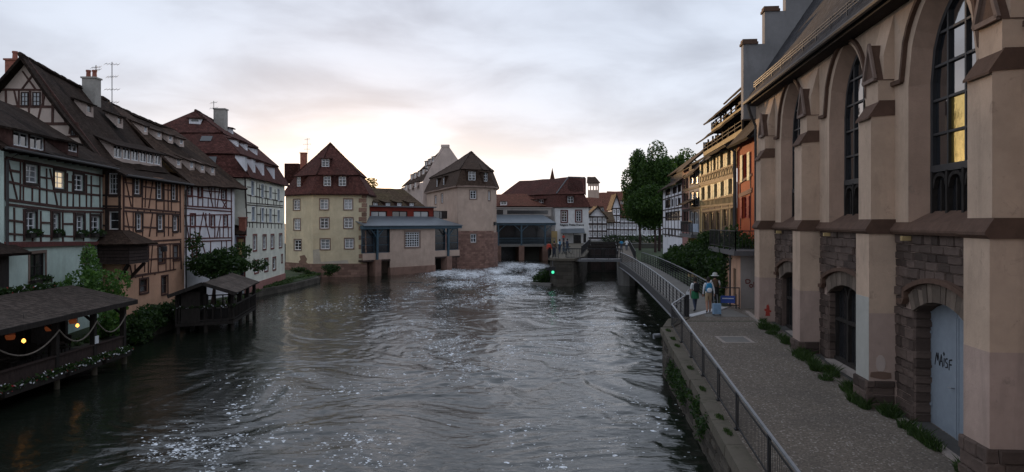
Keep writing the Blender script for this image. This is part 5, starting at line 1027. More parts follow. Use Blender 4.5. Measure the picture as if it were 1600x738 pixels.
a, b = q[3], q[0]; m_ = MB(); m_.hexa([Z(a, .6), Z(b, .6), Z(b, .6) + Vector((.1, 0, 0)), Z(a, .6) + Vector((.1, 0, 0))], [Z(a, 2.3), Z(b, 2.3), Z(b, 2.3) + Vector((.1, 0, 0)), Z(a, 2.3) + Vector((.1, 0, 0))]); m_.build('rear_wall', 'dark_wood', t)
m_ = MB(); a, b = q[0].lerp(q[1], .1), q[0].lerp(q[1], .42); m_.bar(Z(a, 1.5), Z(b, 1.5), .08, 1.8); m_.build('screen', 'dark_wood', t)
bl = [(Z(q[0].lerp(q[1], k / 7), 1.52), (.25, .2, .1)) for k in range(8)]; leaves('flowers', bl, 300, .06, 'leaf_dark', t, .2); leaves('petals', bl, 16, .05, 'petal_white', t, .9, 2)
# ------------------------------------------------------------------ yellow corner building of the mill
def hip(mb, ring, apex, seed=1, nu=8, nv=5):
    k = len(ring)
    for i in range(k): mb.slab(ring[i], ring[(i + 1) % k], Vector(apex) + Vector((0, 0, .001)), apex, .12, nu, nv, .02, seed)
def tier(mb, r0, r1, seed=1, nu=8, nv=4):
    k = len(r0)
    for i in range(k): mb.slab(r0[i], r0[(i + 1) % k], r1[(i + 1) % k], r1[i], .12, nu, nv, .02, seed)
def offset(poly, s):      # shrink a plan polygon towards the inside
    n_ = len(poly); out = []; A = sum(poly[i][0] * poly[(i + 1) % n_][1] - poly[(i + 1) % n_][0] * poly[i][1] for i in range(n_)); sg = 1 if A > 0 else -1
    for i in range(n_):
        p, c, q = Vector(poly[i - 1]), Vector(poly[i]), Vector(poly[(i + 1) % n_]); e1, e2 = (c - p).normalized(), (q - c).normalized(); n1, n2 = Vector((-e1.y, e1.x)) * sg, Vector((-e2.y, e2.x)) * sg; b = (n1 + n2); k = s / max(.3, (1 + n1.dot(n2))); out.append(tuple(c + b * k))
    return out
Zr = lambda poly, z: [Vector((x, y, z)) for x, y in poly]
YP = [(-27.8, 91.5), (-23.4, 87.6), (-17.35, 88.4), (-17.9, 96.0), (-26.5, 97.5)]
YF = Fac(YP[1], YP[2]); YL = Fac(YP[0], YP[1]); YR = Fac(YP[2], YP[3]); t = thing('mill_building', (-22.5, 92, .2), 'yellow plastered corner building with red mansard roof standing in the river', 'building')
zy = zt(420, 210, 3.209)
yw = [wrect(YF, zy, *r) for r in ((258, 298, 326, 376), (378, 418, 326, 376), (258, 300, 420, 472), (378, 420, 420, 470), (260, 305, 526, 576), (382, 424, 524, 572))]; yl = [wrect(YL, zy, *r) for r in ((124, 156, 328, 378), (126, 158, 426, 478), (128, 162, 530, 580))]
mb = MB(); YF.wall(mb, 0, YF.L, 1.5, 9.85, yw, .15); YL.wall(mb, 0, YL.L, 1.5, 9.85, yl, .15); YR.wall(mb, 0, YR.L, 1.5, 9.85); mb.build('wall', 'yellow_plaster', t)
for F_, rs_ in ((YF, yw), (YL, yl)):
    for r in rs_: window(t, F_, r, 2, 3, surround='window_stone', sw=.13, fw=.08, mw=.045, glass=random.choice(['glass', 'glass_curtain', 'glass_dull']))
mb = MB(); mb.prism(offset(YP, -.12), -1.0, 1.55); mb.build('base', 'river_masonry', t)
for k in range(15):
    L = .85 if k % 2 else .5; z = 1.6 + k * .55; unit_stone(YF, YF.L - L, YF.L + .03, z, z + .53, -.3, .05, 'quoin', t, 'quoin'); unit_stone(YR, -.03, .5 if k % 2 else .85, z, z + .53, -.3, .05, 'quoin', t, 'quoin')
def patch(F_, tr, pts, name, mat, par, th=.03):
    m_ = MB(); m_.extrude([F_.pt(*F_.at(*tr(x, y)), .0) for x, y in pts], F_.n * th); return m_.build(name, mat, par)
patch(YL, zy, [(155, 610), (180, 605), (192, 625), (186, 640), (205, 655), (185, 672), (165, 660), (150, 640), (160, 628)], 'bare_plaster_patch', 'bare_patch', t); patch(YF, zy, [(222, 580), (252, 575), (262, 640), (330, 635), (395, 630), (405, 660), (300, 672), (222, 668)], 'pale_plaster_patch', 'grey_patch', t, .008)
ev, br, apx = Zr(offset(YP, -.4), 9.8), Zr(offset(YP, 1.0), 12.15), (-22.6, 92.6, 16.3); mb = MB(); tier(mb, ev, br, 2); hip(mb, Zr(offset(YP, .75), 12.1), apx, 3); mb.build('roof', 'tile_red', t); [ridge(t, v, apx, 'tile_red', .1) for v in Zr(offset(YP, .75), 12.12)]
mb = MB(); k_ = offset(YP, -.3)
for i in range(5): mb.bar((*k_[i], 9.72), (*k_[(i + 1) % 5], 9.72), .25, .16)
mb.build('cornice', 'tile_red', t)
for (x, y, w, h, F_) in ((293, 264, 1.05, 1.35, YF), (369, 264, 1.05, 1.35, YF)):
    p = onplane(*zy(x, y), ev[1], ev[2], br[1]); dormer(t, p, F_.n, F_.u, w, h, 'tile_red', 'tile_red', 1.9, .05, 2, 3)
p = onplane(*zy(150, 266), ev[0], ev[1], br[0]); dormer(t, p, YL.n, YL.u, 1.05, 1.3, 'tile_red', 'tile_red', 1.9, .05, 2, 3)
r_ = Zr(offset(YP, .75), 12.1); p = onplane(*zy(284, 168), r_[1], r_[2], apx); dormer(t, p, YF.n, YF.u, 1.1, 1.15, 'tile_red', 'tile_red', 1.0, .1, 2, 3)
q = W3(478, 245, 95); chimney(t, (q.x - .3, 95), .7, .6, 12, W3(478, 240, 95).z, 0, 'chimney_brick'); aerial(t, W3(480, 236, 95).x, 95, 14, W3(480, 216, 95).z, 3); q = W3(457, 255, 97); m_ = MB(); m_.box(q.x - .9, q.x + .9, 96.5, 98, 11.5, W3(457, 256, 97).z); m_.build('roof_hatch', 'tile_red', t)
# ------------------------------------------------------------------ mill wing over the race
WG = Fac((-17.6, 87.7), (-7.05, 100.2)); t = thing('mill_wing', (-12.5, 95, .2), 'pinkish mill wing with blue metal canopy roof and red glazed attic', 'building'); zm = zt(560, 220, 3.357)
U = lambda x, y: WG.at(*zm(x, y)); fz = 5.72; n = WG.n
u0, u1 = U(165, 500)[0], U(402, 500)[0]; gr = wrect(WG, zm, 246, 320, 480, 556)
mb = MB(); WG.wall(mb, u0, u1, .9, fz, [gr], .2); WG.wall(mb, .0, u0, 1.95, 2.75); WG.wall(mb, u1, WG.L, 1.95, 2.75); mb.build('wall', 'mill_plaster', t)
window(t, WG, gr, 6, 6, frame='white_frame', glass='glass_dull', surround='window_stone', sw=.22, mw=.05)
mb = MB(); WG.box(mb, u0, u1, -.8, .9, -.4, .12); mb.build('stone_base', 'river_masonry', t)
mb = MB(); WG.box(mb, -.2, WG.L + .1, fz - .1, fz + .32, -.2, .35); mb.build('fascia', 'steel_blue', t)
A, B = WG.pt(-.2, fz + .32, .6), WG.pt(WG.L + .1, fz + .32, .6); C, D = WG.pt(WG.L - 2.0, 7.2, -2.9), WG.pt(-.2, 7.2, -2.9); mb = MB(); mb.slab(A, B, C, D, .08, 12, 3, 0, 1); mb.build('canopy_roof', 'seamed_metal', t)
for c in (U(95, 500)[0], U(468, 500)[0]):
    m_ = MB(); WG.box(m_, c - .12, c + .12, 1.9, fz, .0, .24); m_.build('column', 'steel_blue', t); m_ = MB(); WG.box(m_, c - .45, c + .45, -.8, 1.95, -.8, .35); m_.build('pier', 'river_masonry', t)
    m_ = MB()
    for s in (-1, 1): sweep(m_, WG, [(c, 4.4), (c + s * .35, 4.95), (c + s * 1.0, fz - .1)], .1, .05, .17); sweep(m_, WG, [(c, 5.3), (c + s * .5, 5.3)], .06, .06, .15)
    m_.build('bracket', 'steel_blue', t)
for (a, b) in ((.05, u0), (u1, WG.L - .05)):
    mid = (a + b) / 2
    for (p, q) in ((a, mid - .14), (mid + .14, b)): window(t, WG, (p, q, 2.75, fz - .1), 1, 3, frame='steel_blue', glass='glass_dull', mw=.05, rev=.25)
    m_ = MB(); WG.box(m_, a, b, -.8, 1.95, -3.2, -3.0); m_.build('race_back', 'dark_wood', t); m_ = MB(); WG.box(m_, a, b, 1.75, 1.95, -3.0, .1); m_.build('lintel', 'timber', t)
RFc = Fac(tuple(WG.pt(-.4, 0, -2.9))[:2], tuple(WG.pt(WG.L - 2.0, 0, -2.9))[:2]); mb = MB(); rr = [wrect(RFc, zm, *r) for r in ((30, 52, 370, 414), (66, 150, 370, 414), (178, 258, 370, 414), (290, 370, 370, 412), (392, 468, 368, 410))]
zt1 = RFc.at(*zm(250, 350))[1]; RFc.wall(mb, 0, RFc.L, 6.6, zt1, rr, .15); mb.build('attic_wall', 'red_wall', t)
for i, r in enumerate(rr): window(t, RFc, r, 2 if i else 1, 1, frame='dark_wood', glass='glass_curtain' if i % 2 else 'glass', fw=.09)
mb = MB(); RFc.box(mb, -.2, RFc.L + .2, zt1, zt1 + .16, -2.2, .35); mb.build('attic_roof', 'lead', t)
E0, E1 = RFc.pt(-1.5, zt1 - .1, -1.6), RFc.pt(RFc.L + .6, zt1 - .1, -1.6); T0, T1 = RFc.pt(-1.5, 11.1, -5.6), RFc.pt(RFc.L - .6, 11.1, -5.6); mb = MB(); mb.slab(E0, E1, T1, T0, .15, 14, 6, .04, 2); mb.build('rear_roof', 'tile_moss', t)
for x in (30, 90, 155, 215, 280):
    p = onplane(*zm(x, 347), E0, E1, T0); dormer(t, p, n, WG.u, .95, .62, 'timber_brown', 'tile_moss', .8, .25, 2, 1, glass='glass_curtain', over=.12)
mb = MB(); mb.prism([tuple(WG.pt(0, 0, -3.2))[:2], tuple(WG.pt(WG.L, 0, -3.2))[:2], tuple(WG.pt(WG.L, 0, -9.5))[:2], tuple(WG.pt(0, 0, -9.5))[:2]], -1, 7.3); mb.build('core', 'mill_plaster', t)
# ------------------------------------------------------------------ round-cornered mill tower
TP = [(-7.36, 102.0), (-3.9, 103.4), (-2.75, 105.3), (-2.25, 108.2), (-2.7, 113), (-6, 125.5), (-14.3, 125.0)]; t = thing('mill_tower', (-6, 110, .2), 'beige mill tower on a red masonry foot at the foaming weir', 'tower')
F1, F0, F2 = Fac(TP[0], TP[1]), Fac(TP[6], TP[0]), Fac(TP[1], TP[2]); F3 = Fac(TP[2], TP[3])
w1 = [wrect(F1, zm, 586, 618, 262, 304), wrect(F1, zm, 594, 622, 490, 534)]; w0 = [wrect(F0, zm, 400, 410, 290, 330), wrect(F0, zm, 434, 444, 280, 324)]; w2_ = [wrect(F2, zm, 682, 690, 266, 312)]
mb = MB(); F1.wall(mb, 0, F1.L, 4.0, 11.4, w1[:1], .2); F0.wall(mb, 0, F0.L, 4.0, 11.4, w0, .2); F2.wall(mb, 0, F2.L, 4.0, 11.4, w2_, .2)
for i in range(2, 6): Fac(TP[i], TP[i + 1]).wall(mb, 0, math.dist(TP[i], TP[i + 1]), 4.0, 11.4)
mb.build('wall', 'mill_plaster', t)
for F_, r in ((F1, w1[0]), (F0, w0[0]), (F0, w0[1]), (F2, w2_[0])): window(t, F_, r, 2, 3, surround='window_stone', sw=.16, fw=.09, mw=.05)
mb = MB(); lowp = offset(TP, -.18)
for i in range(7):
    F_ = Fac(lowp[i], lowp[(i + 1) % 7]); F_.wall(mb, 0, F_.L, -1, 4.9 + (.35 if i in (0, 1) else .1), [w1[1]] if i == 0 else (), .25)
mb.build('masonry_foot', 'tower_masonry', t); lf_ = Fac(lowp[0], lowp[1]); window(t, lf_, w1[1], 2, 2, surround='window_stone', sw=.12, fw=.09, mw=.05)
mb = MB(); lp2 = offset(TP, -.26)
for i in range(7): mb.bar((*lp2[i], 11.38), (*lp2[(i + 1) % 7], 11.38), .3, .22)
mb.build('cornice', 'window_stone', t)
ev, br = Zr(offset(TP, -.42), 11.45), Zr(offset(TP, .55), 13.85); mb = MB(); tier(mb, ev, br, 2, 6, 4); hip(mb, Zr(offset(TP, .35), 13.8), (-6.0, 110.0, 16.9), 2, 6, 5); mb.build('roof', 'tile_brown', t); [ridge(t, v, (-6.0, 110.0, 16.9), 'tile_brown', .1) for v in Zr(offset(TP, .35), 13.82)]
for (x, y, F_, a, b, c) in ((596, 212, F1, ev[0], ev[1], br[0]), (412, 245, F0, ev[6], ev[0], br[6]), (447, 236, F0, ev[6], ev[0], br[6]), (668, 218, F2, ev[1], ev[2], br[1])):
    p = onplane(*zm(x, y), a, b, c); dormer(t, p, F_.n, F_.u, 1.25 if F_ is F1 else 1.1, 1.4, 'tile_brown', 'tile_brown', 2.3, .1, 2, 3)
m_ = MB(); F3.box(m_, .6, 1.6, 6.0, 6.5, .02, .3); m_.build('wall_lamp', 'black_metal', t)
# gabled house behind the tower
t = thing('gabled_house', (-14, 130, 2.7), 'tall beige gabled house rising behind the mill tower', 'house'); P_ = W3(695, 229, 126); F1_ = W3(661, 283, 126); F2_ = W3(627, 292, 138); RR = W3(770, 330, 126)
mb = MB(); mb.extrude([W3(661, 345, 126), F1_, P_ - Vector((.5, 0, 0)), P_ + Vector((.6, 0, .1)), W3(716, 250, 126), RR, W3(770, 345, 126)], (0, .6, 0)); mb.extrude([F1_ - Vector((0, 0, .2)), F2_ - Vector((0, 0, .2)), Vector((F2_.x, F2_.y, 3)), Vector((F1_.x, F1_.y, 3))], (.5, .3, 0)); mb.build('wall', 'gable_plaster', t)
mb = MB(); mb.box(P_.x - .65, P_.x + .75, 125.9, 126.75, P_.z - .1, P_.z + .3); mb.build('gable_cap', 'gable_plaster', t)
mb = MB(); mb.slab(F1_, F2_, P_ + Vector((-1.6, 6, -.4)), P_, .15, 8, 8, .03, 2); mb.build('roof', 'tile_brown', t); nn = Vector((F2_ - F1_)).cross(Vector((0, 0, 1))).normalized(); nn = nn if nn.y < 0 else -nn; uu = Vector((F2_.x - F1_.x, F2_.y - F1_.y, 0)).normalized()
for (x, y) in ((250, 258), (272, 253), (298, 246), (278, 204), (296, 196), (318, 186), (340, 176), (358, 160), (354, 135), (372, 124), (390, 112)):
    p = onplane(*zm(x, y), F1_, F2_, P_); dormer(t, p, nn, uu, 1.3, .95, 'gable_plaster', 'tile_brown', 1.7, .2, 1, 1, over=.1)
# ------------------------------------------------------------------ covered bridge beside the weir
CB = Fac((-2.6, 124.5), (7.35, 126.0)); t = thing('covered_bridge', (2.4, 125, .2), 'blue steel covered bridge with metal roof between tower and white house', 'bridge'); zc_ = zt(760, 240, 3.355); UC = lambda x, y: CB.at(*zc_(x, y))
mb = MB(); CB.box(mb, 0, CB.L, 5.95, 6.35, -.2, .35); mb.build('fascia', 'steel_blue', t); mb = MB(); mb.slab(CB.pt(0, 6.35, .6), CB.pt(CB.L, 6.35, .6), CB.pt(CB.L - 1.5, 7.75, -3.2), CB.pt(0, 7.75, -3.2), .08, 8, 3, 0, 1); mb.build('canopy_roof', 'seamed_metal', t)
for x in (62, 183, 307):
    c = UC(x, 450)[0]; m_ = MB(); CB.box(m_, c - .13, c + .13, 2.6, 6.0, 0, .26); m_.build('column', 'steel_blue', t); m_ = MB()
    for s in (-1, 1): sweep(m_, CB, [(c, 4.7), (c + s * .4, 5.3), (c + s * 1.2, 5.95)], .11, .05, .17)
    m_.build('bracket', 'steel_blue', t); m_ = MB(); CB.box(m_, c - .45, c + .45, -1, 2.5, -3.5, .3); m_.build('pier', 'river_masonry', t)
mb = MB(); CB.box(mb, 0, CB.L, 2.35, 2.75, -3.4, .15); mb.build('deck', 'concrete', t); mb = MB(); CB.box(mb, 0, CB.L, 3.75, 3.83, .06, .14); CB.box(mb, 0, CB.L, 3.3, 3.34, .08, .12); mb.build('rail', 'steel_blue', t)
m_ = MB()
for k in range(60): u = CB.L * (k + .5) / 60; CB.box(m_, u - .015, u + .015, 2.7, 3.8, .08, .11)
m_.build('bars', 'steel_blue', t)['kind'] = 'stuff'
mb = MB(); CB.box(mb, 0, CB.L, -1, 6.3, -3.7, -3.5); mb.build('rear_wall', 'glass_dull', t)
mb = MB(); CB.box(mb, -.5, CB.L, 7.5, 8.9, -6, -3.4); mb.build('clerestory', 'far_plaster', t); mb = MB(); CB.box(mb, .2, 1.6, 7.8, 8.6, -3.42, -3.36); mb.build('window', 'glass_dull', t); mb = MB(); CB.box(mb, 2.3, CB.L - .6, 7.9, 8.5, -3.42, -3.36); mb.build('window', 'glass_dull', t); mb = MB(); CB.box(mb, -.6, CB.L + .2, 8.9, 9.02, -6.2, -3.2); mb.build('flat_roof', 'far_plaster', t)
t = thing('low_house', (1, 136, 2.7), 'low house with rust red tiled roof behind the covered bridge', 'house'); mb = MB(); mb.box(-13, 9, 134, 141, 2.7, 9.4); mb.build('wall', 'far_plaster', t)  # left end lengthened unseen behind the tower to block the low sun
mb = MB(); mb.slab(W3(680, 322, 132.5), W3(860, 322, 132.5), W3(860, 303, 139), W3(680, 303, 139), .15, 10, 4, .04, 2); mb.build('roof', 'tile_far', t); p = W3(787, 322, 132.5); dormer(t, p + Vector((0, .3, .1)), (0, -1, 0), (1, 0, 0), 1.2, .8, 'white_plaster', 'tile_far', .8, .1, 2, 1)
# ------------------------------------------------------------------ white house with the sign
RP = [(7.6, 131.0), (13.45, 131.0), (14.2, 138), (2.5, 152), (-3.5, 146)]; RFr = Fac(RP[0], RP[1]); RL = Fac(RP[4], RP[0]); t = thing('hotel_building', (10, 134, 2.7), 'white house with brown mansard roof and black lettering above its canopy', 'building')
rw = [wrect(RFr, zc_, *r) for r in ((394, 422, 302, 358), (470, 497, 300, 356))]; dr = [wrect(RFr, zc_, 458, 496, 428, 474), wrect(RFr, zc_, 508, 523, 420, 468)]
mb = MB(); RFr.wall(mb, 0, RFr.L, 2.4, 9.05, rw + dr, .2); RL.wall(mb, 0, RL.L, 2.4, 9.05); Fac(RP[1], RP[2]).wall(mb, 0, 7, 2.4, 9.05); mb.build('wall', 'white_wall', t)
for r in rw: window(t, RFr, r, 2, 4, surround='timber_red', sw=.2, fw=.09, mw=.06)
for r in dr: window(t, RFr, r, 2, 1, frame='dark_wood', glass='glass_dull', name='door')
M = Matrix.Translation(RFr.pt(*RFr.at(*zc_(449, 379)), .03)) @ Matrix.Rotation(math.atan2(RFr.u.y, RFr.u.x), 4, 'Z') @ Matrix.Rotation(R(90), 4, 'X'); text_mesh('Régent Petite France', .50, .02, M, 'graffiti_black', 'lettering', t)
a, b = RFr.at(*zc_(392, 394)), RFr.at(*zc_(512, 392)); mb = MB(); mb.slab(RFr.pt(a[0] - .2, a[1] - .75, 2.6), RFr.pt(b[0] - .1, b[1] - .75, 2.6), RFr.pt(b[0], b[1], 0), RFr.pt(a[0], a[1], 0), .08, 3, 2, 0); mb.build('canopy', 'seamed_metal', t); m_ = MB(); p = RFr.pt((a[0] + b[0]) / 2, a[1] - .8, 2.4); m_.tube([(p.x, p.y, 2.7), p], .06, 8); m_.build('canopy_post', 'black_metal', t)
mb = MB(); RFr.box(mb, -.7, .35, 2.4, 4.9, -.2, .25); mb.build('stone_pier', 'ochre', t)
ev, br = Zr(offset(RP, -.4), 9.1), Zr(offset(RP, .75), 11.5); mb = MB(); tier(mb, ev, br, 2, 8, 4); r2 = Zr(offset(RP, .5), 11.45); k0, k1 = Vector((10.2, 134.5, 14.6)), Vector((1.5, 147, 14.6)); kq = Vector((13.3, 136, 14.6))
mb.slab(r2[0], r2[1], kq, k0, .12, 6, 5, .03, 1); mb.slab(r2[4], r2[0], k0, k1, .12, 8, 5, .03, 1); mb.slab(r2[1], r2[2], kq + Vector((.3, 1, 0)), kq, .12, 4, 4, .02, 1); mb.build('roof', 'tile_red', t)
mb = MB(); mb.bar(k0 + Vector((0, 0, .05)), kq + Vector((0, 0, .05)), .16); mb.bar(r2[0] + Vector((0, 0, .1)), k0 + Vector((0, 0, .05)), .16); mb.build('ridge', 'lead', t)
p = onplane(*zc_(441, 262), ev[0], ev[1], br[0]); dormer(t, p, RFr.n, RFr.u, 1.2, 1.35, 'tile_red', 'tile_red', 2.0, .05, 2, 4)
for (x, y) in ((230, 278), (257, 280), (286, 276)): p = onplane(*zc_(x, y), ev[4], ev[0], br[4]); dormer(t, p, RL.n, RL.u, 1.5, 1.3, 'tile_red', 'tile_red', 2.0, .05, 2, 2)
# ------------------------------------------------------------------ island, lock and footbridges
IS = [(3.9, 76.6), (4.5, 75.2), (6.2, 75.0), (7.6, 80), (12.6, 118), (14.4, 131.1), (7.4, 131.1), (6.6, 120), (4.6, 84)]
t = thing('island_quay', (6, 90, 0), 'masonry island quay with blunt pier head between weir and lock', 'quay'); mb = MB(); mb.prism(IS, -1, 2.55); mb.build('masonry', 'quay_masonry', t); mb = MB(); mb.prism(offset(IS, -.18), 2.55, 2.78); mb.build('coping', 'coping_stone', t)
mb = MB(); mb.prism([(1.9, 76.8), (3.9, 75.4), (4.6, 77.5), (4.6, 81), (3.0, 80)], -1, .22); mb.build('footing', 'concrete', t)
tag(leaves('bush', [((3.4, 77.2, .8), (.9, .9, .75)), ((2.8, 77.6, .5), (.7, .7, .5)), ((3.8, 77.8, 1.0), (.6, .7, .7))], 1500, .13, 'leaf_dark', None, .4), 'low green bush growing at the foot of the island pier head', 'bush')
t = thing('signal_light', (4.1, 75.1, 1.4), 'green navigation signal fixed to the island pier head', 'signal'); mb = MB(); mb.box(3.75, 4.35, 74.75, 75.0, 1.1, 1.95); mb.build('housing', 'black_metal', t); mb = MB(); mb.bar((4.1, 75.0, 1.7), (4.1, 75.6, 2.5), .08); mb.bar((3.4, 74.9, 1.75), (3.8, 74.9, 1.75), .3); mb.build('bracket', 'black_metal', t); mb = MB(); c = Vector((4.1, 74.74, 1.42))
mb.extrude([c + Vector((.15 * math.cos(a * .524), 0, .15 * math.sin(a * .524))) for a in range(12)], (0, -.05, 0)); mb.build('lens', 'green_light', t)
def fence(t, P, h=1.05, sp=1.6, mat='black_metal', bars=.16, top='black_metal'):
    for a, b in zip(P, P[1:]):
        a, b = Vector(a), Vector(b); n_ = max(1, round((b - a).length / sp))
        for k in range(n_ + 1):
            p = a.lerp(b, k / n_); m_ = MB(); m_.bar(p, p + Vector((0, 0, h)), .05); m_.build('post', mat, t)
        m_ = MB(); m_.bar(a + Vector((0, 0, h)), b + Vector((0, 0, h)), .06, .05); m_.build('handrail', top, t); m_ = MB(); m_.bar(a + Vector((0, 0, .15)), b + Vector((0, 0, .15)), .03); q_ = int((b - a).length / bars)
        for k in range(1, q_): p = a.lerp(b, k / q_); m_.bar(p + Vector((0, 0, .15)), p + Vector((0, 0, h)), .014)
        m_.build('bars', mat, t)['kind'] = 'stuff'
t = thing('island_railing', (5, 80, 2.78), 'thin black railing along the left edge of the island quay', 'railing'); fence(t, [(4.7, 75.6, 2.78), (4.2, 77, 2.78), (4.9, 84, 2.78), (6.8, 119, 2.78)], 1.05, 2.5)
t = thing('island_railing', (9, 90, 2.78), 'thin black railing along the lock side of the island', 'railing'); fence(t, [(7.6, 81.5, 2.78), (12.4, 118, 2.78)], 1.05, 2.5)
# lock wall carrying the walkway beyond the footbridge
LW = [(10.95, 76.4), (11.9, 75.9), (12.9, 76.4), (20.6, 129.6), (17.9, 129.6)]
t = thing('lock_wall', (15, 100, 0), 'stone lock wall with walkway leading to the far bank', 'wall'); mb = MB(); mb.prism([(10.95, 76.6), (11.3, 75.8), (11.9, 75.5), (12.5, 75.8), (12.9, 76.6), (20.6, 129.6), (17.9, 129.6)], -1, 2.1); mb.build('masonry', 'concrete', t); mb = MB(); mb.prism(offset(LW, -.1), 2.1, 2.32); mb.build('walkway', 'path', t); fence(t, [(11.2, 79, 2.3), (17.9, 129, 2.3)], 1.05, 2.4)
fence(t, [(13.1, 79, 2.3), (20.3, 129, 2.3)], 1.05, 2.4)
# lock gate
for gi, (gd, lab) in enumerate(((96, 'dark timber lock gate with heavy frame between island and walkway'), (112, 'farther dark timber lock gate behind the first'))):
    G = Fac((9.75 + (gd - 96) * .13, gd), (13.7 + (gd - 96) * .14, gd + .4)); t = thing('lock_gate', (11.7, gd, 0), lab, 'lock gate', 'lock gates'); m_ = MB()
    for (a, b, c, d_) in ((0, G.L, 3.2, 3.5), (0, G.L, .0, .3), (0, .35, .3, 3.2), (G.L - .35, G.L, .3, 3.2), (G.L / 2 - .25, G.L / 2 + .25, .3, 3.2), (0, G.L, 2.0, 2.25)): G.box(m_, a, b, c, d_, 0, .25)
    m_.build('frame', 'dark_wood', t)
    for k in range(14): m_ = MB(); w = G.L / 14; G.box(m_, k * w + .01, (k + 1) * w - .01, .1, 3.3, -.1, .02 + .02 * (k % 2)); m_.build('plank', 'timber', t)
    fence(t, [tuple(G.pt(0, 3.5, .2)), tuple(G.pt(G.L, 3.5, .2))], 1.0, 1.4)
# cross footbridge over the lock
t = thing('lock_footbridge', (8.7, 76, 2.6), 'flat narrow steel footbridge crossing the lock between pier head and walkway', 'bridge'); a, b = Vector((5.6, 76.0, 0)), Vector((11.4, 77.0, 0)); m_ = MB(); m_.hexa([Z(a, 2.42), Z(b, 2.36), Z(b, 2.36) + Vector((0, 1.6, 0)), Z(a, 2.42) + Vector((0, 1.6, 0))], [Z(a, 2.66), Z(b, 2.6), Z(b, 2.6) + Vector((0, 1.6, 0)), Z(a, 2.66) + Vector((0, 1.6, 0))]); m_.build('deck', 'lead', t)
m_ = MB(); m_.bar(Z(a, 2.5) + Vector((0, -.06, 0)), Z(b, 2.44) + Vector((0, -.06, 0)), .06, .16); m_.build('edge_pipe', 'rail_metal', t); fence(t, [Z(a, 2.66), Z(b, 2.6)], 1.05, 1.5); fence(t, [Z(a, 2.66) + Vector((0, 1.55, 0)), Z(b, 2.6) + Vector((0, 1.55, 0))], 1.05, 1.5)
# long arched steel footbridge from the path
t = thing('footbridge', (10, 55, 0), 'long gently arched steel footbridge from the path to the lock wall', 'bridge')
L0, L1 = Vector((8.1, 34.95, 0)), Vector((11.2, 77.2, 0)); dirb = (L1 - L0).normalized(); sb = Vector((dirb.y, -dirb.x, 0))
fz_ = lambda q: 2.0 + .33 * q + .26 * 4 * q * (1 - q)
def BP(q, s, h=0):
    p = L0.lerp(L1, q) + sb * s; return Vector((p.x, p.y, fz_(q) + h))
NS = 32; WB = 2.25
m_ = MB()
def bw(q): return WB if q > .12 else WB + (1 - q / .12) * .75
for k in range(NS):
    a, b = k / NS, (k + 1) / NS; m_.hexa([BP(a, 0, -.16), BP(a, bw(a), -.16), BP(b, bw(b), -.16), BP(b, 0, -.16)], [BP(a, 0), BP(a, bw(a)), BP(b, bw(b)), BP(b, 0)])
m_.build('deck', 'concrete', t)
for s, nm in ((-.06, 'edge_beam'), (WB + .06, 'edge_beam')):
    m_ = MB()
    for k in range(NS): m_.bar(BP(k / NS, s, -.28), BP((k + 1) / NS, s, -.28), .1, .52)
    m_.build(nm, 'gutter', t); m_ = MB()
    for k in range(NS): m_.bar(BP(k / NS, s - .05, -.52), BP((k + 1) / NS, s - .05, -.52), .16, .05)
    m_.build('flange', 'rail_metal', t)
for s in (0.02, WB - .02):
    st_ = 0 if s < 1 else 3
    for k in range(st_, NS + 1):
        if True:
            q = k / NS; m_ = MB(); m_.bar(BP(q, s, 0), BP(q, s, .95), .05, .05); m_.build('post', 'black_metal', t)
    m_ = MB()
    for k in range(st_, NS): m_.bar(BP(k / NS, s, .97), BP((k + 1) / NS, s, .97), .06, .05)
    m_.build('handrail', 'rail_metal', t); m_ = MB()
    for k in range(st_, NS):
        for h in (.18, .34, .5, .66, .82): m_.bar(BP(k / NS, s, h), BP((k + 1) / NS, s, h), .01, .01)
    m_.build('wires', 'rail_metal', t)['kind'] = 'stuff'
m_ = MB(); a, b = Vector((8.02, 34.62, 2.012)), Vector((10.75, 37.75, 2.13)); pr = (b - a).cross(Vector((0, 0, 1))).normalized() * .22; m_.hexa([a - pr - Vector((0, 0, .06)), a + pr - Vector((0, 0, .06)), b + pr - Vector((0, 0, .06)), b - pr - Vector((0, 0, .06))], [a - pr, a + pr, b + pr, b - pr]); m_.build('threshold', 'threshold', t)
m_ = MB(); m_.bar((8.15, 34.6, 1.9), (8.15, 34.6, 3.05), .14); m_.build('end_post', 'black_metal', t)
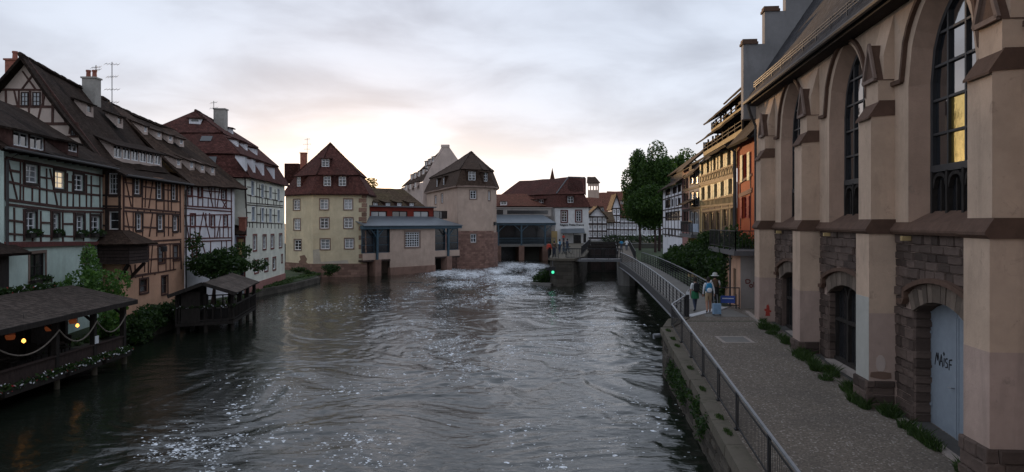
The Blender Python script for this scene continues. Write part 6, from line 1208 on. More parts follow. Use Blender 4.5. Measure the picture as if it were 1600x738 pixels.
# ------------------------------------------------------------------ low building and terrace after the church
RW = Fac((9.0, 0), (9.0 + .105 * 100, 100)); t = thing('terrace_building', (13.2, 38.5, 2), 'low grey and orange garden building with a railed terrace on top', 'building')
q0 = W3(1157, 400, 37.6); q1 = (q0.x + 2.6, 37.35); GW = Fac((q0.x, 37.6), q1); OW = Fac((q0.x, 37.6), (q0.x + .42, 41.8)); m_ = MB(); GW.wall(m_, 0, GW.L, 1.6, 4.75); m_.build('wall', 'grey_wall', t); m_ = MB(); ow = (1.1, 1.9, 2.1, 4.0); OW.wall(m_, 0, OW.L, 1.6, 4.75, [ow], .1); m_.build('side_wall', 'orange', t); m_ = MB(); OW.box(m_, *ow, -.1, -.05); m_.build('door', 'shutter_brown', t)
m_ = MB(); m_.hexa([(q0.x - .5, 37.0, 4.75), (q1[0], 36.8, 4.75), (q1[0] + .5, 44.5, 4.75), (q0.x + .2, 44.5, 4.75)], [(q0.x - .5, 37.0, 4.98), (q1[0], 36.8, 4.98), (q1[0] + .5, 44.5, 4.98), (q0.x + .2, 44.5, 4.98)]); m_.build('terrace_slab', 'lead', t); fence(t, [(q0.x - .4, 37.1, 4.98), (q0.x + .25, 44.3, 4.98)], 1.0, 1.4); fence(t, [(q0.x - .4, 37.1, 4.98), (q1[0], 36.9, 4.98)], 1.0, 1.4)
m_ = MB(); m_.tube([(q0.x - .35, 38.2, 4.75), (q0.x - .35, 38.2, 2.0)], .05, 8); m_.build('downpipe', 'gutter', t)
Ug = lambda x, y: GW.at(*zt(1060, 420, 8.2)(x, y))
strokes(GW, .01, [[Ug(x, y) for x, y in l] for l in ([(862, 145), (866, 190)], [(856, 150), (880, 136), (912, 145), (920, 165), (905, 185), (868, 190)], [(920, 205), (945, 200), (950, 225), (935, 242), (915, 232), (912, 212), (925, 202)], [(965, 170), (970, 240)])], .05, 'graffiti', 'graffiti_red', t)
t = thing('parked_car', (14.6, 41.2, 4.98), 'pale parked car partly hidden behind the terrace railing', 'car'); cx, cy = 14.55, 41.4
m_ = MB(); m_.extrude([(cx - .75, cy - 1.7, 5.25), (cx - .75, cy - 1.75, 5.6), (cx - .75, cy - .8, 5.75), (cx - .75, cy - .2, 6.25), (cx - .75, cy + 1.1, 6.25), (cx - .75, cy + 1.6, 5.7), (cx - .75, cy + 1.7, 5.25)], (1.5, 0, 0)); m_.build('body', 'car_paint', t); m_ = MB(); m_.extrude([(cx - .6, cy - .80, 5.78), (cx + .6, cy - .80, 5.78), (cx + .55, cy - .24, 6.22), (cx - .55, cy - .24, 6.22)], (0, -.03, .03)); m_.build('windscreen', 'glass', t)
for (a, b) in ((-.77, -1.1), (-.77, 1.1), (.62, -1.1), (.62, 1.1)): m_ = MB(); m_.tube([(cx + a, cy + b, 5.28), (cx + a + .15, cy + b, 5.28)], .29, 14); m_.build('wheel', 'cloth_black', t)
t = thing('barrier', (11.0, 37.2, 2.05), 'black tube barrier with a blue sign closing the bank beside the footbridge', 'barrier'); a, b = W3(1122, 480, 37.6), W3(1155, 480, 37.4); BF = Fac((a.x, a.y), (b.x, b.y)); m_ = MB()
for (p, q) in (((0, 2.0), (0, 3.15)), ((BF.L, 2.0), (BF.L, 3.15)), ((0, 3.12), (BF.L, 3.12)), ((0, 2.25), (BF.L, 2.25)), ((BF.L * .85, 2.0), (BF.L * .85, 2.8))): m_.tube([BF.pt(*p), BF.pt(*q)], .028, 6)
m_.build('frame', 'black_metal', t); m_ = MB(); BF.box(m_, BF.L * .12, BF.L * .8, 2.35, 2.72, .03, .055); sg = m_.build('sign_panel', 'sign_blue', t); m_ = MB()
for k in range(9): x = BF.L * (.2 + .06 * k); BF.box(m_, x, x + .045, 2.56, 2.61, .055, .06)
m_.build('lettering', 'sign_white', sg)
# ------------------------------------------------------------------ right-hand row
z8 = zt(940, 210, 3.884); z9 = zt(1020, 120, 3.69)
UU = lambda px, py=350: RW.at(px, py)[0]
def rowhouse(label, pa, pb, ev, mat, base=1.6, tiers=None):
    t = thing('row_house', (*tuple(RW.pt((UU(pa) + UU(pb)) / 2, 0, -3))[:2], 2.0), label, 'house'); return t, UU(pb), UU(pa)
# red house
t, ua, ub = rowhouse('narrow bright red house with red shutters next to the church', 1152, 1183, 0, 0); rr = [wrect(RW, z8, 862, 890, 118, 285), wrect(RW, z8, 860, 888, 378, 510)]; evr = RW.at(*z8(860, 110))[1] + .6
m_ = MB(); RW.wall(m_, ua, ub, 1.6, evr, rr, .1); p = RW.pt(ub, 0); q = RW.pt(ub, 0, -8); m_.face([(p.x, p.y, 1.6), (q.x, q.y, 1.6), (q.x, q.y, evr), (p.x, p.y, evr)]); w_ = m_.build('wall', 'red_plaster', t)
for r in rr: window(t, RW, r, 2, 4, frame='shutter_red', glass='glass', shutters='shutter_red' if r is rr[1] else 'shutter_yellow', shw=.62)
for (x0, y0, x1, y1) in ((835, 300, 915, 245), (835, 380, 915, 345), (835, 370, 915, 330), (840, 190, 845, 560), (905, 130, 905, 580)): a, b = RW.at(*z8(x0, y0)), RW.at(*z8(x1, y1)); RW.beam(w_, *a, *b, .14, 'timber_red')
m_ = MB(); m_.slab(RW.pt(ua - .2, evr - .1, .6), RW.pt(ub + .3, evr - .1, .6), RW.pt(ub + .3, evr + 4.2, -3.4), RW.pt(ua - .2, evr + 4.2, -3.4), .14, 6, 5, .03); m_.build('roof', 'tile_dark', t); m_ = MB(); m_.tube([RW.pt(ub - .1, evr, .62), RW.pt(ub - .1, evr - .4, .15), RW.pt(ub - .1, 2, .15)], .07, 8); m_.build('downpipe', 'gutter', t)
m_ = MB(); RW.box(m_, ub - 3.2, ub + .4, 6, 15.2, -7.5, -2.8); m_.build('rear_wall', 'white_plaster', t)
# yellow house with open drying lofts
t, ua, ub = rowhouse('yellow half-timbered house with golden shutters and stacked open roof lofts', 1093, 1151, 0, 0); evy = 11.25
top = [(610, 625, 165, 250), (645, 660, 150, 238), (685, 700, 132, 222), (727, 745, 112, 205), (770, 792, 90, 190)]; mid = [(612, 632, 320, 402), (650, 668, 308, 396), (690, 708, 298, 388), (730, 750, 284, 378), (777, 800, 268, 366)]; gfl = [(616, 645, 475, 585), (655, 682, 470, 585), (694, 716, 466, 585), (737, 765, 455, 560), (786, 812, 448, 560)]
R_ = [wrect(RW, z8, *r) for r in top + mid + gfl]; m_ = MB(); RW.wall(m_, ua, ub, 1.2, evy, R_, .16); w_ = m_.build('wall', 'ochre', t)
for i, r in enumerate(R_):
    if i < 10: window(t, RW, r, 2, 3, frame='timber_brown', glass='void', shutters='shutter_yellow', shw=(r[1] - r[0]) * .55, mw=.03)
    else: window(t, RW, r, 2, 2, frame='shutter_brown', glass='glass_dull', surround='shutter_brown', sw=.34)
for (x0, y0, x1, y1) in ((600, 255, 812, 180), (600, 300, 812, 245), (600, 310, 812, 255), (605, 405, 815, 365), (605, 440, 815, 418), (605, 470, 815, 440), (600, 165, 600, 590), (812, 70, 818, 590)): a, b = RW.at(*z8(x0, y0)), RW.at(*z8(x1, y1)); RW.beam(w_, *a, *b, .15, 'yellow_timber')
for k in range(13):
    x = 610 + k * 16; dy = -(x - 600) * .31
    for (xa, ya, xb, yb) in ((x, 256 + dy * 1.1, x + 14, 298 + dy * .9), (x + 14, 252 + dy * 1.1, x, 300 + dy * .85), (x, 405 + dy * .55, x, 442 + dy * .38), (x + 8, 404 + dy * .55, x + 8, 440 + dy * .38)): a, b = RW.at(*z8(xa, ya)), RW.at(*z8(xb, yb)); RW.beam(w_, *a, *b, .08, 'yellow_timber')
def loft(t, z0, z1, d_, ua, ub, rail='ochre'):
    m_ = MB(); RW.box(m_, ua, ub, z0, z0 + .32, d_ - .1, d_); m_.build('loft_parapet', rail, t); m_ = MB(); RW.box(m_, ua, ub, z0, z1, d_ - 1.6, d_ - 1.5); m_.build('loft_back', 'dark_wood', t)
    for k in range(8): u = ua + (ub - ua) * k / 7; m_ = MB(); RW.box(m_, u - .07, u + .07, z0 + .3, z1, d_ - .12, d_); m_.build('loft_post', 'dark_wood', t)
    for u in (ub - .08, ua + (ub - ua) * .68, ua + (ub - ua) * .36): m_ = MB(); RW.box(m_, u - .06, u + .06, z0, z1, d_ - 1.5, d_ - .14); m_.build('loft_partition', 'timber', t)
    for zz in (.55, .8): m_ = MB(); RW.box(m_, ua, ub, z0 + zz, z0 + zz + .06, d_ - .07, d_ - .01); m_.build('loft_rail', 'dark_wood', t)
def roofstrip(t, z, d0_, rise, run, ua, ub, mat='tile_brown'):
    m_ = MB(); m_.slab(RW.pt(ua - .3, z, d0_), RW.pt(ub + .4, z, d0_), RW.pt(ub + .4, z + rise, d0_ - run), RW.pt(ua - .3, z + rise, d0_ - run), .12, 10, 2, .02); m_.build('roof', mat, t)
roofstrip(t, evy - .1, .75, .75, 1.2, ua, ub, 'tile_dark'); loft(t, evy + .6, evy + 1.75, -.3, ua, ub); roofstrip(t, evy + 1.7, .25, .65, 1.0, ua, ub); loft(t, evy + 2.3, evy + 3.2, -.75, ua + 0, ub - 1.2); roofstrip(t, evy + 3.15, -.2, 1.1, 1.8, ua, ub - 1.0); roofstrip(t, evy + 4.1, -1.0, 2.4, 2.6, ua + 0, ub - 5.5)
m_ = MB(); RW.box(m_, ua, ub, evy - .4, evy + 2.2, -7, -1.55); RW.box(m_, ua + .01, ub - .01, evy + 2.2, evy + 3.7, -7, -2.05); RW.box(m_, ua + .02, ub - 2.5, evy + 3.7, evy + 4.6, -7, -2.4); m_.build('loft_core', 'timber', t); m_ = MB(); m_.tube([RW.pt(ua + .05, evy, .7), RW.pt(ua + .05, evy - .5, .14), RW.pt(ua + .05, 3, .14)], .07, 8); m_.build('downpipe', 'gutter', t)
m_ = MB(); RW.box(m_, UU(1112), ub + 1.0, 5.25, 5.5, -.2, 1.5); m_.build('balcony_slab', 'lead', t); fence(t, [tuple(RW.pt(UU(1112), 5.5, 1.4)), tuple(RW.pt(ub + .9, 5.5, 1.4))], 1.0, 2)
m_ = MB(); RW.box(m_, ub - .5, ub + .35, 1.5, 5.25, -1, .9); m_.build('balcony_wall', 'ochre', t)
# two slim brown houses, then the white one
for (pa, pb, evz, mat, lab, rows, dz) in ((1076.5, 1093, 10.6, 'grey_wall', 'slim dark house with pale blue window boards beside the yellow house', ((222, 300), (352, 430), (470, 560)), 0), (1066, 1076.5, 11.4, 'pink_plinth', 'slim reddish brown house squeezed between taller neighbours', ((250, 330), (360, 440), (470, 540)), 0)):
    t, ua, ub = rowhouse(lab, pa, pb, 0, 0); x0, x1 = (pa - 940) * 3.884, (pb - 940) * 3.884; wd_ = (x1 - x0); cols_ = [(x0 + wd_ * .12, x0 + wd_ * .46), (x0 + wd_ * .54, x0 + wd_ * .88)]; rs_ = [wrect(RW, z8, a, b, r0_, r1_) for (a, b) in cols_ for (r0_, r1_) in rows]; m_ = MB(); RW.wall(m_, ua, ub, 1.2, evz, rs_, .12); w_ = m_.build('wall', mat, t)
    for r in rs_: window(t, RW, r, 2, 2, frame='white_frame' if mat == 'grey_wall' else 'timber', glass='glass_dull', surround='timber', sw=.09)
    for zz in (5.3, 7.6, 9.4): RW.beam(w_, ua, zz, ub, zz, .18, 'timber')
    m_ = MB(); m_.slab(RW.pt(ua - .1, evz - .1, .55), RW.pt(ub + .1, evz - .1, .55), RW.pt(ub + .1, evz + 3.3, -3.2), RW.pt(ua - .1, evz + 3.3, -3.2), .14, 5, 4, .03); m_.build('roof', 'tile_brown', t)
    if mat == 'grey_wall': m_ = MB(); RW.box(m_, ua + .3, ub - .3, 5.6, 6.3, .02, .08); m_.build('blue_panel', 'shutter_blue', t); m_ = MB(); m_.slab(RW.pt(ua, 8.0, 1.1), RW.pt(ub, 8.0, 1.1), RW.pt(ub, 8.5, 0), RW.pt(ua, 8.5, 0), .08, 3, 2); m_.build('awning_roof', 'tile_dark', t)
t, ua, ub = rowhouse('white half-timbered house with dark window bands at the end of the right row', 1036, 1066, 0, 0); rs_ = [wrect(RW, z8, *r) for r in ((388, 418, 325, 370), (428, 456, 318, 360), (462, 482, 305, 350), (385, 418, 395, 448), (425, 436, 392, 440), (446, 456, 388, 438), (466, 480, 385, 432), (388, 478, 468, 524), (384, 392, 575, 625), (405, 413, 575, 625), (424, 432, 575, 622), (442, 450, 572, 620))]; evw = 10.35
m_ = MB(); RW.wall(m_, ua, ub, 1.6, evw, rs_, .14); p, q = RW.pt(ua, 0), RW.pt(ua, 0, -8); m_.face([(p.x, p.y, 1.6), (q.x, q.y, 1.6), (q.x, q.y, evw), (p.x, p.y, evw)]); w_ = m_.build('wall', 'white_plaster', t)
for r in rs_: window(t, RW, r, 1 if r[1] - r[0] < 2 else 6, 1, frame='timber', glass='glass_dull')
for zz in (9.2, 7.9, 7.0, 5.7, 5.0): RW.beam(w_, ua, zz, ub, zz, .16, 'timber')
for k in range(7): u = ua + (ub - ua) * k / 6; RW.beam(w_, u, 5.0, u, evw, .16, 'timber')
roofstrip(t, evw - .1, .7, 1.1, 1.6, ua, ub); m_ = MB(); RW.box(m_, ua, ub, evw + .9, evw + 1.9, -2.4, -.9); m_.build('loft_band', 'dark_wood', t); roofstrip(t, evw + 1.8, -.5, 2.6, 3.4, ua, ub)
# ------------------------------------------------------------------ houses of the far bank
def farhouse(label, d, pa, pb, ybase, yev, yr, wallm, roofm, rows, cols, gable=False, tim='timber', tx=None):
    a, b = W3(pa, ybase, d), W3(pb, ybase, d); F_ = Fac((a.x, d), (b.x, d)); t = thing('town_house', ((a.x + b.x) / 2, d + 2, 2.7), label, 'house', 'houses of the far bank'); ze, zr_ = W3(pa, yev, d).z, W3(pa, yr, d).z; h = (ze - 3.2) / rows; hs = []
    for r in range(rows):
        for c in range(cols): w = F_.L / cols; hs.append((c * w + w * .22, c * w + w * .78, 3.2 + r * h + h * .3, 3.2 + r * h + h * .82))
    m_ = MB(); F_.wall(m_, 0, F_.L, 2.5, ze, hs, .15)
    for s in (0, F_.L): p, q = F_.pt(s, 0), F_.pt(s, 0, -8); m_.face([(p.x, p.y, 2.5), (q.x, q.y, 2.5), (q.x, q.y, ze), (p.x, p.y, ze)])
    if gable: m_.extrude([F_.pt(0, ze), F_.pt(F_.L, ze), F_.pt(F_.L / 2, zr_)], (0, .2, 0))
    w_ = m_.build('wall', wallm, t)
    for hh in hs: window(t, F_, hh, 2, 2, frame='white_frame', glass='glass_dull', fw=.09, mw=.05)
    if tim:
        for r in range(rows + 1): F_.beam(w_, 0, 3.2 + r * h, F_.L, 3.2 + r * h, .32, tim)
        for c in range(cols + 1): F_.beam(w_, F_.L * c / cols, 3.2, F_.L * c / cols, ze, .2, tim)
    m_ = MB()
    if gable: c = F_.L / 2; m_.slab(F_.pt(-.4, ze - .3, .5), F_.pt(-.4, ze - .3, -8), F_.pt(c, zr_ + .1, -8), F_.pt(c, zr_ + .1, .5), .2, 3, 4, .05); m_.slab(F_.pt(F_.L + .4, ze - .3, -8), F_.pt(F_.L + .4, ze - .3, .5), F_.pt(c, zr_ + .1, .5), F_.pt(c, zr_ + .1, -8), .2, 3, 4, .05)
    else: m_.slab(F_.pt(-.3, ze - .2, .6), F_.pt(F_.L + .3, ze - .2, .6), F_.pt(F_.L + .3, zr_, -4.5), F_.pt(-.3, zr_, -4.5), .2, 6, 4, .06)
    m_.build('roof', roofm, t); return t, F_, ze, zr_
farhouse('dark half-timbered house with white bands beside the white lettered house', 152, 919, 948, 378, 339, 322, 'white_plaster', 'tile_brown', 3, 4, True)
farhouse('half-timbered house with grey sloping roof left of the narrow gable', 162, 944, 959, 376, 346, 330, 'white_plaster', 'tile_moss', 2, 2)
farhouse('tall narrow gabled white half-timbered house on the far quay', 170, 957, 969, 374, 326, 303, 'white_plaster', 'tile_brown', 4, 2, True)
farhouse('white half-timbered house under the big plane trees', 171, 969, 994, 374, 338, 318, 'white_plaster', 'tile_far', 3, 4)
farhouse('long white half-timbered house behind the tree trunks', 173, 994, 1040, 374, 338, 315, 'white_plaster', 'tile_brown', 3, 6)
for i, (d, pa, pb, yev, yr, lab) in enumerate(((205, 918, 946, 322, 308, 'distant house with rust red roof under the church tower'), (225, 940, 968, 320, 302, 'distant house with red roof left of the plane trees'), (250, 952, 985, 312, 298, 'most distant red roofed house on the skyline'), (195, 946, 959, 330, 311, 'small distant house with bright red roof'), (270, 925, 955, 312, 300, 'distant brown roofed house on the skyline'), (190, 790, 850, 325, 305, 'long distant roof rising behind the covered bridge'))):
    farhouse(lab, d, pa, pb, 372, yev, yr, 'far_plaster', 'tile_far', 2, 4, False, None)
t = thing('church_tower', W3(927, 348, 240), 'squat brown church tower on the skyline behind the white house', 'tower'); a, b = W3(918.5, 300, 240), W3(936, 300, 240); F_ = Fac((a.x, 240), (b.x, 240)); zt_ = W3(920, 286, 240).z; hs = [(F_.L * (k + .18) / 4, F_.L * (k + .82) / 4, W3(0, 297, 240).z, W3(0, 291, 240).z) for k in range(4)]; m_ = MB(); F_.wall(m_, 0, F_.L, 2, zt_, hs, .5); p, q = F_.pt(F_.L, 0), F_.pt(F_.L, 0, -4); m_.face([(p.x, p.y, 2), (q.x, q.y, 2), (q.x, q.y, zt_), (p.x, p.y, zt_)]); m_.build('wall', 'mill_plaster', t); m_ = MB(); m_.slab(F_.pt(-.4, zt_, .4), F_.pt(F_.L + .4, zt_, .4), F_.pt(F_.L - 1, zt_ + 2.1, -2), F_.pt(0, zt_ + 2.1, -2), .2, 4, 3); m_.build('roof', 'tile_brown', t)
t = thing('church_spire', W3(863, 348, 300), 'thin pointed church spire far away above the brown roofs', 'spire'); c = W3(863, 300, 300); m_ = MB(); s_ = 1.1; m_.box(c.x - s_, c.x + s_, 299, 301.2, 3, W3(0, 285, 300).z); m_.build('tower', 'far_plaster', t); m_ = MB(); z_ = W3(0, 285, 300).z; ap_ = Vector((c.x, 300.1, W3(0, 262, 300).z)); cr_ = [Vector((c.x + x, 300.1 + y, z_)) for x, y in ((-1.2, -1.2), (1.2, -1.2), (1.2, 1.2), (-1.2, 1.2))]
for i in range(4): m_.face([cr_[i], cr_[(i + 1) % 4], ap_])
m_.build('spire', 'tile_far', t)
# ------------------------------------------------------------------ trees and shrubs
def tree(label, base, blobs, n, size, mat, trunk=.3, name='tree', seed=1, limbs=5, cat='tree', shell=.45):
    t = thing(name, base, label, cat); b = Vector(base); rnd = random.Random(seed); cs = [Vector(x[0]) for x in blobs]; mid = sum(cs, Vector()) / len(cs); top = Vector((mid.x, mid.y, mid.z)); fork = b.lerp(top, .45) + Vector((rnd.uniform(-.1, .1), 0, 0)); m_ = MB(); m_.tube([b - Vector((0, 0, .3)), b.lerp(fork, .5) + Vector((trunk * .3, 0, 0)), fork, top], [trunk, trunk * .8, trunk * .65, trunk * .2], 9)
    for c in cs[:limbs]: m_.tube([fork.lerp(b, .15 * rnd.random()), fork.lerp(c, .5) + Vector((0, 0, .2)), c], [trunk * .45, trunk * .28, trunk * .08], 6)
    m_.build('trunk', 'timber', t); leaves('crown', blobs, n, size, mat, t, shell, seed); return t
def lump(c, r, k, seed, s=.48):      # uneven crown: lobes spread over an ellipsoid
    rnd = random.Random(seed); out = []
    for i in range(k):
        v = Vector((rnd.gauss(0, 1), rnd.gauss(0, 1), rnd.gauss(0, 1))).normalized() * rnd.uniform(.35, .85); f = s * rnd.uniform(.6, 1.15); out.append(((c[0] + v.x * r[0], c[1] + v.y * r[1], c[2] + v.z * r[2]), (r[0] * f, r[1] * f, r[2] * f * .8)))
    return out
p = W3(1000, 290, 118); tree('tall plane tree at the left of the group on the far quay', (p.x, 118, 2.3), lump((p.x, 118, p.z + .0), (2.5, 3.0, 6.4), 30, 3, .45), 24000, .19, 'leaf_plane', .24, 'plane_tree', 3)
p = W3(1030, 292, 114); tree('tallest plane tree in the middle of the group on the far quay', (p.x, 114, 2.3), lump((p.x, 114, p.z + .3), (3.1, 3.2, 6.6), 32, 9, .45), 26000, .19, 'leaf_plane', .25, 'plane_tree', 9)
p = W3(1058, 300, 128); tree('plane tree half hidden behind the white row house', (p.x, 128, 2.6), lump((p.x, 128, p.z + .8), (3.4, 3.2, 7.0), 18, 5, .55), 11000, .27, 'leaf_plane', .4, 'plane_tree', 5)
p = W3(1024, 320, 110); tree('lower plane tree filling the front of the group on the far quay', (p.x, 110, 2.3), lump((p.x, 110, p.z - .1), (4.0, 2.6, 3.0), 30, 12, .5), 24000, .19, 'leaf_plane', .2, 'plane_tree', 12)
p = W3(566, 285, 135); tree('small sunlit tree glowing behind the yellow mill building', (p.x, 135, 2.6), lump((p.x, 135, p.z - .5), (2.4, 2, 2.6), 10, 2), 3000, .2, 'leaf_autumn', .25, 'tree', 2)
tree('light green young tree in front of the mint green house', (-21.3, 38.2, .6), lump((-21.4, 38.2, 3.1), (1.55, 1.5, 1.75), 16, 4, .42) + [((-21.6, 38.0, 4.75), (.4, .4, .6)), ((-22.6, 37.6, 3.0), (.5, .5, .5))], 3600, .115, 'leaf_light', .12, 'tree', 4)
tree('dark leafy tree in front of the white timbered house', (-21.2, 52.6, .6), lump((-21.0, 53.0, 3.3), (2.2, 2.4, 1.7), 16, 8, .42) + [((-21.9, 51.5, 5.0), (.5, .6, .7)), ((-20.0, 55, 4.2), (.7, .9, .7)), ((-19.2, 56.5, 3.2), (.6, .9, .5))], 5200, .14, 'leaf_dark', .16, 'tree', 8)
def shrub(label, blobs, n, size, mat, seed=1, name='shrub'):
    c = blobs[0][0]; t = thing(name, (c[0], c[1], max(0, c[2] - blobs[0][1][2])), label, 'shrub'); leaves('foliage', blobs, n, size, mat, t, .3, seed); m_ = MB(); b = Vector((c[0], c[1], c[2] - blobs[0][1][2]))
    for k in range(4): q = blobs[k % len(blobs)][0]; m_.tube([b, Vector(q)], [.04, .015], 5)
    m_.build('stem', 'timber', t); return t
shrub('light green bush between the pavilion roof and the orange house', lump((-20.4, 37.2, 1.6), (.9, 1.4, 1.3), 8, 21, .6), 1500, .11, 'leaf_light', 2)
shrub('dark bank of bushes overhanging the water below the orange house', lump((-20.0, 39.8, .95), (.8, 2.6, .9), 14, 22, .5), 3200, .11, 'leaf_dark', 3)
shrub('dark hanging bush at the bank beside the gabled pavilion', lump((-20.6, 44.5, 1.2), (.7, 2.4, 1.0), 10, 23, .55), 2200, .12, 'leaf_dark', 4)
shrub('small bush on the grass before the yellow mill building', lump((-20.6, 84.2, 1.1), (1.3, .8, .8), 7, 24, .6), 900, .13, 'leaf_dark', 5); shrub('low scrub on the quay left of the yellow mill building', lump((-23.2, 83, 1.0), (1.4, .8, .45), 6, 25, .6), 600, .12, 'leaf_dark', 6)
shrub('large dark bush filling the bank right of the footbridge', lump((12.5, 42.2, 4.0), (1.3, 2.6, 2.3), 28, 26, .45) + lump((13.0, 49, 4.2), (1.5, 3.0, 1.9), 20, 27, .45), 15000, .115, 'leaf_dark', 7)
shrub('dark bush farther along the bank behind the footbridge', lump((13.6, 54, 3.7), (1.7, 3.5, 2.0), 18, 28, .5), 7000, .14, 'leaf_dark', 8); shrub('bush below the white row house at the far end of the bank', lump((15.4, 69, 2.9), (1.6, 4, 1.4), 14, 29, .5), 4000, .16, 'leaf_dark', 9)
shrub('long dark hedge at the foot of the far timbered houses', [((17 + k * 1.3, 134 + (k % 3), 3.4), (1.0, .8, .8)) for k in range(16)], 5200, .16, 'leaf_dark', 10)
for i, px in enumerate((1003, 1010.5, 996)):
    p = W3(px, 360, 140); t = thing('parasol', (p.x, 140, 2.75), ['closed white parasol, middle of three below the plane trees', 'closed white parasol, rightmost of three below the plane trees', 'closed white parasol, leftmost of three below the plane trees'][i], 'parasol', 'closed parasols on the far quay'); m_ = MB(); m_.tube([(p.x, 140, 2.75), (p.x, 140, 5.7)], .04, 6); m_.build('pole', 'rail_metal', t); m_ = MB(); m_.lathe((p.x, 140, 3.7), [(.05, 0), (.26, .1), (.2, .9), (.1, 1.6), (.02, 1.95)], 10); m_.build('canopy', 'cloth_white', t)
gr = [((-21.5 - random.random() * 1.5, random.uniform(62, 84), .66), (.5, .8, .1)) for _ in range(70)] + [((-20.5 - random.random(), random.uniform(30, 60), .66), (.3, .8, .14)) for _ in range(40)]
tag(leaves('bank_grass', gr, 5000, .09, 'leaf_grass', None, .1), 'rough green grass along the left bank', 'grass', kind='stuff')
# ------------------------------------------------------------------ people
def person(label, loc, rz, mats, h=1.74, stride=.18, arms=((0, 0), (0, 0)), fingers=False, skirt=None, hat=None, hair=True):
    """one continuous skinned figure; mats maps body regions to clothing"""
    V = []; E = []; Rr = []; reg = []
    def add(p, r, par=None, rg=None):
        V.append(p); Rr.append(r); i = len(V) - 1
        if par is not None: E.append((par, i)); reg.append((par, i, rg))
        return i
    pel = add((0, 0, .94), (.155, .11)); wa = add((0, .0, 1.10), (.135, .10), pel, 'hips'); ch = add((0, -.01, 1.30), (.165, .115), wa, 'torso'); nk0 = add((0, 0, 1.44), (.085, .075), ch, 'torso'); nk = add((0, .01, 1.51), (.05, .052), nk0, 'neck'); hd = add((0, .02, 1.60), (.078, .092), nk, 'head'); ht = add((0, .01, 1.70), (.062, .075), hd, 'hair')
    for s, (ay, az) in zip((-1, 1), arms):
        sh = add((s * .17, 0, 1.41), (.062, .062), ch, 'torso'); el = add((s * .235, -.03 + ay * .3, 1.14 + az * .4), (.043, .043), sh, 'sleeve'); wr = add((s * .25, .03 + ay, .91 + az), (.03, .03), el, 'forearm'); hn = add((s * .25, .05 + ay, .84 + az), (.036, .022), wr, 'hand')
        if fingers:
            for k in range(4): f1 = add((s * .25 + (k - 1.5) * .016, .07 + ay, .79 + az - .004 * k), (.010, .010), hn, 'hand'); add((s * .25 + (k - 1.5) * .017, .085 + ay, .765 + az), (.008, .008), f1, 'hand')
            add((s * .25 - s * .035, .075 + ay, .815 + az), (.010, .010), hn, 'hand')
        sd = stride * s; hp = add((s * .085, 0, .86), (.098, .10), pel, 'hips'); kn = add((s * .095, sd * .55 + .02, .48), (.064, .066), hp, 'thigh'); an = add((s * .10, sd - (.06 if sd < 0 else 0), .09 + (.03 if sd < 0 else 0)), (.04, .045), kn, 'calf'); add((s * .10, sd + .14, .035), (.04, .032), an, 'shoe')
    me = bpy.data.meshes.new('person'); me.from_pydata(V, E, []); o = bpy.data.objects.new('person', me); COL.objects.link(o); md = o.modifiers.new('s', 'SKIN'); md.use_smooth_shade = True
    for i, r in enumerate(Rr): me.skin_vertices[0].data[i].radius = r
    me.skin_vertices[0].data[0].use_root = True; sb_ = o.modifiers.new('d', 'SUBSURF'); sb_.levels = sb_.render_levels = 2
    nm = bpy.data.meshes.new_from_object(o.evaluated_get(bpy.context.evaluated_depsgraph_get())); bpy.data.objects.remove(o); nm.materials.clear(); names = []
    for k in mats.values():
        if k not in names: names.append(k); nm.materials.append(MATS[k])
    segs = [(Vector(V[a]), Vector(V[b]), g) for a, b, g in reg]
    for pl_ in nm.polygons:
        c = Vector(pl_.center); best, bg_ = 9, 'torso'
        for a, b, g in segs:
            tt = max(0, min(1, (c - a).dot(b - a) / (b - a).length_squared)); dd_ = (c - a.lerp(b, tt)).length
            if dd_ < best: best, bg_ = dd_, g
        if bg_ == 'head' and c.y < .0: bg_ = 'hair'
        if bg_ == 'thigh' and c.z < .60 and mats['calf'] == 'skin': bg_ = 'calf'
        pl_.material_index = names.index(mats.get(bg_, mats['torso'])); pl_.use_smooth = True
    k = h / 1.74; o = bpy.data.objects.new('person', nm); COL.objects.link(o); o.location = loc; o.rotation_euler = (0, 0, rz); o.scale = (k, k, k); tag(o, label, 'person'); 
    def kid(mb, nm_, mat, smooth=True): c = mb.build(nm_, mat, None, smooth); c.parent = o; return c
    if hair: m_ = MB(); m_.lathe((0, 0, 1.60), [(.095, -.08), (.10, 0), (.098, .06), (.075, .12), (.01, .15)], 12); kid(m_, 'hair', mats['hair'])
    if skirt: m_ = MB(); m_.lathe((0, 0, 0), [(.20, skirt[1]), (.185, .9), (.165, 1.0), (.16, 1.04)], 14); kid(m_, 'garment', skirt[0])
    if hat: m_ = MB(); m_.lathe((0, .0, 1.64), [(.21, -.01), (.12, .02), (.115, .10), (.08, .14), (.01, .15)], 16); kid(m_, 'hat', hat)
    return o
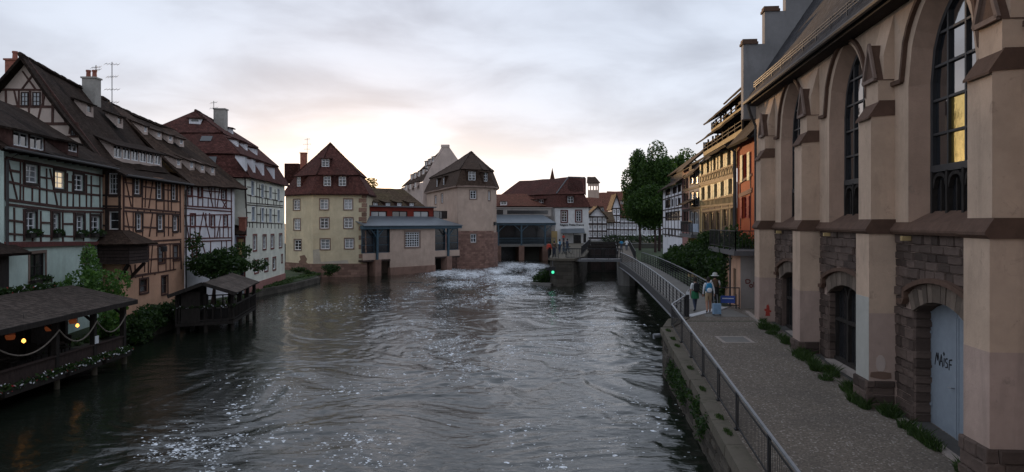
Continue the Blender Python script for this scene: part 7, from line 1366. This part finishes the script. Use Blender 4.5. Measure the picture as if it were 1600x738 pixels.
def backpack(loc, rz, mat, label, pocket=None):
    t = thing('backpack', loc, label, 'backpack'); t.rotation_euler = (0, 0, rz)
    def ell(mb, c, r):
        prof = [(math.sin(math.pi * i / 8), -math.cos(math.pi * i / 8)) for i in range(9)]; m2 = MB(); m2.lathe((0, 0, 0), prof, 14); mb.v += [(c[0] + r[0] * math.copysign(abs(x) ** .7, x), c[1] + r[1] * math.copysign(abs(y) ** .7, y), c[2] + r[2] * math.copysign(abs(z_) ** .8, z_)) for x, y, z_ in m2.v]; mb.f += m2.f; mb.uv += m2.uv
    def kid(mb, nm_, mt): c = link_mesh(nm_, mb.v, mb.f, mt, None, None, True); c.parent = t
    m_ = MB(); ell(m_, (0, -.19, 1.22), (.155, .10, .24)); kid(m_, 'pack', mat); m_ = MB(); ell(m_, (0, -.27, 1.12), (.12, .05, .11)); kid(m_, 'pocket', pocket or mat); m_ = MB()
    for s in (-1, 1): m_.tube([(s * .09, -.12, 1.40), (s * .115, .0, 1.47), (s * .12, .11, 1.38), (s * .13, .10, 1.2), (s * .13, -.08, 1.05)], .016, 6)
    kid(m_, 'strap', mat); return t
P1 = W3(1086, 489, 36.4); P1.z = 2.06; P2 = W3(1107, 491, 35.9); P2.z = 2.05; P3 = W3(1117, 486, 37.2); P3.z = 2.10
person('person with black backpack and green jacket tied at the waist stepping onto the footbridge', P1, R(10), dict(torso='cloth_white', sleeve='cloth_white', forearm='skin', hand='skin', hips='cloth_jeans', thigh='cloth_jeans', calf='cloth_jeans', shoe='cloth_black', neck='skin', head='skin', hair='hair'), 1.68, .2, ((0, 0), (.1, .1)), True, ('cloth_green', .66)); backpack(P1 + Vector((0, 0, -.04)), R(10), 'cloth_black', 'black backpack worn by the person with the green jacket')
m_ = MB(); q = P1 + Vector((-.36, -.05, .62)); m_.hexa([q + Vector(v) for v in ((-.1, -.04, 0), (.1, -.04, 0), (.1, .04, 0), (-.1, .04, 0))], [q + Vector(v) for v in ((-.08, -.02, .34), (.08, -.02, .34), (.08, .02, .34), (-.08, .02, .34))]); m_.tube([q + Vector((-.06, 0, .33)), q + Vector((.04, 0, .5)), q + Vector((.07, 0, .33))], .01, 5); tag(m_.build('tote_bag', 'cloth_white'), 'white cloth bag carried beside the black backpack', 'bag')
person('person in white top and khaki shorts with blue backpack pulling a suitcase', P2, R(-4), dict(torso='cloth_white', sleeve='cloth_white', forearm='cloth_white', hand='skin', hips='cloth_khaki', thigh='cloth_khaki', calf='skin', shoe='cloth_black', neck='skin', head='skin', hair='hair'), 1.74, .16, ((0, 0), (-.18, .04)), True); backpack(P2 + Vector((0, 0, 0)), R(-4), 'cloth_blue', 'blue backpack worn over a white top', 'cloth_white')
person('person in dark clothes and pale hat walking beside the suitcase', P3, R(-8), dict(torso='cloth_brown', sleeve='cloth_white', forearm='cloth_white', hand='skin', hips='cloth_black', thigh='cloth_black', calf='cloth_black', shoe='cloth_black', neck='skin', head='skin', hair='hair'), 1.76, .14, ((.05, 0), (.1, .25)), True, ('cloth_black', .5), 'hat_grey')
sc_ = W3(1119, 496, 35.2); sc_.z = 2.04; t = thing('suitcase', sc_, 'light blue wheeled suitcase with raised handle standing on the path', 'suitcase'); x, y, z = sc_; y -= .1; m_ = MB(); m_.box(x - .18, x + .18, y - .12, y + .12, z + .06, z + .54); bd = m_.build('shell', 'luggage', t)
for k in range(5): m_ = MB(); m_.box(x - .16 + k * .07, x - .13 + k * .07, y - .135, y - .12, z + .09, z + .51); m_.build('rib', 'luggage', bd)
m_ = MB(); m_.tube([(x - .1, y + .1, z + .5), (x - .1, y + .16, z + .95), (x + .06, y + .16, z + .95), (x + .06, y + .1, z + .5)], .012, 6); m_.build('handle', 'rail_metal', t)
for (a, b) in ((-.15, -.09), (.15, -.09), (-.15, .09), (.15, .09)): m_ = MB(); m_.tube([(x + a - .015, y + b, z + .03), (x + a + .015, y + b, z + .03)], .032, 10); m_.build('wheel', 'cloth_black', t)
D = dict(torso='cloth_black', sleeve='cloth_black', forearm='cloth_black', hand='skin', hips='cloth_jeans', thigh='cloth_jeans', calf='cloth_jeans', shoe='cloth_black', neck='skin', head='skin', hair='hair')
for (px, d, z, rz, over, lab) in ((858, 76.3, 2.78, 200, dict(torso='cloth_red', sleeve='cloth_red', forearm='cloth_red', hips='cloth_black', thigh='cloth_black', calf='cloth_black'), 'person in red jacket at the tip of the island quay'), (866, 77.5, 2.78, 160, dict(torso='cloth_brown', sleeve='cloth_brown'), 'person in dark coat standing beside the red jacket'), (874.5, 86, 2.78, 30, dict(torso='cloth_blue', sleeve='cloth_white'), 'person in blue and white on the island, left of the dark group'), (881, 87, 2.78, 80, {}, 'person in dark clothes in the middle of the island'), (886.5, 88.5, 2.78, -60, dict(torso='cloth_jeans', sleeve='cloth_jeans'), 'rightmost person in dark blue in the group on the island'),
    (880.5, 124, 2.78, 0, dict(torso='cloth_red', sleeve='cloth_red'), 'distant person in red by the entrance of the lettered house'), (971, 106, 2.32, 0, dict(torso='cloth_blue', sleeve='cloth_blue'), 'distant person in blue on the lock walkway'), (979, 108, 2.32, 0, dict(torso='cloth_white', sleeve='cloth_white', hips='cloth_white', thigh='cloth_jeans'), 'distant person in white on the lock walkway')):
    p = W3(px, 380, d); person(lab, (p.x, d, z), R(rz), {**D, **over}, 1.72, .12)
for i, (x, d, rz) in enumerate(((5.9, 84.6, 20), (6.5, 86.2, 35))):
    t = thing('bicycle', (0, 0, 0), ['dark bicycle parked nearest the pier head on the island', 'dark bicycle parked farther back on the island'][i], 'bicycle', 'bicycles on the island'); 
    for yy in (-.52, .52): m_ = MB(); m_.tube([(0, yy + .33 * math.cos(a * .419), .34 + .33 * math.sin(a * .419)) for a in range(16)], .02, 5); m_.build('wheel', 'cloth_black', t)
    m_ = MB(); 
    for a, b in (((0, -.52, .34), (0, -.1, .34)), ((0, -.1, .34), (0, -.22, .85)), ((0, -.2, .78), (0, .38, .8)), ((0, -.1, .34), (0, .4, .72)), ((0, .52, .34), (0, .36, .95)), ((0, -.52, .34), (0, -.2, .78))): m_.tube([a, b], .018, 6)
    m_.build('frame', 'steel_blue', t); m_ = MB(); m_.tube([(-.28, .3, .98), (0, .36, .95), (.28, .3, .98)], .014, 5); m_.build('handlebar', 'black_metal', t); m_ = MB(); m_.box(-.07, .07, -.36, -.1, .86, .92); m_.build('saddle', 'cloth_black', t); t.location = (x, d, 2.78); t.rotation_euler = (0, 0, R(rz))
